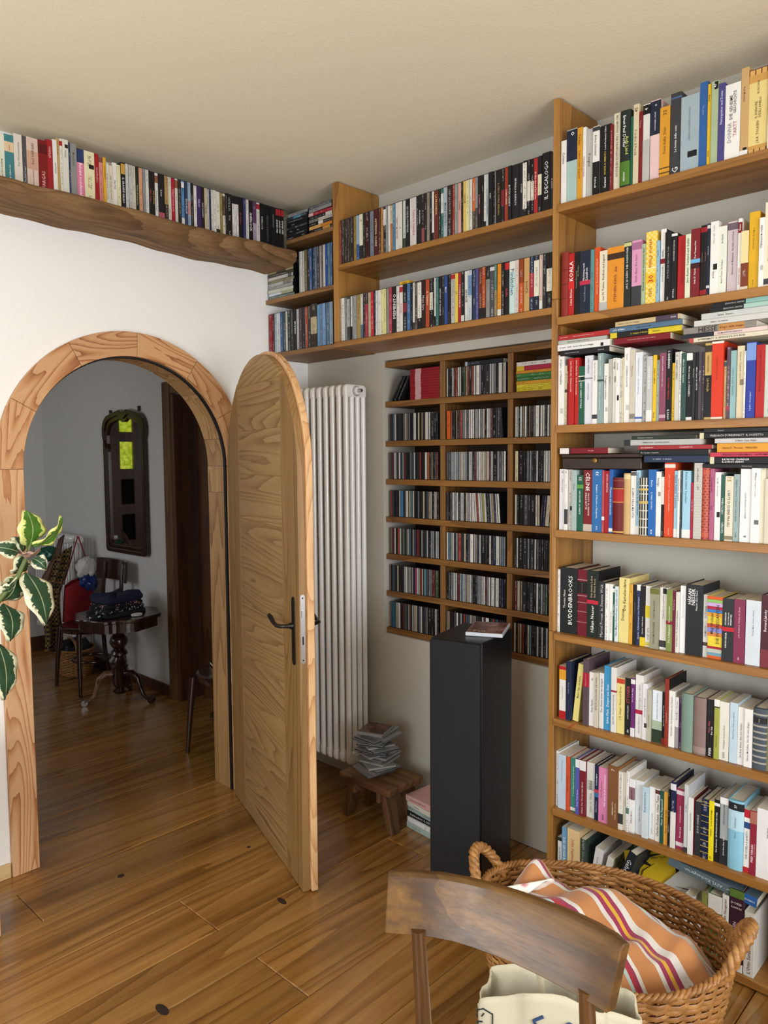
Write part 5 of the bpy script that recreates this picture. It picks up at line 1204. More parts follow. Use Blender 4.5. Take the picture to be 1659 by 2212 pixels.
for (body, y0, z0, L_, hh) in (('Massage',0.035,0.045,0.115,0.03),('ANNA THUN',0.09,0.165,0.05,0.008)):
    lt = lettering(o, body, 0, 0, 0.0, L_, hh, '141410', 'h')
    lt.matrix_local = Matrix.Translation((0.0148, y0, z0)) @ Matrix.Rotation(PI/2, 4, 'Z')
o = cover_up(0.014, 0.205, 0.14, 'c2c4be', (-0.242,-2.06,0.172), 40, -34, 'grey book with a pencil drawn leaf on its cover, bottom shelf')
q = MB(); q.tube([(0.0147,0.03,0.12),(0.0147,0.07,0.155),(0.0147,0.12,0.165)], [.001,.013,.001], 6, flat=.05); q.tube([(0.0147,0.025,0.09),(0.0147,0.05,0.115),(0.0147,0.09,0.12)], [.001,.008,.001], 6, flat=.05)
q.build('leaf_drawing', plain('pencil_grey','4a4c4a',.7), o)
gx = [(-2.085,0.030,0.18,'d8d8d6',[],[('Erbe',.3,.5,'8a8a8a','u',.2)],'white paperback beside the fallen grey book on the bottom shelf'),
      (-2.117,0.018,0.145,'dcdad8',[],[],'small white booklet on the bottom shelf'),
      (-2.137,0.018,0.205,'8a8e4a',[],[('KRÄUTER PFLANZEN',.2,.7,'2a2e14','u',.5)],'olive herb book on the bottom shelf'),
      (-2.157,0.040,0.213,'2f6e36',[(.74,1.0,'e8e8e4')],[('Handbuch Bio-Gemüse',.1,.7,'d8e8d4','u',.28)],'green and white vegetable handbook on the bottom shelf'),
      (-2.199,0.019,0.225,'e9e8e4',[],[('Sammler · Saatgut aus dem Hausgarten',.2,.95,'5a4a3a','u',.42),('Ulmer',.03,.12,'3a3a3a','u',.35)],'tall slim white seed saving book on the bottom shelf'),
      (-2.221,0.040,0.255,'3c2030',[(.9,1.0,'5a7a34'),(0,.1,'dcdccc')],[('BIOGARTEN',.3,.62,'d8b8c4','u',.24,-.12),('GESTALTEN',.3,.62,'d8b8c4','u',.24,.16),('DORIS',.82,.86,'e0d0d4','h',.1),('KAMPAS',.77,.81,'e0d0d4','h',.1)],'thick plum garden book with leafy ends on the bottom shelf'),
      (-2.264,0.030,0.20,'dcdad2',[],[("L'Orto Senza Fatica",.05,.6,'4a3a2a','u',.4)],'cream vegetable garden book at the right end of the bottom shelf')]
for (y,w,h,c,bd,tx,lab) in gx:
    tt = [q for q in tx if q[4] != 'h']
    o = book('book', w, h, 0.16, c, bd, tt, hb=1)
    for q in tx:
        if q[4] == 'h': lettering(o, q[0], w*0.12, -0.0016, q[1]*h, w*0.76, (q[2]-q[1])*h, q[3], 'h')
    place_right(o, y, 0.0355, -0.262); tag(o, lab, 'book', 'garden and cookery books on the bottom shelf')
o = book('book', 0.028, 0.27, 0.19, '5d7078', [(.86,1.0,'2f62a4')], [('Fowler · ASYL Küchengarten',.2,.82,'c8d4d8','d',.5),('SCHRECK',.87,.98,'e8eef4','d',.3)], hb=0)
place_right_flat(o, -2.03, 0.287, 0.028, -0.258, R_(0), R_(7))
tag(o, 'blue-grey kitchen garden book lying slanted across the bottom shelf books', 'book', 'garden and cookery books on the bottom shelf')

# ------------------------------------------------------------------ film cases
M_case_black = plain('case_black', '131315', 0.3)
M_case_clear = plain('case_grey', '55585c', 0.25)
def dvd(w, h, d, col, bands, texts, name='dvd_case'):
    c = min(0.0025, w*0.25)
    P = [(0,c),(c*0.3,c*0.3),(c,0),(w-c,0),(w-c*0.3,c*0.3),(w,c),(w,d),(0,d)]
    o = MB().prism(P, 0, h).build(name, M_case_black)
    s = MB().box(0.0004, w-0.0004, -0.0005, 0.0012, 0.0025, h-0.0025).build('sleeve', cover(col) if texts else printed(col), o)
    for i, (f0, f1, cc) in enumerate(bands):
        MB().box(0.0004, w-0.0004, -0.0008-0.0001*i, 0.001, 0.003+f0*(h-.006), 0.003+f1*(h-.006)).build('label_band', printed(cc) if (f1-f0 > .3) else cover(cc), o)
    for tx in texts:
        lettering(o, tx[0], w/2, -0.0012-0.0001*len(bands), tx[1]*h, tx[2]*h, tx[5]*w, tx[3], tx[4])
    return o
def dvd_row(rows, z, where, n0=0, group=None):
    for i, r in enumerate(rows):
        y, w, col, bands, texts = r[:5]
        h = 0.19
        if w > 34: h = 0.196
        o = dvd(max(0.004, w/1000-0.0006), h, 0.135, col, bands, texts)
        place_right(o, -y/1000, z+0.0004, -0.255+rb.uniform(-0.002,0.003), R_(rb.uniform(-0.3,0.3)) if w < 20 else 0)
        two = ' and '+cname(bands[0][2]) if bands and cname(bands[0][2]) != cname(col) else ''
        tag(o, '%s%s film case, %s from left on the %s' % (cname(col), two, ordn(i+1), where), 'film case', 'film cases on the '+where)
dvd_row(DVD_D1, 2.4444, 'upper long film shelf')
dvd_row(DVD_D2, 2.1124, 'lower long film shelf')
dvd_row(DVD_cubby, 2.1074, 'lowest corner shelf')
dvd_row(DVD_mid, 2.3654, 'middle corner shelf')
# film cases lying flat in the corner unit
def dvd_stack(cols, y0, z, where, length=0.19, jit=0.006, tilt=0.0, w=0.0145, x=-0.257):
    for j, (c, bd) in enumerate(cols):
        o = dvd(w, length, 0.135, c, bd, [])
        place_right_flat(o, y0+rb.uniform(-jit,jit), z, w, x+rb.uniform(0,0.004), R_(rb.uniform(-1.5,1.5)), R_(tilt))
        z += w+0.0005
        tag(o, '%s film case lying flat, %s from bottom of %s' % (cname(c), ordn(j+1), where), 'film case', 'film cases lying in the corner shelves')
    return z
dvd_stack([('7a8a80',[]),('a8b090',[(.0,.5,'c8d0d8')]),('c8c8b8',[]),('9a9c98',[]),('b8b8b4',[(.6,.95,'8a8478')]),('8a8468',[]),('c4c2bc',[(.8,.95,'5a5a5a')]),('4a443a',[]),('a89a70',[(.3,.7,'5a5244')]),('3a3632',[])], -0.012, 2.3654, 'left stack on middle corner shelf', 0.19, 0.003)
dvd_stack([('1a1a1c',[]),('202224',[]),('1c1c1e',[]),('26282a',[]),('1a1c1e',[]),('1f2022',[]),('2a3a40',[(.3,.7,'3a7a90')]),('8a8c8c',[])], -0.160, 2.6184, 'left stack on top corner shelf', 0.145, 0.003)
dvd_stack([('2a2420',[(.6,.9,'c89a4a')]),('c07a34',[(.0,.5,'d8a860')]),('1c1c1e',[(.4,.6,'d8d4cc')]),('b8b4a8',[(.0,.4,'6a6a64')]),('2a2a2c',[(.7,.98,'c8c4b8')]),('a02a34',[(.0,.2,'d8b0b0')]),('8a8c8e',[]),('55585c',[])], -0.315, 2.6184, 'right stack on top corner shelf', 0.16, 0.003)
# loose papers on the top stack
pp = MB().grid(lambda u, v: (-0.235+0.13*v+0.01*math.sin(u*5), -0.17-0.15*u, 2.6184+0.1215+0.006*math.sin(u*6+v*3)*u+0.008*u*v), 9, 6)
o = pp.build('paper_sheet', plain('white_paper','dcd8cc',.8), smooth=180); tag(o, 'crumpled white paper sheet lying on the top left film stack', 'paper')
sol = o.modifiers.new('thickness','SOLIDIFY'); sol.thickness = 0.0006
# yellow box lying across the lower film row
o = MB().box(0,0.05,0,0.11,0,0.013).build('yellow_box', cover('d8a81c'), bevel=0.001)
o.matrix_world = Matrix.Translation((-0.25,-0.868,2.3032)) @ Matrix.Rotation(-PI/2,4,'Z')
lettering(o, 'ANNO', 0.012, -0.0004, 0.002, 0.03, 0.008, '2a2010', 'h')
tag(o, 'small yellow box lying on the lower row of film cases', 'box')

# ------------------------------------------------------------------ row along the old beam
ZB = 2.56
for i, (x, w, h, col, bands, texts) in enumerate(BEAM):
    if i < N_BEAM_BOOKS:
        o = book('book', w/1000-0.0005, h/1000, 0.125, col, bands, texts, spine_print=not texts)
        o.location = (x/1000, -0.165+rb.uniform(-0.004,0.004), ZB+0.0005)
        tag(o, '%s%s book, %s from the left in the row on the beam' % (thick(w), cname(col), ordn(i+1)), 'book', 'books on the beam')
    else:
        o = dvd(w/1000-0.0006, min(0.195, max(0.186, h/1000)), 0.135, col, bands, texts)
        o.location = (x/1000, -0.165+rb.uniform(-0.002,0.002), ZB+0.0005)
        tag(o, '%s film case, %s from the corner along the beam' % (cname(col), ordn(len(BEAM)-i)), 'film case', 'film cases on the beam')

# ------------------------------------------------------------------ disc cases in the niche
RZ = [1.861, 1.678, 1.499, 1.322, 1.145, 0.968, 0.792]
CY = [(-0.552,-0.858), (-0.891,-1.212), (-1.246,-1.475)]
PAL = ['c8c7c0']*5+['b0b2b0']*4+['dcdad2']*3+['1a1a1c']*6+['2c2d30']*4+['6e7274']*3+['8e9294']*3+['b8ae98']*2+['4a4a4c']*2+['7a6a58','3a4a5a','6a2a2a','a08a6a','5a7a8a','8a3a30','44503c','2a3050']
SPECIAL = {(1,1,0): ('cf5a22',0.024), (1,1,1): ('a8421c',0.006), (3,0,6): ('3f7fb8',0.018), (4,0,4): ('a84a30',0.012), (2,0,20): ('b85a34',0.010), (6,0,0): ('3a5a70',0.01), (6,0,1): ('33627a',0.01), (6,0,2): ('33627a',0.01), (2,2,0): ('cfc4a0',0.018), (5,2,0): ('5a1a20',0.014), (5,2,1): ('a8a08c',0.014), (5,0,14): ('a84a78',0.010), (3,1,18): ('a0a03a',0.008)}
rc = random.Random(42)
discs = []
for r in range(7):
    for c in range(3):
        if r == 0 and c != 1: continue
        y0, y1 = CY[c]; y = y0-0.004; n = 0
        tilt_from = {(3,1): 13, (3,2): 8, (1,1): 24}.get((r,c), 99)
        pal = PAL+(['1a1a1c','202124','26282a']*10 if c == 2 and r > 1 else [])+(['c4ccc8','d4d8cc']*9 if (r,c) == (1,2) else [])
        while True:
            w = rc.choice([0.0102]*9+[0.0102, 0.008, 0.006, 0.021]); col = rc.choice(pal)
            if (r,c,n) in SPECIAL: col, w = SPECIAL[(r,c,n)]
            tilt = 0
            if n >= tilt_from: tilt = {(3,1): -4, (3,2): 5, (1,1): -4}[(r,c)]
            if y-w < y1+0.003+(0.012 if tilt else 0): break
            discs.append((r, c, n, y, w, col, tilt)); y -= w+0.0006; n += 1
def disc_meshes(w, col):
    return w, col
M_jewel = plain('jewel_case','1b1c1f',0.18)
CDM = {}
def disc_mesh(w):
    k = round(w*10000)
    if k not in CDM:
        CDM[k] = (MB().box(0,w,0,0.141,0,0.1245).mesh('cd_case',[M_jewel],bevel=0.0005), MB().box(w*0.13,w*0.87,-0.0004,0.0006,0.0015,0.123))
    return CDM[k]
CARDS = {}
def card_mesh(w, col):
    k = (round(w*10000), col)
    if k not in CARDS: CARDS[k] = disc_mesh(w)[1].mesh('spine_card',[printed(col)])
    return CARDS[k]
RN = ['top','second','third','fourth','fifth','sixth','bottom']; CN = ['left','middle','right']
order = sorted(range(len(discs)), key=lambda i: discs[i][3]+(-0.3 if discs[i][0] == 6 and discs[i][1] == 1 else 0)*0)
hidden = [i for i in range(len(discs)) if discs[i][0] == 6 and discs[i][1] == 1]
pref = [i for i in order if i not in hidden][:300]
single = set(pref)
stuffv = MB(); cards = {}
for i, (r, c, n, y, w, col, tilt) in enumerate(discs):
    M = Matrix.Translation((0.020+rc.uniform(0,0.003), y, RZ[r]+0.0008+(abs(math.sin(R_(tilt)))*w if tilt < 0 else 0))) @ Matrix.Rotation(-PI/2,4,'Z') @ Matrix.Rotation(R_(tilt),4,'Y')
    if tilt > 0: M = Matrix.Translation((0,0,abs(math.sin(R_(tilt)))*w)) @ M
    if i in single:
        o = put('cd_case', disc_mesh(w)[0]); o.matrix_world = M
        put('spine_card', card_mesh(w, col), o)
        tag(o, '%s spined disc case, %s from the left in the %s %s compartment' % (cname(col), ordn(n+1), RN[r], CN[c]), 'disc case', 'disc cases in the wall niche')
    else:
        t = MB().box(0,w,0,0.141,0,0.1245).xf(M); stuffv.cur = 0; stuffv.add(t.v, t.f)
        t = MB().box(w*0.13,w*0.87,-0.0004,0.0006,0.0015,0.123).xf(M)
        if col not in cards: cards[col] = len(cards)+1
        stuffv.cur = cards[col]; stuffv.add(t.v, t.f)
if stuffv.v:
    o = stuffv.build('cd_cases', [M_jewel]+[cover(c) for c in cards]); o['kind'] = 'stuff'
    tag(o, 'rest of the disc cases standing packed in the wall niche', 'disc cases')
# top row: leaning black cases, red case stack, dark box on the discs, magazines
for j, (y, t) in enumerate(((-0.565,32),(-0.583,31),(-0.606,31))):
    o = put('cd_case', disc_mesh(0.0102)[0]); put('spine_card', card_mesh(0.0102,'26282a'), o)
    o.matrix_world = Matrix.Translation((0.021,y,1.8618+0.0102*math.sin(R_(t)))) @ Matrix.Rotation(-PI/2,4,'Z') @ Matrix.Rotation(R_(t)*-1,4,'Y') if False else Matrix.Translation((0.021,y,1.8625+0.0102*math.sin(R_(t)))) @ Matrix.Rotation(-PI/2,4,'Z') @ Matrix.Rotation(R_(t),4,'Y')
    tag(o, 'black disc case leaning left of the red stack, %s from the left' % ordn(j+1), 'disc case', 'leaning disc cases')
z = 1.8616
for j in range(12):
    o = book('music_booklet', 0.0112, 0.172, 0.13, '8e1a24', [(.18,.38,'c8a0a0')], [], hb=0)
    place_right_flat(o, -0.682, z, 0.0112, 0.02+rb.uniform(0,.003)); z += 0.0115
    tag(o, 'dark red booklet, %s from the bottom of the red stack in the niche' % ordn(j+1), 'booklet', 'red booklets stacked in the niche')
o = book('box_set', 0.017, 0.20, 0.135, '1c222a', [(.03,.09,'b8bcc0')], [('LE GROTTE',.12,.4,'6a7684','u',.5)])
place_right_flat(o, -0.99, 1.9875, 0.017, 0.022); tag(o, 'dark slate box set lying on the discs in the top middle compartment', 'box set')
z = 1.8616
for j, (c, w, bd) in enumerate((('cdbc2a',.014,[]),('d8c83a',.013,[]),('d09a2a',.013,[]),('2f6a34',.015,[]),('3f7a3a',.014,[]),('cf8a2a',.011,[]),('a82440',.018,[(0,.17,'d8b83a')]),('dcdad4',.016,[]))):
    o = book('magazine', w, 0.215, 0.14, c, bd, [], spine_print=True)
    place_right_flat(o, -1.253-rb.uniform(0,.005), z, w, 0.021, R_(rb.uniform(-.6,.6))); z += w+0.0004
    tag(o, '%s magazine, %s from the bottom of the stack in the top right compartment' % (cname(c), ordn(j+1)), 'magazine', 'magazines in the top right compartment')
# ------------------------------------------------------------------ shelving
def board(parent, name, x0, x1, y0, y1, z0, z1, mat, bevel=0.0015):
    c = ((x0+x1)/2, (y0+y1)/2, (z0+z1)/2)
    return MB().box(x0-c[0],x1-c[0],y0-c[1],y1-c[1],z0-c[2],z1-c[2]).build(name, mat, parent, bevel=bevel, loc=c)
bc = tag(empty('bookcase', (-0.135,-2.0,0)), 'tall oak bookcase with eight shelves packed with books on the right wall', 'bookcase')
bc_inv = Matrix.Translation((0.135,2.0,0))
def bcb(name, *a, mat=M_oak):
    o = board(bc, name, *a, mat); o.location = bc_inv @ o.location; return o
for (z0, z1) in ((0,0.984),(0.985,2.137),(2.138,2.80)):
    bcb('upright', -0.266, -0.0005, -1.610, -1.587, z0, z1, mat=M_oakz)
    bcb('upright', -0.266, -0.0005, -2.45, -2.42, z0, z1, mat=M_oakz)
for k in 'ABCDEFGH':
    z = SHELF_Z[k]
    y0 = -1.6105
    bcb('shelf', -0.272, -0.001, -2.4195, y0, z-0.026, z)
bcb('plinth', -0.20, -0.18, -2.4195, -1.6105, 0.0005, 0.0085)

fs = tag(empty('film_shelf', (-0.13,-0.8,2.09)), 'oak wall shelf with two long tiers and a corner section holding film cases', 'shelf')
def fsb(name, *a, mat=M_oak):
    o = board(fs, name, *a, mat); o.location = o.location-Vector((-0.13,-0.8,2.09)); return o
M_oakd = wood('aged_oak_shelf', '4a2f14', '7c5530', '8e683c', 'y', 1.4, 9, 0.55, 0.45, True, 0.45, 0, 0.06)
fsb('shelf', -0.265, -0.001, -1.5865, -0.516, 2.421, 2.444)
fsb('shelf', -0.265, -0.001, -1.5865, -0.486, 2.089, 2.112)
fsb('upright', -0.265, -0.001, -0.5155, -0.4855, 2.1125, 2.800, mat=M_oakz)
fsb('corner_shelf', -0.265, -0.001, -0.485, -0.001, 2.085, 2.107, mat=M_oakd)
fsb('corner_shelf', -0.265, -0.001, -0.485, -0.001, 2.345, 2.365, mat=M_oakd)
fsb('corner_shelf', -0.2645, -0.001, -0.485, -0.001, 2.599, 2.618, mat=M_oakd)

# live-edge beam used as a shelf
rbm = random.Random(3)
NB = 150
def beam_fn():
    import math as m
    xs = [XL+0.001+(-0.2665-XL-0.001)*i/NB for i in range(NB+1)]
    secs = []
    for x in xs:
        e = 0.246+0.010*m.sin(x*4.1+1)+0.006*m.sin(x*9.7)+0.004*m.sin(x*23)+0.0025*m.sin(x*41+1)
        b = 2.498+0.007*m.sin(x*3.3)+0.004*m.sin(x*11)+0.002*m.sin(x*31)
        f = 0.012+0.006*m.sin(x*6.1+2)
        secs.append([(x,-0.0005,b),(x,-0.14,b-0.001),(x,-e+0.035,b+f*0.35),(x,-e+0.008,b+f+0.008),(x,-e,2.534),(x,-e+0.004,2.553),(x,-e+0.014,2.5595),(x,-0.0005,2.56)])
    b = MB(); n = 8
    b.add([p for s_ in secs for p in s_], [(i*n+k, i*n+(k+1) % n, (i+1)*n+(k+1) % n, (i+1)*n+k) for i in range(NB) for k in range(n)]+[tuple(range(n-1,-1,-1)), tuple(NB*n+k for k in range(n))])
    return b
o = beam_fn().build('beam_shelf', M_beam, smooth=50); tag(o, 'old weathered live-edge wooden beam used as a shelf over the arch', 'beam')

# disc rack in the niche
rk = tag(empty('disc_rack', (0.08,-1.1,0.766)), 'oak disc rack with three columns of compartments set into the wall niche', 'rack')
def rkb(name, *a, mat=None):
    o = board(rk, name, *a, mat or M_rack, 0.0012); o.location = o.location-Vector((0.08,-1.1,0.766)); return o
M_rack = wood('rack_oak', '4a2e12', '7d5426', '93672f', 'y', 1.5, 9, 0.5, 0.4, True, 0.4, 0, 0.10)
M_rackz = wood('rack_oak_divider', '4a2e12', '7a5228', '8f6633', 'z', 1.5, 9, 0.5, 0.4, True, 0.4, 0, 0.10)
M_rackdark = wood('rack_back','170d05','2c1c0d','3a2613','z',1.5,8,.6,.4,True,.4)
ZR = [2.046]+RZ
rkb('dark_backing', 0.19, 0.205, -1.606, -0.56, 0.767, 2.019, mat=M_rackdark)  # dark panel added to darken the niche behind the discs
for z in ZR: rkb('rack_shelf', 0.014, 0.189, -1.608, -0.534, z-0.026, z)
for i in range(7):
    for (a, b_) in ((-0.888,-0.861),(-1.243,-1.216)):
        rkb('divider', 0.0165, 0.189, a, b_, ZR[i+1]+0.0005, ZR[i]-0.0265, mat=M_rackz)

# ------------------------------------------------------------------ arched door leaf
dl = struct(empty('door_1', (-0.532,-0.03,0.004), R_(-109.76)), 'open arched larch door with horizontal planks')
dc, dr, dz = 0.480, 0.465, 1.548
def darc(r, s0, s1, n=16):
    a0 = math.acos(max(-1,min(1,(s0-dc)/r))); a1 = math.acos(max(-1,min(1,(s1-dc)/r)))
    return [(dc+r*math.cos(a0+(a1-a0)*i/n), dz+r*math.sin(a0+(a1-a0)*i/n)) for i in range(n+1)]
def dpart(name, pts, y0, y1, mat, bevel=0.0012):
    cx = sum(p[0] for p in pts)/len(pts); cz = sum(p[1] for p in pts)/len(pts)
    return MB().prism([(p[0]-cx,p[1]-cz) for p in pts], y0, y1, 'y').build(name, mat, dl, bevel=bevel, loc=(cx,0,cz))
sa, sb = 0.205, 0.768
dpart('stile', [(dc-dr,0),(sa-0.0005,0)]+list(reversed(darc(dr, dc-dr, sa-0.0005))), 0, 0.025, M_doorz)
dpart('stile', [(sb+0.0005,0),(dc+dr,0)]+list(reversed(darc(dr, sb+0.0005, dc+dr))), 0, 0.025, M_doorz)
jz = [0.0,0.185,0.377,0.573,0.782,0.960,1.139,1.335,1.529,1.713,1.90]
for i in range(10):
    dpart('plank', [(sa,jz[i]),(sb,jz[i]),(sb,jz[i+1]),(sa,jz[i+1])], 0.0008, 0.0245, M_door, 0.0018)
dpart('plank', [(sa,1.90),(sb,1.90)]+list(reversed(darc(dr, sa, sb))), 0.0008, 0.0245, M_door, 0.0018)
r2 = 0.479
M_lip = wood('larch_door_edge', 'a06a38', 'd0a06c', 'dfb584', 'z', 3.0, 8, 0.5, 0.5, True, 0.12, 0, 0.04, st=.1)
pts = [(dc-r2,0.001),(dc+r2,0.001),(dc+r2,dz)]
pts += [(dc+r2*math.cos(PI*i/28), dz+r2*math.sin(PI*i/28)) for i in range(1,28)]+[(dc-r2,dz)]
dpart('outer_layer', pts, 0.0285, 0.054, M_lip, 0.003)
pts2 = [(dc-0.46,0.0005),(dc+0.46,0.0005),(dc+0.46,dz)]+[(dc+0.46*math.cos(PI*i/28), dz+0.46*math.sin(PI*i/28)) for i in range(1,28)]+[(dc-0.46,dz)]
dpart('core', pts2, 0.0252, 0.0283, M_lip, 0)
MB().box(0.9445,0.9449,0.0012,0.0238,0.002,1.546).build('lit_edge_strip', M_lip, dl)  # added strip in paler wood: light on the free edge put into colour
# lock plate in the edge
def pill(hw, z0, z1, n=8):
    return [(hw*math.cos(PI+PI*i/n), z0+hw+hw*math.sin(PI+PI*i/n)) for i in range(n+1)]+[(hw*math.cos(PI*i/n), z1-hw+hw*math.sin(PI*i/n)) for i in range(n+1)]
fp = MB().prism(pill(0.009,0.855,1.108), 0.945, 0.9465, 'x').build('lock_plate', M_chrome, dl, loc=(0,0.0125,0))
MB().box(0.9465,0.953,-0.005,0.004,1.025,1.05).build('latch', M_chrome, fp)
MB().box(0.9465,0.9468,-0.003,0.003,0.925,0.955).build('bolt_slot', M_black, fp)
for z in (0.868,1.095): MB().lathe([(0.003,0),(0.003,0.0005)],10).build('screw', M_iron, fp, loc=(0.9465,0,z), rot=(0,PI/2,0))
for side in (0,1):
    s = -1 if side == 0 else 1
    y0 = -0.0035 if side == 0 else 0.054
    hp = MB().prism(pill(0.016,0.838,1.092), y0, y0+0.0035, 'y').build('handle_plate', M_iron, dl, bevel=0.001, loc=(0.885,0,0))
    yb = y0 if side == 0 else y0+0.0035
    path = [(0,yb,0.985),(0,yb+s*0.028,0.985),(-0.012,yb+s*0.045,0.985),(-0.035,yb+s*0.052,0.984),(-0.065,yb+s*0.053,0.990),(-0.095,yb+s*0.052,1.001),(-0.122,yb+s*0.050,1.006)]
    MB().tube(path,[0.009,0.0075,0.0075,0.007,0.0075,0.0095,0.008],10,flat=1.0).build('lever', M_iron, hp, smooth=50)
    MB().tube([(0,yb,0.985),(0,yb+s*0.012,0.985)],[0.0125,0.0115],14).build('collar', M_iron, hp, smooth=50)
    MB().box(-0.003,0.003,min(yb,yb+s*0.0005),max(yb,yb+s*0.0005),0.885,0.905).build('keyhole', M_black, hp)

# ------------------------------------------------------------------ column radiator
rd_ = tag(empty('column_radiator', (-0.12,-0.28,0)), 'tall white four-column radiator standing in the corner behind the door', 'radiator')
def rad_section():
    b = MB()
    for k in range(4):
        x = 0.0555-0.0365*k-0.0008
        b.tube([(x,0,0.185),(x,0,1.90)],0.0125,12,cap=False)
    return b
def rad_head(z0, z1, up):
    pts = []
    n = 6; r = 0.022
    for (cx, cz, a0) in ((0.0685-r,z1-r,0),(-0.0685+r,z1-r,90),(-0.0685+r,z0+0.012,180),(0.0685-r,z0+0.012,270)):
        rr = r if (cz > (z0+z1)/2) == up or True else 0.01
        for i in range(n+1):
            a = R_(a0+90*i/n); rad = r if cz > z0+0.02 else 0.012
            pts.append((cx+rad*math.cos(a) if rad == r else (cx+math.copysign(r-0.012,cx)+rad*math.cos(a)), cz+rad*math.sin(a)))
    return MB().prism(pts, -0.0128, 0.0128, 'y')
secm = rad_section().mesh('section',[M_white_enamel],smooth=60)
headm = rad_head(1.878,1.938,True).mesh('head',[M_white_enamel],smooth=60,bevel=0.0095,bseg=4)
footm = rad_head(-0.207,-0.147,True).xf(Matrix.Scale(-1,4,Vector((0,0,1)))).mesh('foot_head',[M_white_enamel],smooth=60,bevel=0.0095,bseg=4)
footm.flip_normals()
for i in range(10):
    y = -0.48+0.017+i*0.045+0.28
    if y > 0.28-0.02: break
    s_ = put('section', secm, rd_, (0,y,0))
    put('head', headm, s_); put('head', footm, s_)
MB().tube([(0.0,-0.19,1.905),(0.0,0.20,1.905)],0.016,10).tube([(0.0,-0.19,0.175),(0.0,0.20,0.175)],0.016,10).build('header_pipe', M_white_enamel, rd_, smooth=60)
e_ = MB().tube([(0,-0.193,1.908),(0,-0.1995,1.908)],0.0245,20).build('end_plug', plain('grey_washer','a8a8a6',.4), rd_, smooth=40)
MB().lathe([(0.019,0),(0.019,0.007),(0.016,0.008)],6).build('hex_nut', M_white_enamel, e_, loc=(0,-0.1995,1.908), rot=(PI/2,0,0))
MB().tube([(0,-0.2035,1.908),(0,-0.232,1.908)],[0.0085,0.0075],12).build('vent_key', M_chrome, e_, smooth=50)
MB().tube([(0.04,0.0,1.60),(0.1195,0.0,1.60)],0.008,8).tube([(0.04,0.0,0.5),(0.1195,0.0,0.5)],0.008,8).build('wall_bracket', M_white_enamel, rd_)
MB().tube([(0.0,-0.155,0.145),(0.0,-0.155,0.06),(0.02,-0.155,0.0)],0.009,10).build('supply_pipe', M_white_enamel, rd_, smooth=50)
MB().box(-0.084,-0.0825,0.12,0.14,0.785,0.803).build('meter_tag', plain('tag_plastic','e2e2de',.4), rd_)

# ------------------------------------------------------------------ tower loudspeaker
sp_ang = math.atan2(-1.47+1.276, -0.515+0.556)
sp = tag(empty('tower_loudspeaker', (-0.394,-1.3425,0)), 'tall black tower loudspeaker with a cloth front standing before the wall', 'loudspeaker')
ux = Vector((math.cos(sp_ang),math.sin(sp_ang))); sw, sd = 0.199, 0.29
sp.rotation_euler = (0,0,sp_ang)      # local x = along the front, local y = towards the back
M_cab = plain('black_satin_cabinet','0b0c0f',0.38,spec=0.4)
t = NT('speaker_cloth'); n_ = t.noise(t.coords((1,1,1),False),900,2); t.base(t.mix(n_,'0d0d0f','1a191c')); t.rough(0.95); t.bump(n_,0.4,0.001); M_cloth = t.m
MB().box(-sw/2,sw/2,-sd/2+0.018,sd/2,0.02,0.96).build('cabinet', M_cab, sp, bevel=0.003)
MB().box(-sw/2+0.002,sw/2-0.002,-sd/2,-sd/2+0.0175,0.024,0.957).build('grille', M_cloth, sp, bevel=0.008, bseg=3, smooth=40)
MB().box(-sw/2-0.01,sw/2+0.01,-sd/2+0.01,sd/2+0.005,0,0.0195).build('base_plate', M_cab, sp, bevel=0.003)
o = empty('film_case', (-0.33,-1.372,0.9606), R_(-62))
o.rotation_euler = (0,0,sp_ang+R_(14))
tag(o, 'clear film case with a dark rose cover lying on the loudspeaker', 'film case')
M_clearp = plain('clear_plastic','b9bec4',0.15)
MB().box(-0.067,0.067,-0.095,0.095,0,0.0135).build('case', M_clearp, o, bevel=0.002)
t = NT('rose_cover'); co = t.coords(rnd=False); t.base(t.ramp(t.noise(co,26,5),[(0.3,'3a2426'),(0.55,'7a4c48'),(0.75,'a87a70')])); t.rough(0.25)
MB().box(-0.064,0.062,-0.091,0.091,0.0135,0.0138).build('cover_sheet', t.m, o)
lt = lettering(o, 'Feit', 0, 0, 0, 0.06, 0.022, 'd8b090', 'h'); lt.matrix_local = Matrix.Translation((-0.05,-0.075,0.0141)) @ Matrix.Rotation(-PI/2,4,'X')
MB().tube([(0.05+0.01*math.cos(a),-0.06+0.01*math.sin(a),0.0141) for a in [i*PI/6 for i in range(12)]],0.002,5,closed=True,flat=.2).build('ring_print', plain('ink_black','121212',.6), o)
# cable behind the speaker
o = MB().tube([(-0.235,-1.42,0.06),(-0.20,-1.45,0.02),(-0.13,-1.46,0.006),(-0.09,-1.49,0.006),(-0.14,-1.56,0.006),(-0.29,-1.60,0.006)],0.0045,8).build('power_cable', M_black, smooth=60)
tag(o, 'black cable running along the floor behind the loudspeaker', 'cable')

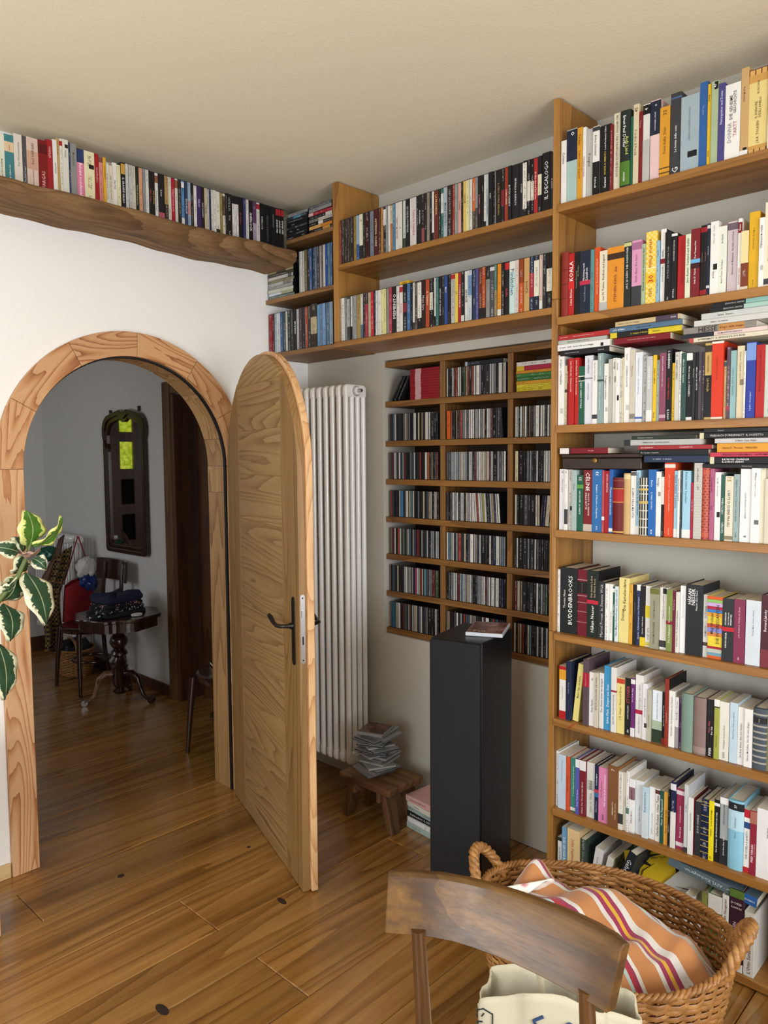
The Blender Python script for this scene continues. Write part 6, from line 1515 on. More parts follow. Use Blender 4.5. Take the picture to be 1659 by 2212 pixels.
# ------------------------------------------------------------------ step stool and stacked discs
M_stool = wood('old_stool_wood','3a2412','6a4626','85603a','y',1.5,8,.65,.45,True,.5)
M_stoolz = wood('old_stool_leg','33200f','5c3c20','755230','z',1.5,8,.65,.45,True,.5)
st = tag(empty('step_stool', (-0.235,-0.727,0)), 'small worn brown wooden step stool in front of the radiator', 'stool')
MB().box(-0.112,0.112,-0.155,0.155,0.172,0.205).build('seat', M_stool, st, bevel=0.009, bseg=3)
for s in (1,-1):
    for q in (-1,1):
        b = MB(); top = (q*0.060,s*0.095,0.171); bot = (q*0.066,s*0.137,0.0)
        ex, ey = 0.036, 0.015
        vs = [(bot[0]+a*ex*0.72,bot[1]+c*ey,0) for a,c in ((-1,-1),(1,-1),(1,1),(-1,1))]+[(top[0]+a*ex,top[1]+c*ey*1.15,0.171) for a,c in ((-1,-1),(1,-1),(1,1),(-1,1))]
        b.add(vs,[(0,3,2,1),(4,5,6,7),(0,1,5,4),(1,2,6,5),(2,3,7,6),(3,0,4,7)])
        b.build('leg', M_stoolz, st, bevel=0.003)
    MB().box(-0.10,0.10,s*0.075-0.010,s*0.075+0.010,0.125,0.171).build('cleat', M_stool, st, bevel=0.003)
z = 0.2055; rs = random.Random(8)
M_jewel2 = plain('jewel_case_clear','8e9192',0.15)
jm = MB().box(-0.071,0.071,-0.062,0.062,0,0.0100).mesh('cd_case',[M_jewel2],bevel=0.0008)
for j in range(19):
    o = put('cd_case', jm, None, (-0.225+rs.uniform(-.018,.018), -0.70+rs.uniform(-.018,.018), z), (0,0,R_(rs.choice([rs.uniform(-18,25), rs.uniform(60,105)]))))
    c = rs.choice(['c8c6be','6a6a68','2a2a2c','9a9890','b8b4a8','4a4c4e'])
    if j == 18:
        o.location = (-0.24,-0.70,z); o.rotation_euler = (0,0,R_(20))
        t = NT('red_disc_cover'); co = t.coords(rnd=False); t.base(t.ramp(t.noise(co,40,5),[(0.35,'2e2421'),(0.55,'5a4038'),(0.7,'8a4a40')])); t.rough(.2)
        MB().box(-0.058,0.068,-0.059,0.059,0.0101,0.0104).build('cover_sheet', t.m, o)
    else:
        MB().box(-0.0715,0.0715,-0.0625,0.0625,0.003,0.007).build('paper_inlay', cover(c), o)
    tag(o, '%s disc case on the stool, %s from the bottom of the pile' % ('top reddish' if j == 18 else 'clear', ordn(j+1)), 'disc case', 'disc cases piled on the stool')
    z += 0.0104
z = 0.0005
for j, (c, w, tx) in enumerate((('a9bcb4',.024,[]),('e4e4e0',.022,[]),('1c1c20',.026,[('Dell Kombrind  IL CASO',.1,.7,'d8d8d4','u',.35)]),('9fb4ae',.022,[]),('dcd6c6',.020,[('novecento',.1,.5,'5a5a50','u',.3)]),('d8a8a0',.026,[('il racconto della notte',.1,.6,'8a5a54','u',.3)]))):
    o = book('book', w, 0.215, 0.15, c, [], tx, spine_print=not tx)
    o.matrix_world = Matrix.Translation((-0.215+rs.uniform(-.006,.006),-0.862+rs.uniform(-.004,.004),z+w)) @ Matrix.Rotation(R_(-97+rs.uniform(-3,3)),4,'Z') @ Matrix.Rotation(PI/2,4,'Y')
    tag(o, '%s book in the floor pile behind the loudspeaker, %s from the bottom' % (cname(c), ordn(j+1)), 'book', 'books piled on the floor')
    z += w+0.0006
# ------------------------------------------------------------------ wicker basket with blanket
def wicker(name, c1, c2, c3):
    t = NT(name); co = t.coords((30,30,90),True); n = t.noise(co,1.0,3); co2 = t.coords((6,6,6),True); m = t.noise(co2,1.0,2)
    t.base(t.mix(m, t.ramp(n,[(0.3,c1),(0.55,c2),(0.75,c3)]), c2)); t.rough(0.45); return t.m
M_wick = wicker('willow','5a3818','9a6a36','cc9f62')
def twisted(b, path, R, r, turns, strands=3, seg=6, closed=False):
    path = [Vector(p) for p in path]; n = len(path)
    for s in range(strands):
        pts = []
        up = Vector((0,0,1))
        for i, p in enumerate(path):
            tng = (path[(i+1) % n]-path[i-1]) if closed else (path[min(i+1,n-1)]-path[max(i-1,0)])
            tng.normalize()
            a = tng.cross(up if abs(tng.z) < 0.95 else Vector((1,0,0))).normalized(); c = a.cross(tng).normalized()
            th = 2*PI*(turns*i/(n if closed else n-1)+s/strands)
            pts.append(p+a*R*math.cos(th)+c*R*math.sin(th))
        b.tube(pts, r, seg, closed=closed)
def make_basket(name, label, loc, rotz, A, B, a0, b0, H, nst, nrow, rr, handles=True, rise=0.0):
    e = tag(empty(name, loc, rotz), label, 'basket')
    def at(t, z):
        f = (z/H)**0.75
        a = a0+(A-a0)*f; c = b0+(B-b0)*f
        lift = rise*math.cos(t)**4*(z/H)
        return a*math.cos(t), c*math.sin(t), z+lift
    b = MB()
    for i in range(nst):
        t = 2*PI*i/nst
        b.tube([at(t, z) for z in (0.005,H*.3,H*.65,H)], rr*0.9, 5)
    b.build('stakes', M_wick, e, smooth=80)
    b = MB(); n = nst*3
    for k in range(nrow):
        z = 0.008+(H-0.02)*k/(nrow-1)
        pts = []
        for i in range(n):
            t = 2*PI*i/n; x, y, zz = at(t, z)
            off = rr*1.5*math.cos(PI*(i/3)+PI*k)
            L = math.hypot(x, y); pts.append((x*(1+off/L), y*(1+off/L), zz+0.002*math.sin(t*7+k)))
        b.tube(pts, rr, 5, closed=True, flat=1.4)
    b.build('weave', M_wick, e, smooth=80)
    b = MB(); n = 160
    twisted(b, [at(2*PI*i/n, H) for i in range(n)], rr*1.5, rr*1.2, 40, 3, 5, True)
    b.build('rim', M_wick, e, smooth=80)
    MB().lathe([(1,0.0),(1,0.008)],28,(0,0,0),a0,b0).build('bottom', M_wick, e)
    if handles:
        for s in (0, PI):
            b = MB(); pts = []
            for i in range(29):
                u = i/28; t = s+(u-0.5)*0.62
                x, y, z = at(t, H); k = math.sin(PI*u)
                o_ = 1+0.10*k
                pts.append((x*o_, y*o_, z-0.03+0.105*k**0.7))
            twisted(b, pts, 0.0085, 0.0085, 5, 3, 7)
            b.build('handle', M_wick, e, smooth=80)
    return e, at
bk_, bat = make_basket('wicker_basket', 'large oval wicker laundry basket holding a striped blanket', (-0.805,-2.075,0.002), R_(-78), 0.325, 0.268, 0.235, 0.185, 0.37, 40, 44, 0.0046, True, 0.03)

# striped blanket heaped in the basket
t = NT('striped_towel')
uvn = t.n('ShaderNodeTexCoord').outputs['UV']; sp_ = t.n('ShaderNodeSeparateXYZ'); t.l(uvn, sp_.inputs[0])
wob = t.noise(uvn, 3.0, 2)
v = t.math('FRACT', t.math('MULTIPLY', t.math('ADD', sp_.outputs[1], t.math('MULTIPLY', wob, 0.03)), 2.6))
rp = t.n('ShaderNodeValToRGB'); rp.color_ramp.interpolation = 'CONSTANT'
stops = [(0,'c08048'),(.19,'d8d4cc'),(.25,'96204f'),(.31,'d8a828'),(.36,'96204f'),(.42,'d8d4cc'),(.50,'c08048'),(.68,'b4ccc8'),(.76,'a81c32'),(.83,'96204f'),(.88,'e0ddd4'),(.94,'c08048')]
el = rp.color_ramp.elements
while len(el) < len(stops): el.new(0.5)
for e_, (p, c) in zip(el, stops): e_.position = p; e_.color = lin(c)
t.l(v, rp.inputs[0])
pile = t.noise(uvn, 420, 2)
t.base(t.mix(t.math('MULTIPLY', pile, 0.35), rp.outputs[0], '6a4a3a')); t.rough(0.95); t.b.inputs['Sheen Weight'].default_value = 0.4
t.bump(pile, 0.5, 0.002)
M_towel = t.m
def towel():
    n = 64; vs = []; uvs = []
    for j in range(n):
        for i in range(n):
            u = -1+2*i/(n-1); w = -1+2*j/(n-1)
            # square to disc
            x = u*math.sqrt(1-w*w/2); y = w*math.sqrt(1-u*u/2); r2 = x*x+y*y
            X = x*0.292; Y = y*0.238
            z = 0.37+0.055*(1-r2)-0.055*max(0,r2-0.55)*2
            z += 0.022*math.sin(3.2*y*2+2.0*x+0.6)*(1-0.6*r2)+0.014*math.sin(9*y-4.5*x+1)*(1-0.5*r2)+0.008*math.sin(15*y+5*x)+0.006*math.sin(21*x-9*y)*math.sin(5*y)
            z += 0.075*math.exp(-((x+0.78)**2/0.06+(y-0.35)**2/0.10))       # corner drawn up by the far handle
            z += 0.035*math.exp(-((x-0.75)**2/0.03+(y-0.45)**2/0.04))
            z += 0.02*math.exp(-((x-0.1)**2/0.3+(y+0.1)**2/0.02))
            z -= 0.03*math.exp(-((x-0.35)**2/0.25+(y-0.33)**2/0.008))
            q_ = min(1,max(0,(y-0.0)/0.9)); z -= 0.012+0.085*q_*q_*(3-2*q_)
            vs.append((X,Y,z)); uvs.append((0.5+0.5*x+0.08*math.sin(4*y), 0.5+0.5*y+0.22*x*(1-0.3*y)+0.05*math.sin(4*x+2*y)))
    fs = [(j*n+i,j*n+i+1,(j+1)*n+i+1,(j+1)*n+i) for j in range(n-1) for i in range(n-1)]
    me = bpy.data.meshes.new('blanket'); me.from_pydata(vs,[],fs)
    uv = me.uv_layers.new(name='cloth')
    for L in me.loops: uv.data[L.index].uv = uvs[L.vertex_index]
    me.polygons.foreach_set('use_smooth',[True]*len(me.polygons)); me.materials.append(M_towel)
    o = put('blanket', me, None, (-0.805,-2.075,0.002), (0,0,R_(-78)))
    m = o.modifiers.new('thickness','SOLIDIFY'); m.thickness = 0.007; m.offset = -1
    return o
tw = tag(towel(), 'orange magenta and white striped blanket heaped in the wicker basket', 'blanket')
# second cloth peeping out by the far handle
def cloth_patch(name, fn, n, m, mat, th=0.004):
    o = MB().grid(fn, n, m).build(name, mat, smooth=180)
    s = o.modifiers.new('thickness','SOLIDIFY'); s.thickness = th; return o
o = cloth_patch('patterned_cloth', lambda u, v: (-0.80-0.11*u+0.04*v, -1.815-0.09*v-0.02*math.sin(u*5), 0.372+0.045*v+0.016*math.sin(u*7+v*5)), 14, 12, leafy('floral_cloth','a81c48','e4dcd0','e8e4dc'))
tag(o, 'white and crimson floral cloth tucked beside the far basket handle', 'cloth')

# ------------------------------------------------------------------ chair in the foreground
M_chair = wood('worn_chair_wood','221407','4a3012','80591f','y',1.3,4,.42,.15,False,.35,.08)
ch = tag(empty('bistro_chair', (-1.75,-2.32,0)), 'worn brown bentwood chair with a curved back rail in the foreground', 'chair')
top = [(-1.609,-2.065),(-1.577,-2.104),(-1.55,-2.143),(-1.531,-2.186),(-1.518,-2.227),(-1.508,-2.271),(-1.502,-2.314),(-1.498,-2.347),(-1.496,-2.38),(-1.497,-2.413),(-1.502,-2.445),(-1.511,-2.470)]
bot = [(-1.631,-2.076),(-1.606,-2.110),(-1.583,-2.145),(-1.566,-2.180),(-1.555,-2.218),(-1.547,-2.258),(-1.541,-2.297),(-1.538,-2.336),(-1.537,-2.370),(-1.537,-2.403),(-1.5385,-2.434),(-1.541,-2.462)]
def rail():
    b = MB(); n = len(top); vs = []
    for i in range(n):
        j0, j1 = max(0,i-1), min(n-1,i+1)
        tx, ty = top[j1][0]-top[j0][0], top[j1][1]-top[j0][1]; L = math.hypot(tx,ty); nx, ny = -ty/L, tx/L     # pointing away from the viewer
        th = 0.024 if 0 < i < n-1 else 0.020
        zt = 0.84; zb = 0.74
        vs += [(bot[i][0],bot[i][1],zb),(top[i][0]-0.0,top[i][1],zt-0.006),(top[i][0]+nx*0.007,top[i][1]+ny*0.007,zt),(top[i][0]+nx*th,top[i][1]+ny*th,zt-0.004),(bot[i][0]+nx*th,bot[i][1]+ny*th,zb)]
    fs = [(i*5+k,(i+1)*5+k,(i+1)*5+(k+1)%5,i*5+(k+1)%5) for i in range(n-1) for k in range(5)]
    fs += [(0,1,2,3,4),tuple(n*5-5+k for k in (4,3,2,1,0))]
    b.add(vs,fs); return b
off = Vector((1.75,2.32,0))
b = rail(); b.v = [tuple(Vector(p)+off) for p in b.v]
b.build('back_rail', M_chair, ch, smooth=30, bevel=0.002)
M_chairz = wood('worn_chair_leg','26150a','452a12','6b4620','z',1.3,7,.33,.35,False,.4,.3)
for (pt, pm, pf) in (((-1.594,-2.124,0.752),(-1.575,-2.128,0.45),(-1.53,-2.10,0.0)),((-1.527,-2.420,0.752),(-1.512,-2.43,0.45),(-1.45,-2.45,0.0))):
    P = [Vector(pt)+off, (Vector(pt)+Vector(pm))/2+off, Vector(pm)+off, Vector(pf)+off]
    MB().tube(P,[0.0125,0.0145,0.017,0.012],12).build('rear_leg', M_chairz, ch, smooth=60)
for (px, py) in ((-1.98,-2.16),(-1.92,-2.50)):
    MB().tube([(px+1.75,py+2.32,0.435),(px+1.74,py+2.32,0.0)],[0.017,0.011],12).build('front_leg', M_chairz, ch, smooth=60)
MB().lathe([(0.19,0.432),(0.205,0.436),(0.21,0.447),(0.205,0.458),(0.19,0.462),(0.10,0.457),(0.001,0.455)],36,(0,0,0)).build('seat', M_chair, ch, smooth=50)
for s in (0,1):
    MB().tube([(-1.555+1.75,(-2.115 if s == 0 else -2.445)+2.32,0.22),(-1.955+1.75,(-2.16 if s == 0 else -2.49)+2.32,0.20)],0.009,8).build('stretcher', M_chairz, ch, smooth=60)

# ------------------------------------------------------------------ canvas tote bag
t = NT('cream_canvas'); co = t.coords(rnd=False); n_ = t.noise(co,9,4); w_ = t.noise(t.coords((1,1,1),False),700,1)
t.base(t.mix(n_,'b9b196','cdc6ad')); t.rough(0.9); t.bump(t.math('ADD',w_,t.math('MULTIPLY',n_,2.0)),0.35,0.004); M_canvas = t.m
tb = tag(empty('tote_bag', (-1.2,-2.17,0), R_(-62)), 'cream canvas tote bag with printed drawings standing open behind the chair', 'bag')
def bag_shell(u, v, inset=0.0):
    a = 2*PI*u
    z = 0.005+0.455*v
    k = 0.6+0.4*math.sin(min(1,v*1.6)*PI/2)
    ex = 0.165*k*(1+0.05*math.sin(3*a+2*v)); ey = 0.068*k*(1+0.12*math.sin(2*a+1.0))
    c, s = math.cos(a), math.sin(a)
    x = ex*math.copysign(abs(c)**0.75,c); y = ey*math.copysign(abs(s)**0.75,s)
    f = 0.005*math.sin(9*a+5*v)+0.003*math.sin(17*a-7*v)+0.007*math.sin(5*a+9*v)
    L = math.hypot(x,y)+1e-6
    x *= 1+(f-inset)/L; y *= 1+(f-inset)/L
    zr = z + (-0.008*math.sin(a)-0.045*max(0,-c)**2-0.02*max(0,c)**3+0.010*math.sin(3*a+0.5)+0.006*math.sin(7*a))*v**3
    return (x,y,zr)
b = MB().grid(lambda u, v: bag_shell(u, v), 72, 26, closed_u=True)
o = b.build('body', M_canvas, tb, smooth=180); m_ = o.modifiers.new('thickness','SOLIDIFY'); m_.thickness = 0.003
MB().lathe([(0.9,0),(1.0,0.006)],24,(0,0,0.002),0.09,0.038).build('bottom', M_canvas, tb)
for pts in ([(-0.055,0.055,0.455),(-0.05,0.058,0.475),(-0.042,0.045,0.478),(-0.03,0.02,0.45),(-0.022,0.0,0.41),(-0.02,-0.01,0.36)],
            [(0.03,0.055,0.45),(0.04,0.055,0.47),(0.05,0.04,0.465),(0.06,0.01,0.42),(0.065,-0.01,0.37)]):
    MB().tube(pts,0.013,8,flat=0.2).build('strap', M_canvas, tb, smooth=60)
MB().lathe([(1,0),(0.9,0.03),(0.4,0.05),(0.01,0.055)],24,(0,0,0.33),0.125,0.045).build('contents', plain('dark_cloth','14130f',.9), tb, smooth=60)
M_ink = plain('print_ink','23262a',.8)
def on_bag(u, v, e=0.0035):
    p = Vector(bag_shell(u, v)); return (p.x*(1+e/math.hypot(p.x,p.y)), p.y*(1+e/math.hypot(p.x,p.y)), p.z)
def bag_line(pts, r=0.0022):
    b = MB(); b.tube([on_bag(u,v) for u,v in pts], r, 5); return b
b = MB()
for pts in ([(.565,.86),(.575,.91),(.595,.94),(.62,.94),(.64,.91),(.645,.86),(.63,.825),(.605,.82),(.58,.83),(.565,.86)],
            [(.59,.90),(.595,.915)],[(.618,.90),(.622,.915)],[(.585,.87),(.595,.868),(.605,.872),(.62,.87)],[(.585,.848),(.60,.842),(.62,.846)]):
    b.tube([on_bag(u,v) for u,v in pts],0.0016,5)
b.build('face_drawing', M_ink, tb)
b = MB()
for k in range(10):
    u = .56+.010*k; b.tube([on_bag(u,.785+.002*k),on_bag(u+.002,.803+.002*k)],0.0014,4)
b.build('lettering', M_ink, tb)
MB().tube([on_bag(.53,.82,.003),on_bag(.54,.85,.003),on_bag(.55,.82,.003)],[.003,.009,.003],6,flat=.3).build('green_patch', plain('ink_green','2f6a4a',.8), tb)
b = MB()
for pts in ([(.735,.84),(.73,.88),(.742,.90)],[(.765,.84),(.76,.87),(.768,.895),(.782,.89),(.784,.85),(.765,.84)],[(.80,.845),(.802,.89)]):
    b.tube([on_bag(u,v) for u,v in pts],0.0035,5)
b.build('blue_lettering', plain('ink_blue','27406a',.8), tb)

# ------------------------------------------------------------------ rubber plant on a stand
stnd = tag(empty('plant_stand', (-1.888,-0.215,0)), 'small wooden stand with a stone top at the left edge', 'stand')
MB().box(-0.19,0.19,-0.16,0.16,0.435,0.46).build('top', plain('grey_stone_top','9a978e',.5,noise=.12,nscale=40), stnd, bevel=0.008, bseg=3)
for sx in (-1,1):
    for sy in (-1,1):
        MB().box(sx*0.162-0.018,sx*0.162+0.018,sy*0.132-0.018,sy*0.132+0.018,0,0.4345).build('leg', M_larchz, stnd, bevel=0.003)
for sy in (-1,1): MB().box(-0.143,0.143,sy*0.132-0.01,sy*0.132+0.01,0.36,0.434).build('apron', M_larchx, stnd, bevel=0.002)
for sx in (-1,1): MB().box(sx*0.162-0.01,sx*0.162+0.01,-0.113,0.113,0.36,0.434).build('apron', M_larchx, stnd, bevel=0.002)
def leaf_mat(name, g1, g2, m1, m2, edge):
    t = NT(name); uv = t.n('ShaderNodeTexCoord').outputs['UV']; s = t.n('ShaderNodeSeparateXYZ'); t.l(uv, s.inputs[0])
    oi = t.n('ShaderNodeObjectInfo').outputs['Random']
    mp = t.n('ShaderNodeVectorMath', operation='ADD'); t.l(uv, mp.inputs[0]); cx = t.n('ShaderNodeCombineXYZ'); t.l(t.math('MULTIPLY',oi,31.0), cx.inputs[0]); t.l(cx.outputs[0], mp.inputs[1])
    mpp = t.n('ShaderNodeMapping'); mpp.inputs['Scale'].default_value = (5,1.6,1); t.l(mp.outputs[0], mpp.inputs[0])
    n = t.noise(mpp.outputs[0], 2.2, 5, 0.65)
    d = t.math('ABSOLUTE', t.math('MULTIPLY', t.math('SUBTRACT', s.outputs[1], 0.5), 2.0))
    e = t.math('ADD', d, t.math('MULTIPLY', t.math('SUBTRACT', n, 0.5), 1.1))
    f = t.math('GREATER_THAN', e, edge)
    gr = t.mix(t.noise(mpp.outputs[0], 9, 3), g1, g2); cr = t.mix(n, m1, m2)
    vein = t.math('LESS_THAN', d, 0.035)
    c = t.mix(f, gr, cr); c = t.mix(t.math('MULTIPLY', vein, 0.7), c, 'c8d0a0')
    t.base(c); t.rough(0.28); t.b.inputs['Coat Weight'].default_value = 0.3
    rib = t.math('SINE', t.math('MULTIPLY', t.math('ADD', s.outputs[0], t.math('MULTIPLY', d, 0.08)), 160))
    t.bump(rib, 0.12, 0.001)
    return t.m
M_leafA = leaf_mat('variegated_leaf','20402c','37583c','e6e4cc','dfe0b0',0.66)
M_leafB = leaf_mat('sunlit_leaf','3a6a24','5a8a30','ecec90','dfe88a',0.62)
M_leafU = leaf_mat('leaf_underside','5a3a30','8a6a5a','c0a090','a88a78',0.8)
pl = tag(empty('rubber_plant', (-1.885,-0.25,0.461)), 'variegated rubber plant with cream-edged leaves at the left edge', 'plant')
MB().lathe([(0.085,0),(0.10,0.02),(0.125,0.17),(0.13,0.19),(0.118,0.19),(0.112,0.165),(0.001,0.165)],28).build('pot', plain('terracotta','a8623e',.8,noise=.12), pl, smooth=40)
M_stem = plain('green_brown_stem','5a6a34',.5,noise=.2)
def W_(p): return Vector(p)-Vector((-1.885,-0.25,0.461))
nodes = [(-1.885,-0.25,0.62),(-1.86,-0.36,0.85),(-1.80,-0.45,1.02),(-1.727,-0.50,1.15),(-1.655,-0.50,1.235),(-1.63,-0.50,1.285),(-1.613,-0.50,1.335)]
MB().tube([W_(p) for p in nodes],[0.011,0.010,0.009,0.0085,0.008,0.0065,0.005],10).build('stem', M_stem, pl, smooth=60)
MB().tube([W_((-1.86,-0.36,0.85)),W_((-1.88,-0.36,0.98)),W_((-1.90,-0.34,1.1))],[0.008,0.007,0.005],8).build('stem', M_stem, pl, smooth=60)
def leaf(base, tip, width, mat, nrm=(0.35,-0.93,0.1), fold=0.25, droop=0.02, twist=0.0):
    width *= 1.32; base, tip = Vector(base), Vector(tip); ax = tip-base; L = ax.length; ax.normalize()
    n = Vector(nrm); n = (n-ax*n.dot(ax)).normalized(); sd = ax.cross(n).normalized()
    if twist: n, sd = n*math.cos(twist)+sd*math.sin(twist), sd*math.cos(twist)-n*math.sin(twist)
    nu, nv = 17, 9; vs = []; uvs = []
    for i in range(nu):
        u = i/(nu-1); w = width/2*(math.sin(PI*min(1,u**0.85))**0.75)*(1 if u < .9 else 1-(u-.9)*3)
        for j in range(nv):
            v = -1+2*j/(nv-1)
            p = base+ax*L*u+sd*w*v+n*(abs(v)*w*fold-droop*math.sin(PI*u)*-1+0.006*math.sin(u*14+v*3)*abs(v)-0.01*v*v)
            vs.append(W_(p)); uvs.append((u,0.5+0.5*v))
    fs = [(i*nv+j,i*nv+j+1,(i+1)*nv+j+1,(i+1)*nv+j) for i in range(nu-1) for j in range(nv-1)]
    me = bpy.data.meshes.new('leaf'); me.from_pydata(vs,[],fs); uv = me.uv_layers.new(name='leaf')
    for q in me.loops: uv.data[q.index].uv = uvs[q.vertex_index]
    me.polygons.foreach_set('use_smooth',[True]*len(me.polygons)); me.materials.append(mat)
    o = put('leaf', me, pl); s = o.modifiers.new('thickness','SOLIDIFY'); s.thickness = 0.0012
    return o
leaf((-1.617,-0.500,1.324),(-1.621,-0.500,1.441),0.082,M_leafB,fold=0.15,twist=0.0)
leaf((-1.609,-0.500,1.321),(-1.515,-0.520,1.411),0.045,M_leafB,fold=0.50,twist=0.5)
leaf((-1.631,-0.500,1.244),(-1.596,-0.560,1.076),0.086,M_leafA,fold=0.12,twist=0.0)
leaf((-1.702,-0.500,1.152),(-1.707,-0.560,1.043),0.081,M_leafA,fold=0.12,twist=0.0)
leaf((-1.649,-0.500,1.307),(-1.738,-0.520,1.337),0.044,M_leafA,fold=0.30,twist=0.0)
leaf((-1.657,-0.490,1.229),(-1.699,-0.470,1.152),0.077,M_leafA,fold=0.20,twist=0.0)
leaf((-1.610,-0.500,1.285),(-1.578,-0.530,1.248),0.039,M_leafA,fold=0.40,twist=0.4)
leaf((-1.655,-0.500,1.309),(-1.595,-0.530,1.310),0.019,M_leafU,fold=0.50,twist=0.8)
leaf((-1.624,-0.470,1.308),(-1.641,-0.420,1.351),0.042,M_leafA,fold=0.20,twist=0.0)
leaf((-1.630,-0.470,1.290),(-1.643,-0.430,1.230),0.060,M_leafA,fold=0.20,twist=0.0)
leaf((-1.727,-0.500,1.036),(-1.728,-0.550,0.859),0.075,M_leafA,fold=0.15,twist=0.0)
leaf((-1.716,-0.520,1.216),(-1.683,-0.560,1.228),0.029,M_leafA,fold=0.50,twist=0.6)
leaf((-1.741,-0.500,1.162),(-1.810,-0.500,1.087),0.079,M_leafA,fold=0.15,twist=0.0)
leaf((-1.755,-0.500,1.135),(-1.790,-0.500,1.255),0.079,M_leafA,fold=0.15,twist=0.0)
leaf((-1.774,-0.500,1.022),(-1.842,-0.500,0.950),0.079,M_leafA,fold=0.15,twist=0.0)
# ------------------------------------------------------------------
# ------------------------------------------------------------------ things in the hall
M_gloss = wood('polished_dark_wood','120803','28130a','3a1e10','z',1.2,8,.22,.35,True,.25,.5,.08)
mr = tag(empty('wall_mirror', (HX,2.015,1.43)), 'tall narrow mirror in a dark carved wooden frame on the hall wall', 'mirror')
def mir_outline(i_):
    a, t, b = 0.292-i_, 0.50-i_, -0.50+i_
    pts = [(-a+0.03,b),(a-0.03,b),(a-0.008,b+0.01),(a,b+0.03),(a,t-0.22),(a-0.004,t-0.20),(a+0.012,t-0.16),(a+0.012,t-0.10),(a-0.01,t-0.05),(a-0.05,t-0.018),(a-0.12,t),(a-0.19,t+0.012)]
    if i_ < 0.02: pts += [(0.05,t+0.02),(0.012,t+0.004),(-0.012,t+0.004),(-0.05,t+0.02)]
    else: pts += [(0.06,t+0.008),(0.02,t-0.012),(-0.02,t-0.012),(-0.06,t+0.008)]
    k = len(pts)
    left = [(-p[0],p[1]) for p in reversed(pts[2:12])]
    return pts[:12]+pts[12:]+left
def ring(outer, inner, x0, x1):
    n = len(outer); b = MB()
    b.add([(x0,)+p for p in outer]+[(x0,)+p for p in inner]+[(x1,)+p for p in outer]+[(x1,)+p for p in inner],
          [(i,(i+1)%n,n+(i+1)%n,n+i) for i in range(n)]+[(2*n+i,3*n+i,3*n+(i+1)%n,2*n+(i+1)%n) for i in range(n)]+
          [(i,2*n+i,2*n+(i+1)%n,(i+1)%n) for i in range(n)]+[(n+i,n+(i+1)%n,3*n+(i+1)%n,3*n+i) for i in range(n)])
    return b
o1, o2, o3 = mir_outline(0.0), mir_outline(0.03), mir_outline(0.055)
ring(o1,o2,-0.036,-0.001).build('outer_frame', M_gloss, mr, bevel=0.004)
ring(o2,o3,-0.026,-0.001).build('inner_frame', M_gloss, mr, bevel=0.003)
t = NT('old_mirror'); t.b.inputs['Metallic'].default_value = 1.0; t.rough(0.03); co = t.coords(rnd=False); t.base(t.mix(t.noise(co,6,3),'b8bab8','cfd0ce'))
b = MB(); b.add([(-0.012,)+p for p in o3],[tuple(range(len(o3)-1,-1,-1))]); b.build('glass', t.m, mr)
MB().box(-0.02,-0.004,-0.21,-0.20,0.50,0.535).build('hook', M_gloss, mr)
MB().box(-0.02,-0.004,0.20,0.21,0.50,0.525).build('hook', M_gloss, mr)

tt = tag(empty('pedestal_table', (-0.235,1.665,0)), 'small dark pedestal table with a scalloped top in the hall', 'table')
def scallop(r, k=1.0):
    pts = []
    for i in range(72):
        a = 2*PI*i/72
        pts.append((r*(1+0.045*k*math.cos(8*a+0.4)+0.02*k*math.cos(16*a))*math.cos(a), r*(1+0.045*k*math.cos(8*a+0.4)+0.02*k*math.cos(16*a))*math.sin(a)))
    return pts
MB().prism(scallop(0.265), 0.568, 0.592).build('top', M_gloss, tt, bevel=0.006, bseg=2)
MB().prism(scallop(0.245,0.8), 0.508, 0.5675).build('apron', M_gloss, tt)
prof = [(0.040,0.06),(0.05,0.075),(0.028,0.09),(0.045,0.12),(0.05,0.14),(0.05,0.23),(0.058,0.24),(0.045,0.255),(0.05,0.27),(0.038,0.285),(0.03,0.30),(0.055,0.32),(0.05,0.34),(0.032,0.355),(0.045,0.37),(0.06,0.40),(0.055,0.425),(0.036,0.45),(0.042,0.49),(0.06,0.507)]
MB().lathe(prof,20).build('pedestal', M_gloss, tt, smooth=40)
for a in (160,-58,48):
    c, s = math.cos(R_(a)), math.sin(R_(a))
    pr = [(0.045,0.19),(0.09,0.195),(0.13,0.165),(0.145,0.11),(0.165,0.055),(0.195,0.03),(0.222,0.035),(0.222,0.022)]
    MB().tube([(r*c,r*s,z) for r,z in pr],[0.028,0.028,0.024,0.019,0.016,0.016,0.019,0.017],10,flat=0.8).build('foot', wood('worn_foot_wood','2a170c','5a3a26','8a6650','z',1.4,8,.4,.4,True,.3) if a == 160 else M_gloss, tt, smooth=60)
    MB().tube([(0.225*c+0.008*s*k,0.225*s-0.008*c*k,0.022) for k in (-2,2)],0.021,14).build('scroll', M_gloss, tt, smooth=50)
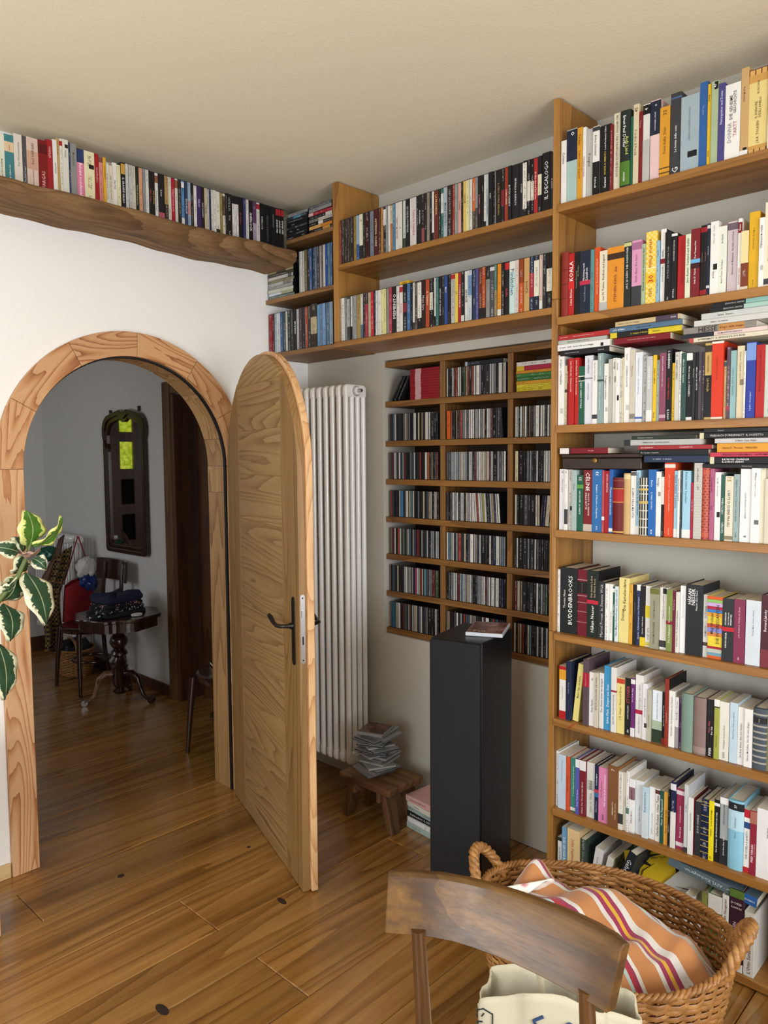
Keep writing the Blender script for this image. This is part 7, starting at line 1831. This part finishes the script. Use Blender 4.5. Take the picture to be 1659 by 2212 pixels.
def folded(name, lab, cx, cy, z0, sx, sy, h, col, rot=0, mat=None, amp=0.006):
    b = MB(); n = 26
    def fn(u, v):
        a = 2*PI*u
        k = math.sin(PI*min(1,max(0,v)))**0.35 if 0 < v < 1 else 0
        c, s = math.cos(a), math.sin(a)
        ex, ey = math.copysign(abs(c)**0.4,c), math.copysign(abs(s)**0.4,s)
        kk = (0.0 if v in (0,1) else 1.0)
        w = [0.0,0.93,1.0,1.0,0.93,0.0][round(v*5)]
        zz = [0.0,0.0,0.25,0.75,1.0,1.0][round(v*5)]
        return (ex*sx*w*(1+0.05*math.sin(3*a+cx*40)), ey*sy*w*(1+0.05*math.sin(4*a)), h*zz+amp*math.sin(5*a+3*v)*zz)
    b.grid(fn, n*2, 6, closed_u=True)
    o = b.build(name, mat or plain('cloth_'+col,col,.9,noise=.15,nscale=120), smooth=50, loc=(cx,cy,z0), rot=(0,0,rot))
    return tag(o, lab, 'clothes', 'folded clothes on the hall table')
def flecks(name, base, c1, c2, sc):
    t = NT(name); co = t.coords(rnd=False); v = t.n('ShaderNodeTexVoronoi'); v.inputs['Scale'].default_value = sc; t.l(co, v.inputs['Vector'])
    f = t.math('LESS_THAN', v.outputs['Distance'], 0.38)
    t.base(t.mix(t.math('MULTIPLY', f, t.math('GREATER_THAN', t.noise(co,sc*0.3,2), 0.48)), base, t.mix(t.noise(co,sc*.5,1),c1,c2))); t.rough(.9); return t.m
zt = 0.5925
folded('folded_trousers', 'dark charcoal folded garment at the bottom of the clothes pile', -0.25,1.66,zt,0.165,0.13,0.022,'1f2124',R_(10))
folded('folded_shirt', 'black polka dot garment at the left of the clothes pile', -0.40,1.60,zt+0.0005,0.05,0.05,0.03,'0d0d0f',0.3,flecks('polka_dots','0c0c0e','e8e8e8','e8e8e8',70))
folded('folded_shirt', 'black and white patterned folded shirt in the clothes pile', -0.235,1.68,zt+0.0255,0.155,0.12,0.025,'1a1c22',R_(14),flecks('zigzag_print','14161c','dcdcdc','b8b8b8',60))
folded('folded_shirt', 'dark folded shirt printed with orange flowers in the clothes pile', -0.235,1.68,zt+0.054,0.145,0.115,0.022,'1c2030',R_(12),flecks('flower_print','161a28','d8824a','b8a8b0',55))
folded('folded_sweater', 'navy blue sweater folded on top of the clothes pile', -0.23,1.69,zt+0.080,0.15,0.115,0.045,'1d2440',R_(14),None,0.012)
o = MB().tube([(-0.36+0.03*math.cos(a),1.50+0.018*math.sin(a),zt+0.010) for a in [i*PI/8 for i in range(16)]],0.009,7,closed=True).build('white_sock', plain('white_cotton','d8d6d0',.9), smooth=80)
o.location = (0.16,-0.02,0); tag(o, 'small white rolled sock at the front of the hall table', 'sock')

def bent_chair(name, lab, loc, rotz, back=True, seat_r=0.20, zs=0.455):
    c = tag(empty(name, loc, rotz), lab, 'chair')
    MB().lathe([(seat_r-0.03,zs-0.045),(seat_r-0.006,zs-0.042),(seat_r,zs-0.02),(seat_r,zs-0.005),(seat_r-0.012,zs),(seat_r-0.03,zs-0.006),(0.001,zs-0.006)],36).build('seat', M_gloss, c, smooth=40)
    for (x, y) in ((-0.155,0.17),(-0.155,-0.17)):
        MB().tube([(x,y*0.9,zs-0.03),(x-0.012,y,zs*0.5),(x-0.02,y*1.12,0)],[0.019,0.017,0.012],10).build('front_leg', M_gloss, c, smooth=60)
    for y in (0.14,-0.14):
        P = [(0.20,y*1.05,0),(0.165,y,zs*0.5),(0.155,y,zs)]+([(0.165,y*0.95,0.65),(0.185,y*0.9,0.86)] if back else [])
        MB().tube(P,[0.012,0.016,0.017]+([0.015,0.013] if back else []),10).build('rear_leg', M_gloss, c, smooth=60)
    MB().tube([(0.125*math.cos(a),0.125*math.sin(a),0.20) for a in [i*PI/12 for i in range(24)]],0.010,8,closed=True).build('ring_stretcher', M_gloss, c, smooth=60)
    if back:
        n = 13; vs = []
        for i in range(n):
            u = -1+2*i/(n-1); y = 0.215*u; x = 0.195-0.045*u*u
            for (dx, z) in ((0,0.735),(0.012,0.885),(0.032,0.885),(0.020,0.735)): vs.append((x+dx,y,z))
        fs = [(i*4+k,(i+1)*4+k,(i+1)*4+(k+1)%4,i*4+(k+1)%4) for i in range(n-1) for k in range(4)]+[(0,1,2,3),tuple(n*4-4+k for k in (3,2,1,0))]
        MB().add(vs,fs).build('back_rail', M_gloss, c, bevel=0.004, smooth=40)
    return c
bent_chair('hall_chair', 'dark bentwood chair with a curved back rail behind the hall table', (-0.205,2.13,0), R_(0))
bent_chair('hall_chair', 'dark round seated chair just inside the arch, half hidden by the lining', (-0.215,0.40,0), R_(8), True)
o = book('book', 0.012, 0.21, 0.15, '2a2a2c', [], [], spine_print=True)
o.matrix_world = Matrix.Translation((-0.30,0.44,0.4685)) @ Matrix.Rotation(R_(-20),4,'Z') @ Matrix.Rotation(PI/2,4,'Y')
tag(o, 'dark book lying on the round chair seat inside the arch', 'book')
hb_, hat_ = make_basket('hall_basket', 'low wicker basket of clothes on the floor behind the hall chair', (-0.135,2.56,0.001), R_(80), 0.17, 0.13, 0.15, 0.11, 0.19, 26, 18, 0.0045, False)
MB().tube([(0.15*math.cos(PI*i/14),0.02,0.19+0.07*math.sin(PI*i/14)) for i in range(15)],0.011,7).build('handle', M_wick, hb_, smooth=60)
folded('folded_shirt', 'black and blue clothes heaped in the hall basket', -0.135,2.56,0.12,0.13,0.10,0.11,'101522',R_(80),flecks('blue_flecks','0d0f16','28406a','141a28',40),0.015)['group'] = 'clothes in the hall'

hr = tag(empty('hall_radiator', (-0.075,2.95,0)), 'low white column radiator on the hall wall hung with bags', 'radiator')
hs = MB()
for k in range(3): hs.tube([(-0.035+0.035*k,0,0.28),(-0.035+0.035*k,0,1.0)],0.012,8,cap=False)
hs.box(-0.05,0.05,-0.014,0.014,0.985,1.025).box(-0.05,0.05,-0.014,0.014,0.255,0.295)
hm = hs.mesh('section',[M_white_enamel],smooth=50,bevel=0.004)
for i in range(15): put('section', hm, hr, (0,-0.33+0.046*i,0))
MB().tube([(-0.005,-0.345,1.0),(-0.005,-0.40,1.0)],0.011,10).build('pipe', M_chrome, hr, smooth=50)
MB().tube([(-0.005,-0.40,1.0),(-0.005,-0.425,1.0)],[0.03,0.026],14).build('valve_knob', M_white_enamel, hr, smooth=50)
MB().tube([(-0.03,-0.345,0.99),(-0.10,-0.345,0.99)],0.016,12).build('thermostat_head', M_white_enamel, hr, smooth=50)
def hang(name, lab, cat, fn, mat, n=24, m=18, th=0.004):
    o = MB().grid(fn, n, m).build(name, mat, smooth=180); s = o.modifiers.new('thickness','SOLIDIFY'); s.thickness = th
    return tag(o, lab, cat)
M_leather = plain('brown_leather','5a3a20',.5,noise=.25,nscale=30)
b = MB()
def jacket(u, v):
    a = 2*PI*u
    w = 0.022+0.085*min(1,max(0,(v-0.22)*1.7))**1.2
    cx = -0.205-0.13*v; cz = 1.03-0.43*v
    return (cx+w*math.cos(a)*(1+0.12*math.sin(6*a)), 2.555+0.04*math.sin(a)*(0.4+v)+0.008*math.sin(9*a), cz+0.02*math.cos(a))
b.grid(jacket, 30, 20, closed_u=True); b.add([(-0.335,2.555,0.60)],[])
o = b.build('leather_bag', M_leather, smooth=180); tag(o, 'brown leather bag hanging from the hall radiator', 'bag')
t = NT('checked_scarf'); co = t.coords((1,1,1),False); ck = t.n('ShaderNodeTexChecker'); ck.inputs['Scale'].default_value = 60; t.l(co, ck.inputs[0]); t.base(t.mix(ck.outputs['Fac'],'14120f','7a6034')); t.rough(.95)
hang('checked_scarf', 'brown checked scarf hanging below the leather bag in the hall', 'scarf', lambda u, v: (-0.365+0.13*u-0.02*v+0.012*math.sin(v*9)+0.19*max(0,0.4-v), 2.50+0.014*math.sin(u*12+v*3), 0.88-0.66*v-0.03*u+(0.12*(1-v))*u), t.m)
red = tag(empty('red_tote', (-0.125,2.50,0)), 'red cloth tote stuffed with laundry hanging in the hall', 'bag')
M_red = plain('red_cloth','8a0f1c',.85,noise=.12,nscale=200)
def rb_(u, v):
    a = 2*PI*u; k = 0.75+0.3*v
    c, s = math.cos(a), math.sin(a)
    return (0.125*k*math.copysign(abs(c)**.7,c)+0.015*v, 0.05*k*math.copysign(abs(s)**.7,s), 0.71-0.30*v+0.045*c*(1-v))
MB().grid(rb_, 36, 12, closed_u=True).build('body', M_red, red, smooth=180)
MB().tube([(0.12,-0.02,0.75),(0.07,0.0,0.87),(0.03,0.02,1.03)],0.008,6,flat=.4).tube([(-0.09,0.03,0.68),(-0.02,0.03,0.88),(0.03,0.03,1.03)],0.008,6,flat=.4).build('strap', M_red, red, smooth=60)
def lump(name, lab, cat, c, r, mat, sd=1, parent=None):
    rr = random.Random(sd); ph = [rr.uniform(0,6) for _ in range(6)]
    def fn(u, v):
        a = 2*PI*u; b_ = PI*v
        k = 1+0.12*math.sin(4*a+ph[0]+3*b_)+0.10*math.sin(7*a+ph[1])*math.sin(5*b_+ph[2])+0.06*math.sin(13*a+ph[3]+6*b_)
        return (r[0]*k*math.sin(b_)*math.cos(a), r[1]*k*math.sin(b_)*math.sin(a), r[2]*k*math.cos(b_))
    o = MB().grid(fn, 36, 20, closed_u=True).build(name, mat, parent, smooth=180, loc=c)
    return tag(o, lab, cat) if parent is None else o
lump('white_laundry', 'crumpled white laundry in the red tote bag', 'laundry', (-0.06,2.49,0.79), (0.075,0.045,0.075), plain('white_cotton','d8d6d0',.9), 2)
lump('blue_plastic_bag', 'crumpled dark blue plastic bag in the red tote', 'plastic bag', (-0.055,2.475,0.685), (0.07,0.04,0.065), plain('blue_film','17306e',.25), 3)
lump('green_plastic_bag', 'crumpled green plastic bag hanging from the hall radiator', 'plastic bag', (-0.25,2.70,0.90), (0.075,0.05,0.05), plain('green_film','0f5a44',.3), 4)
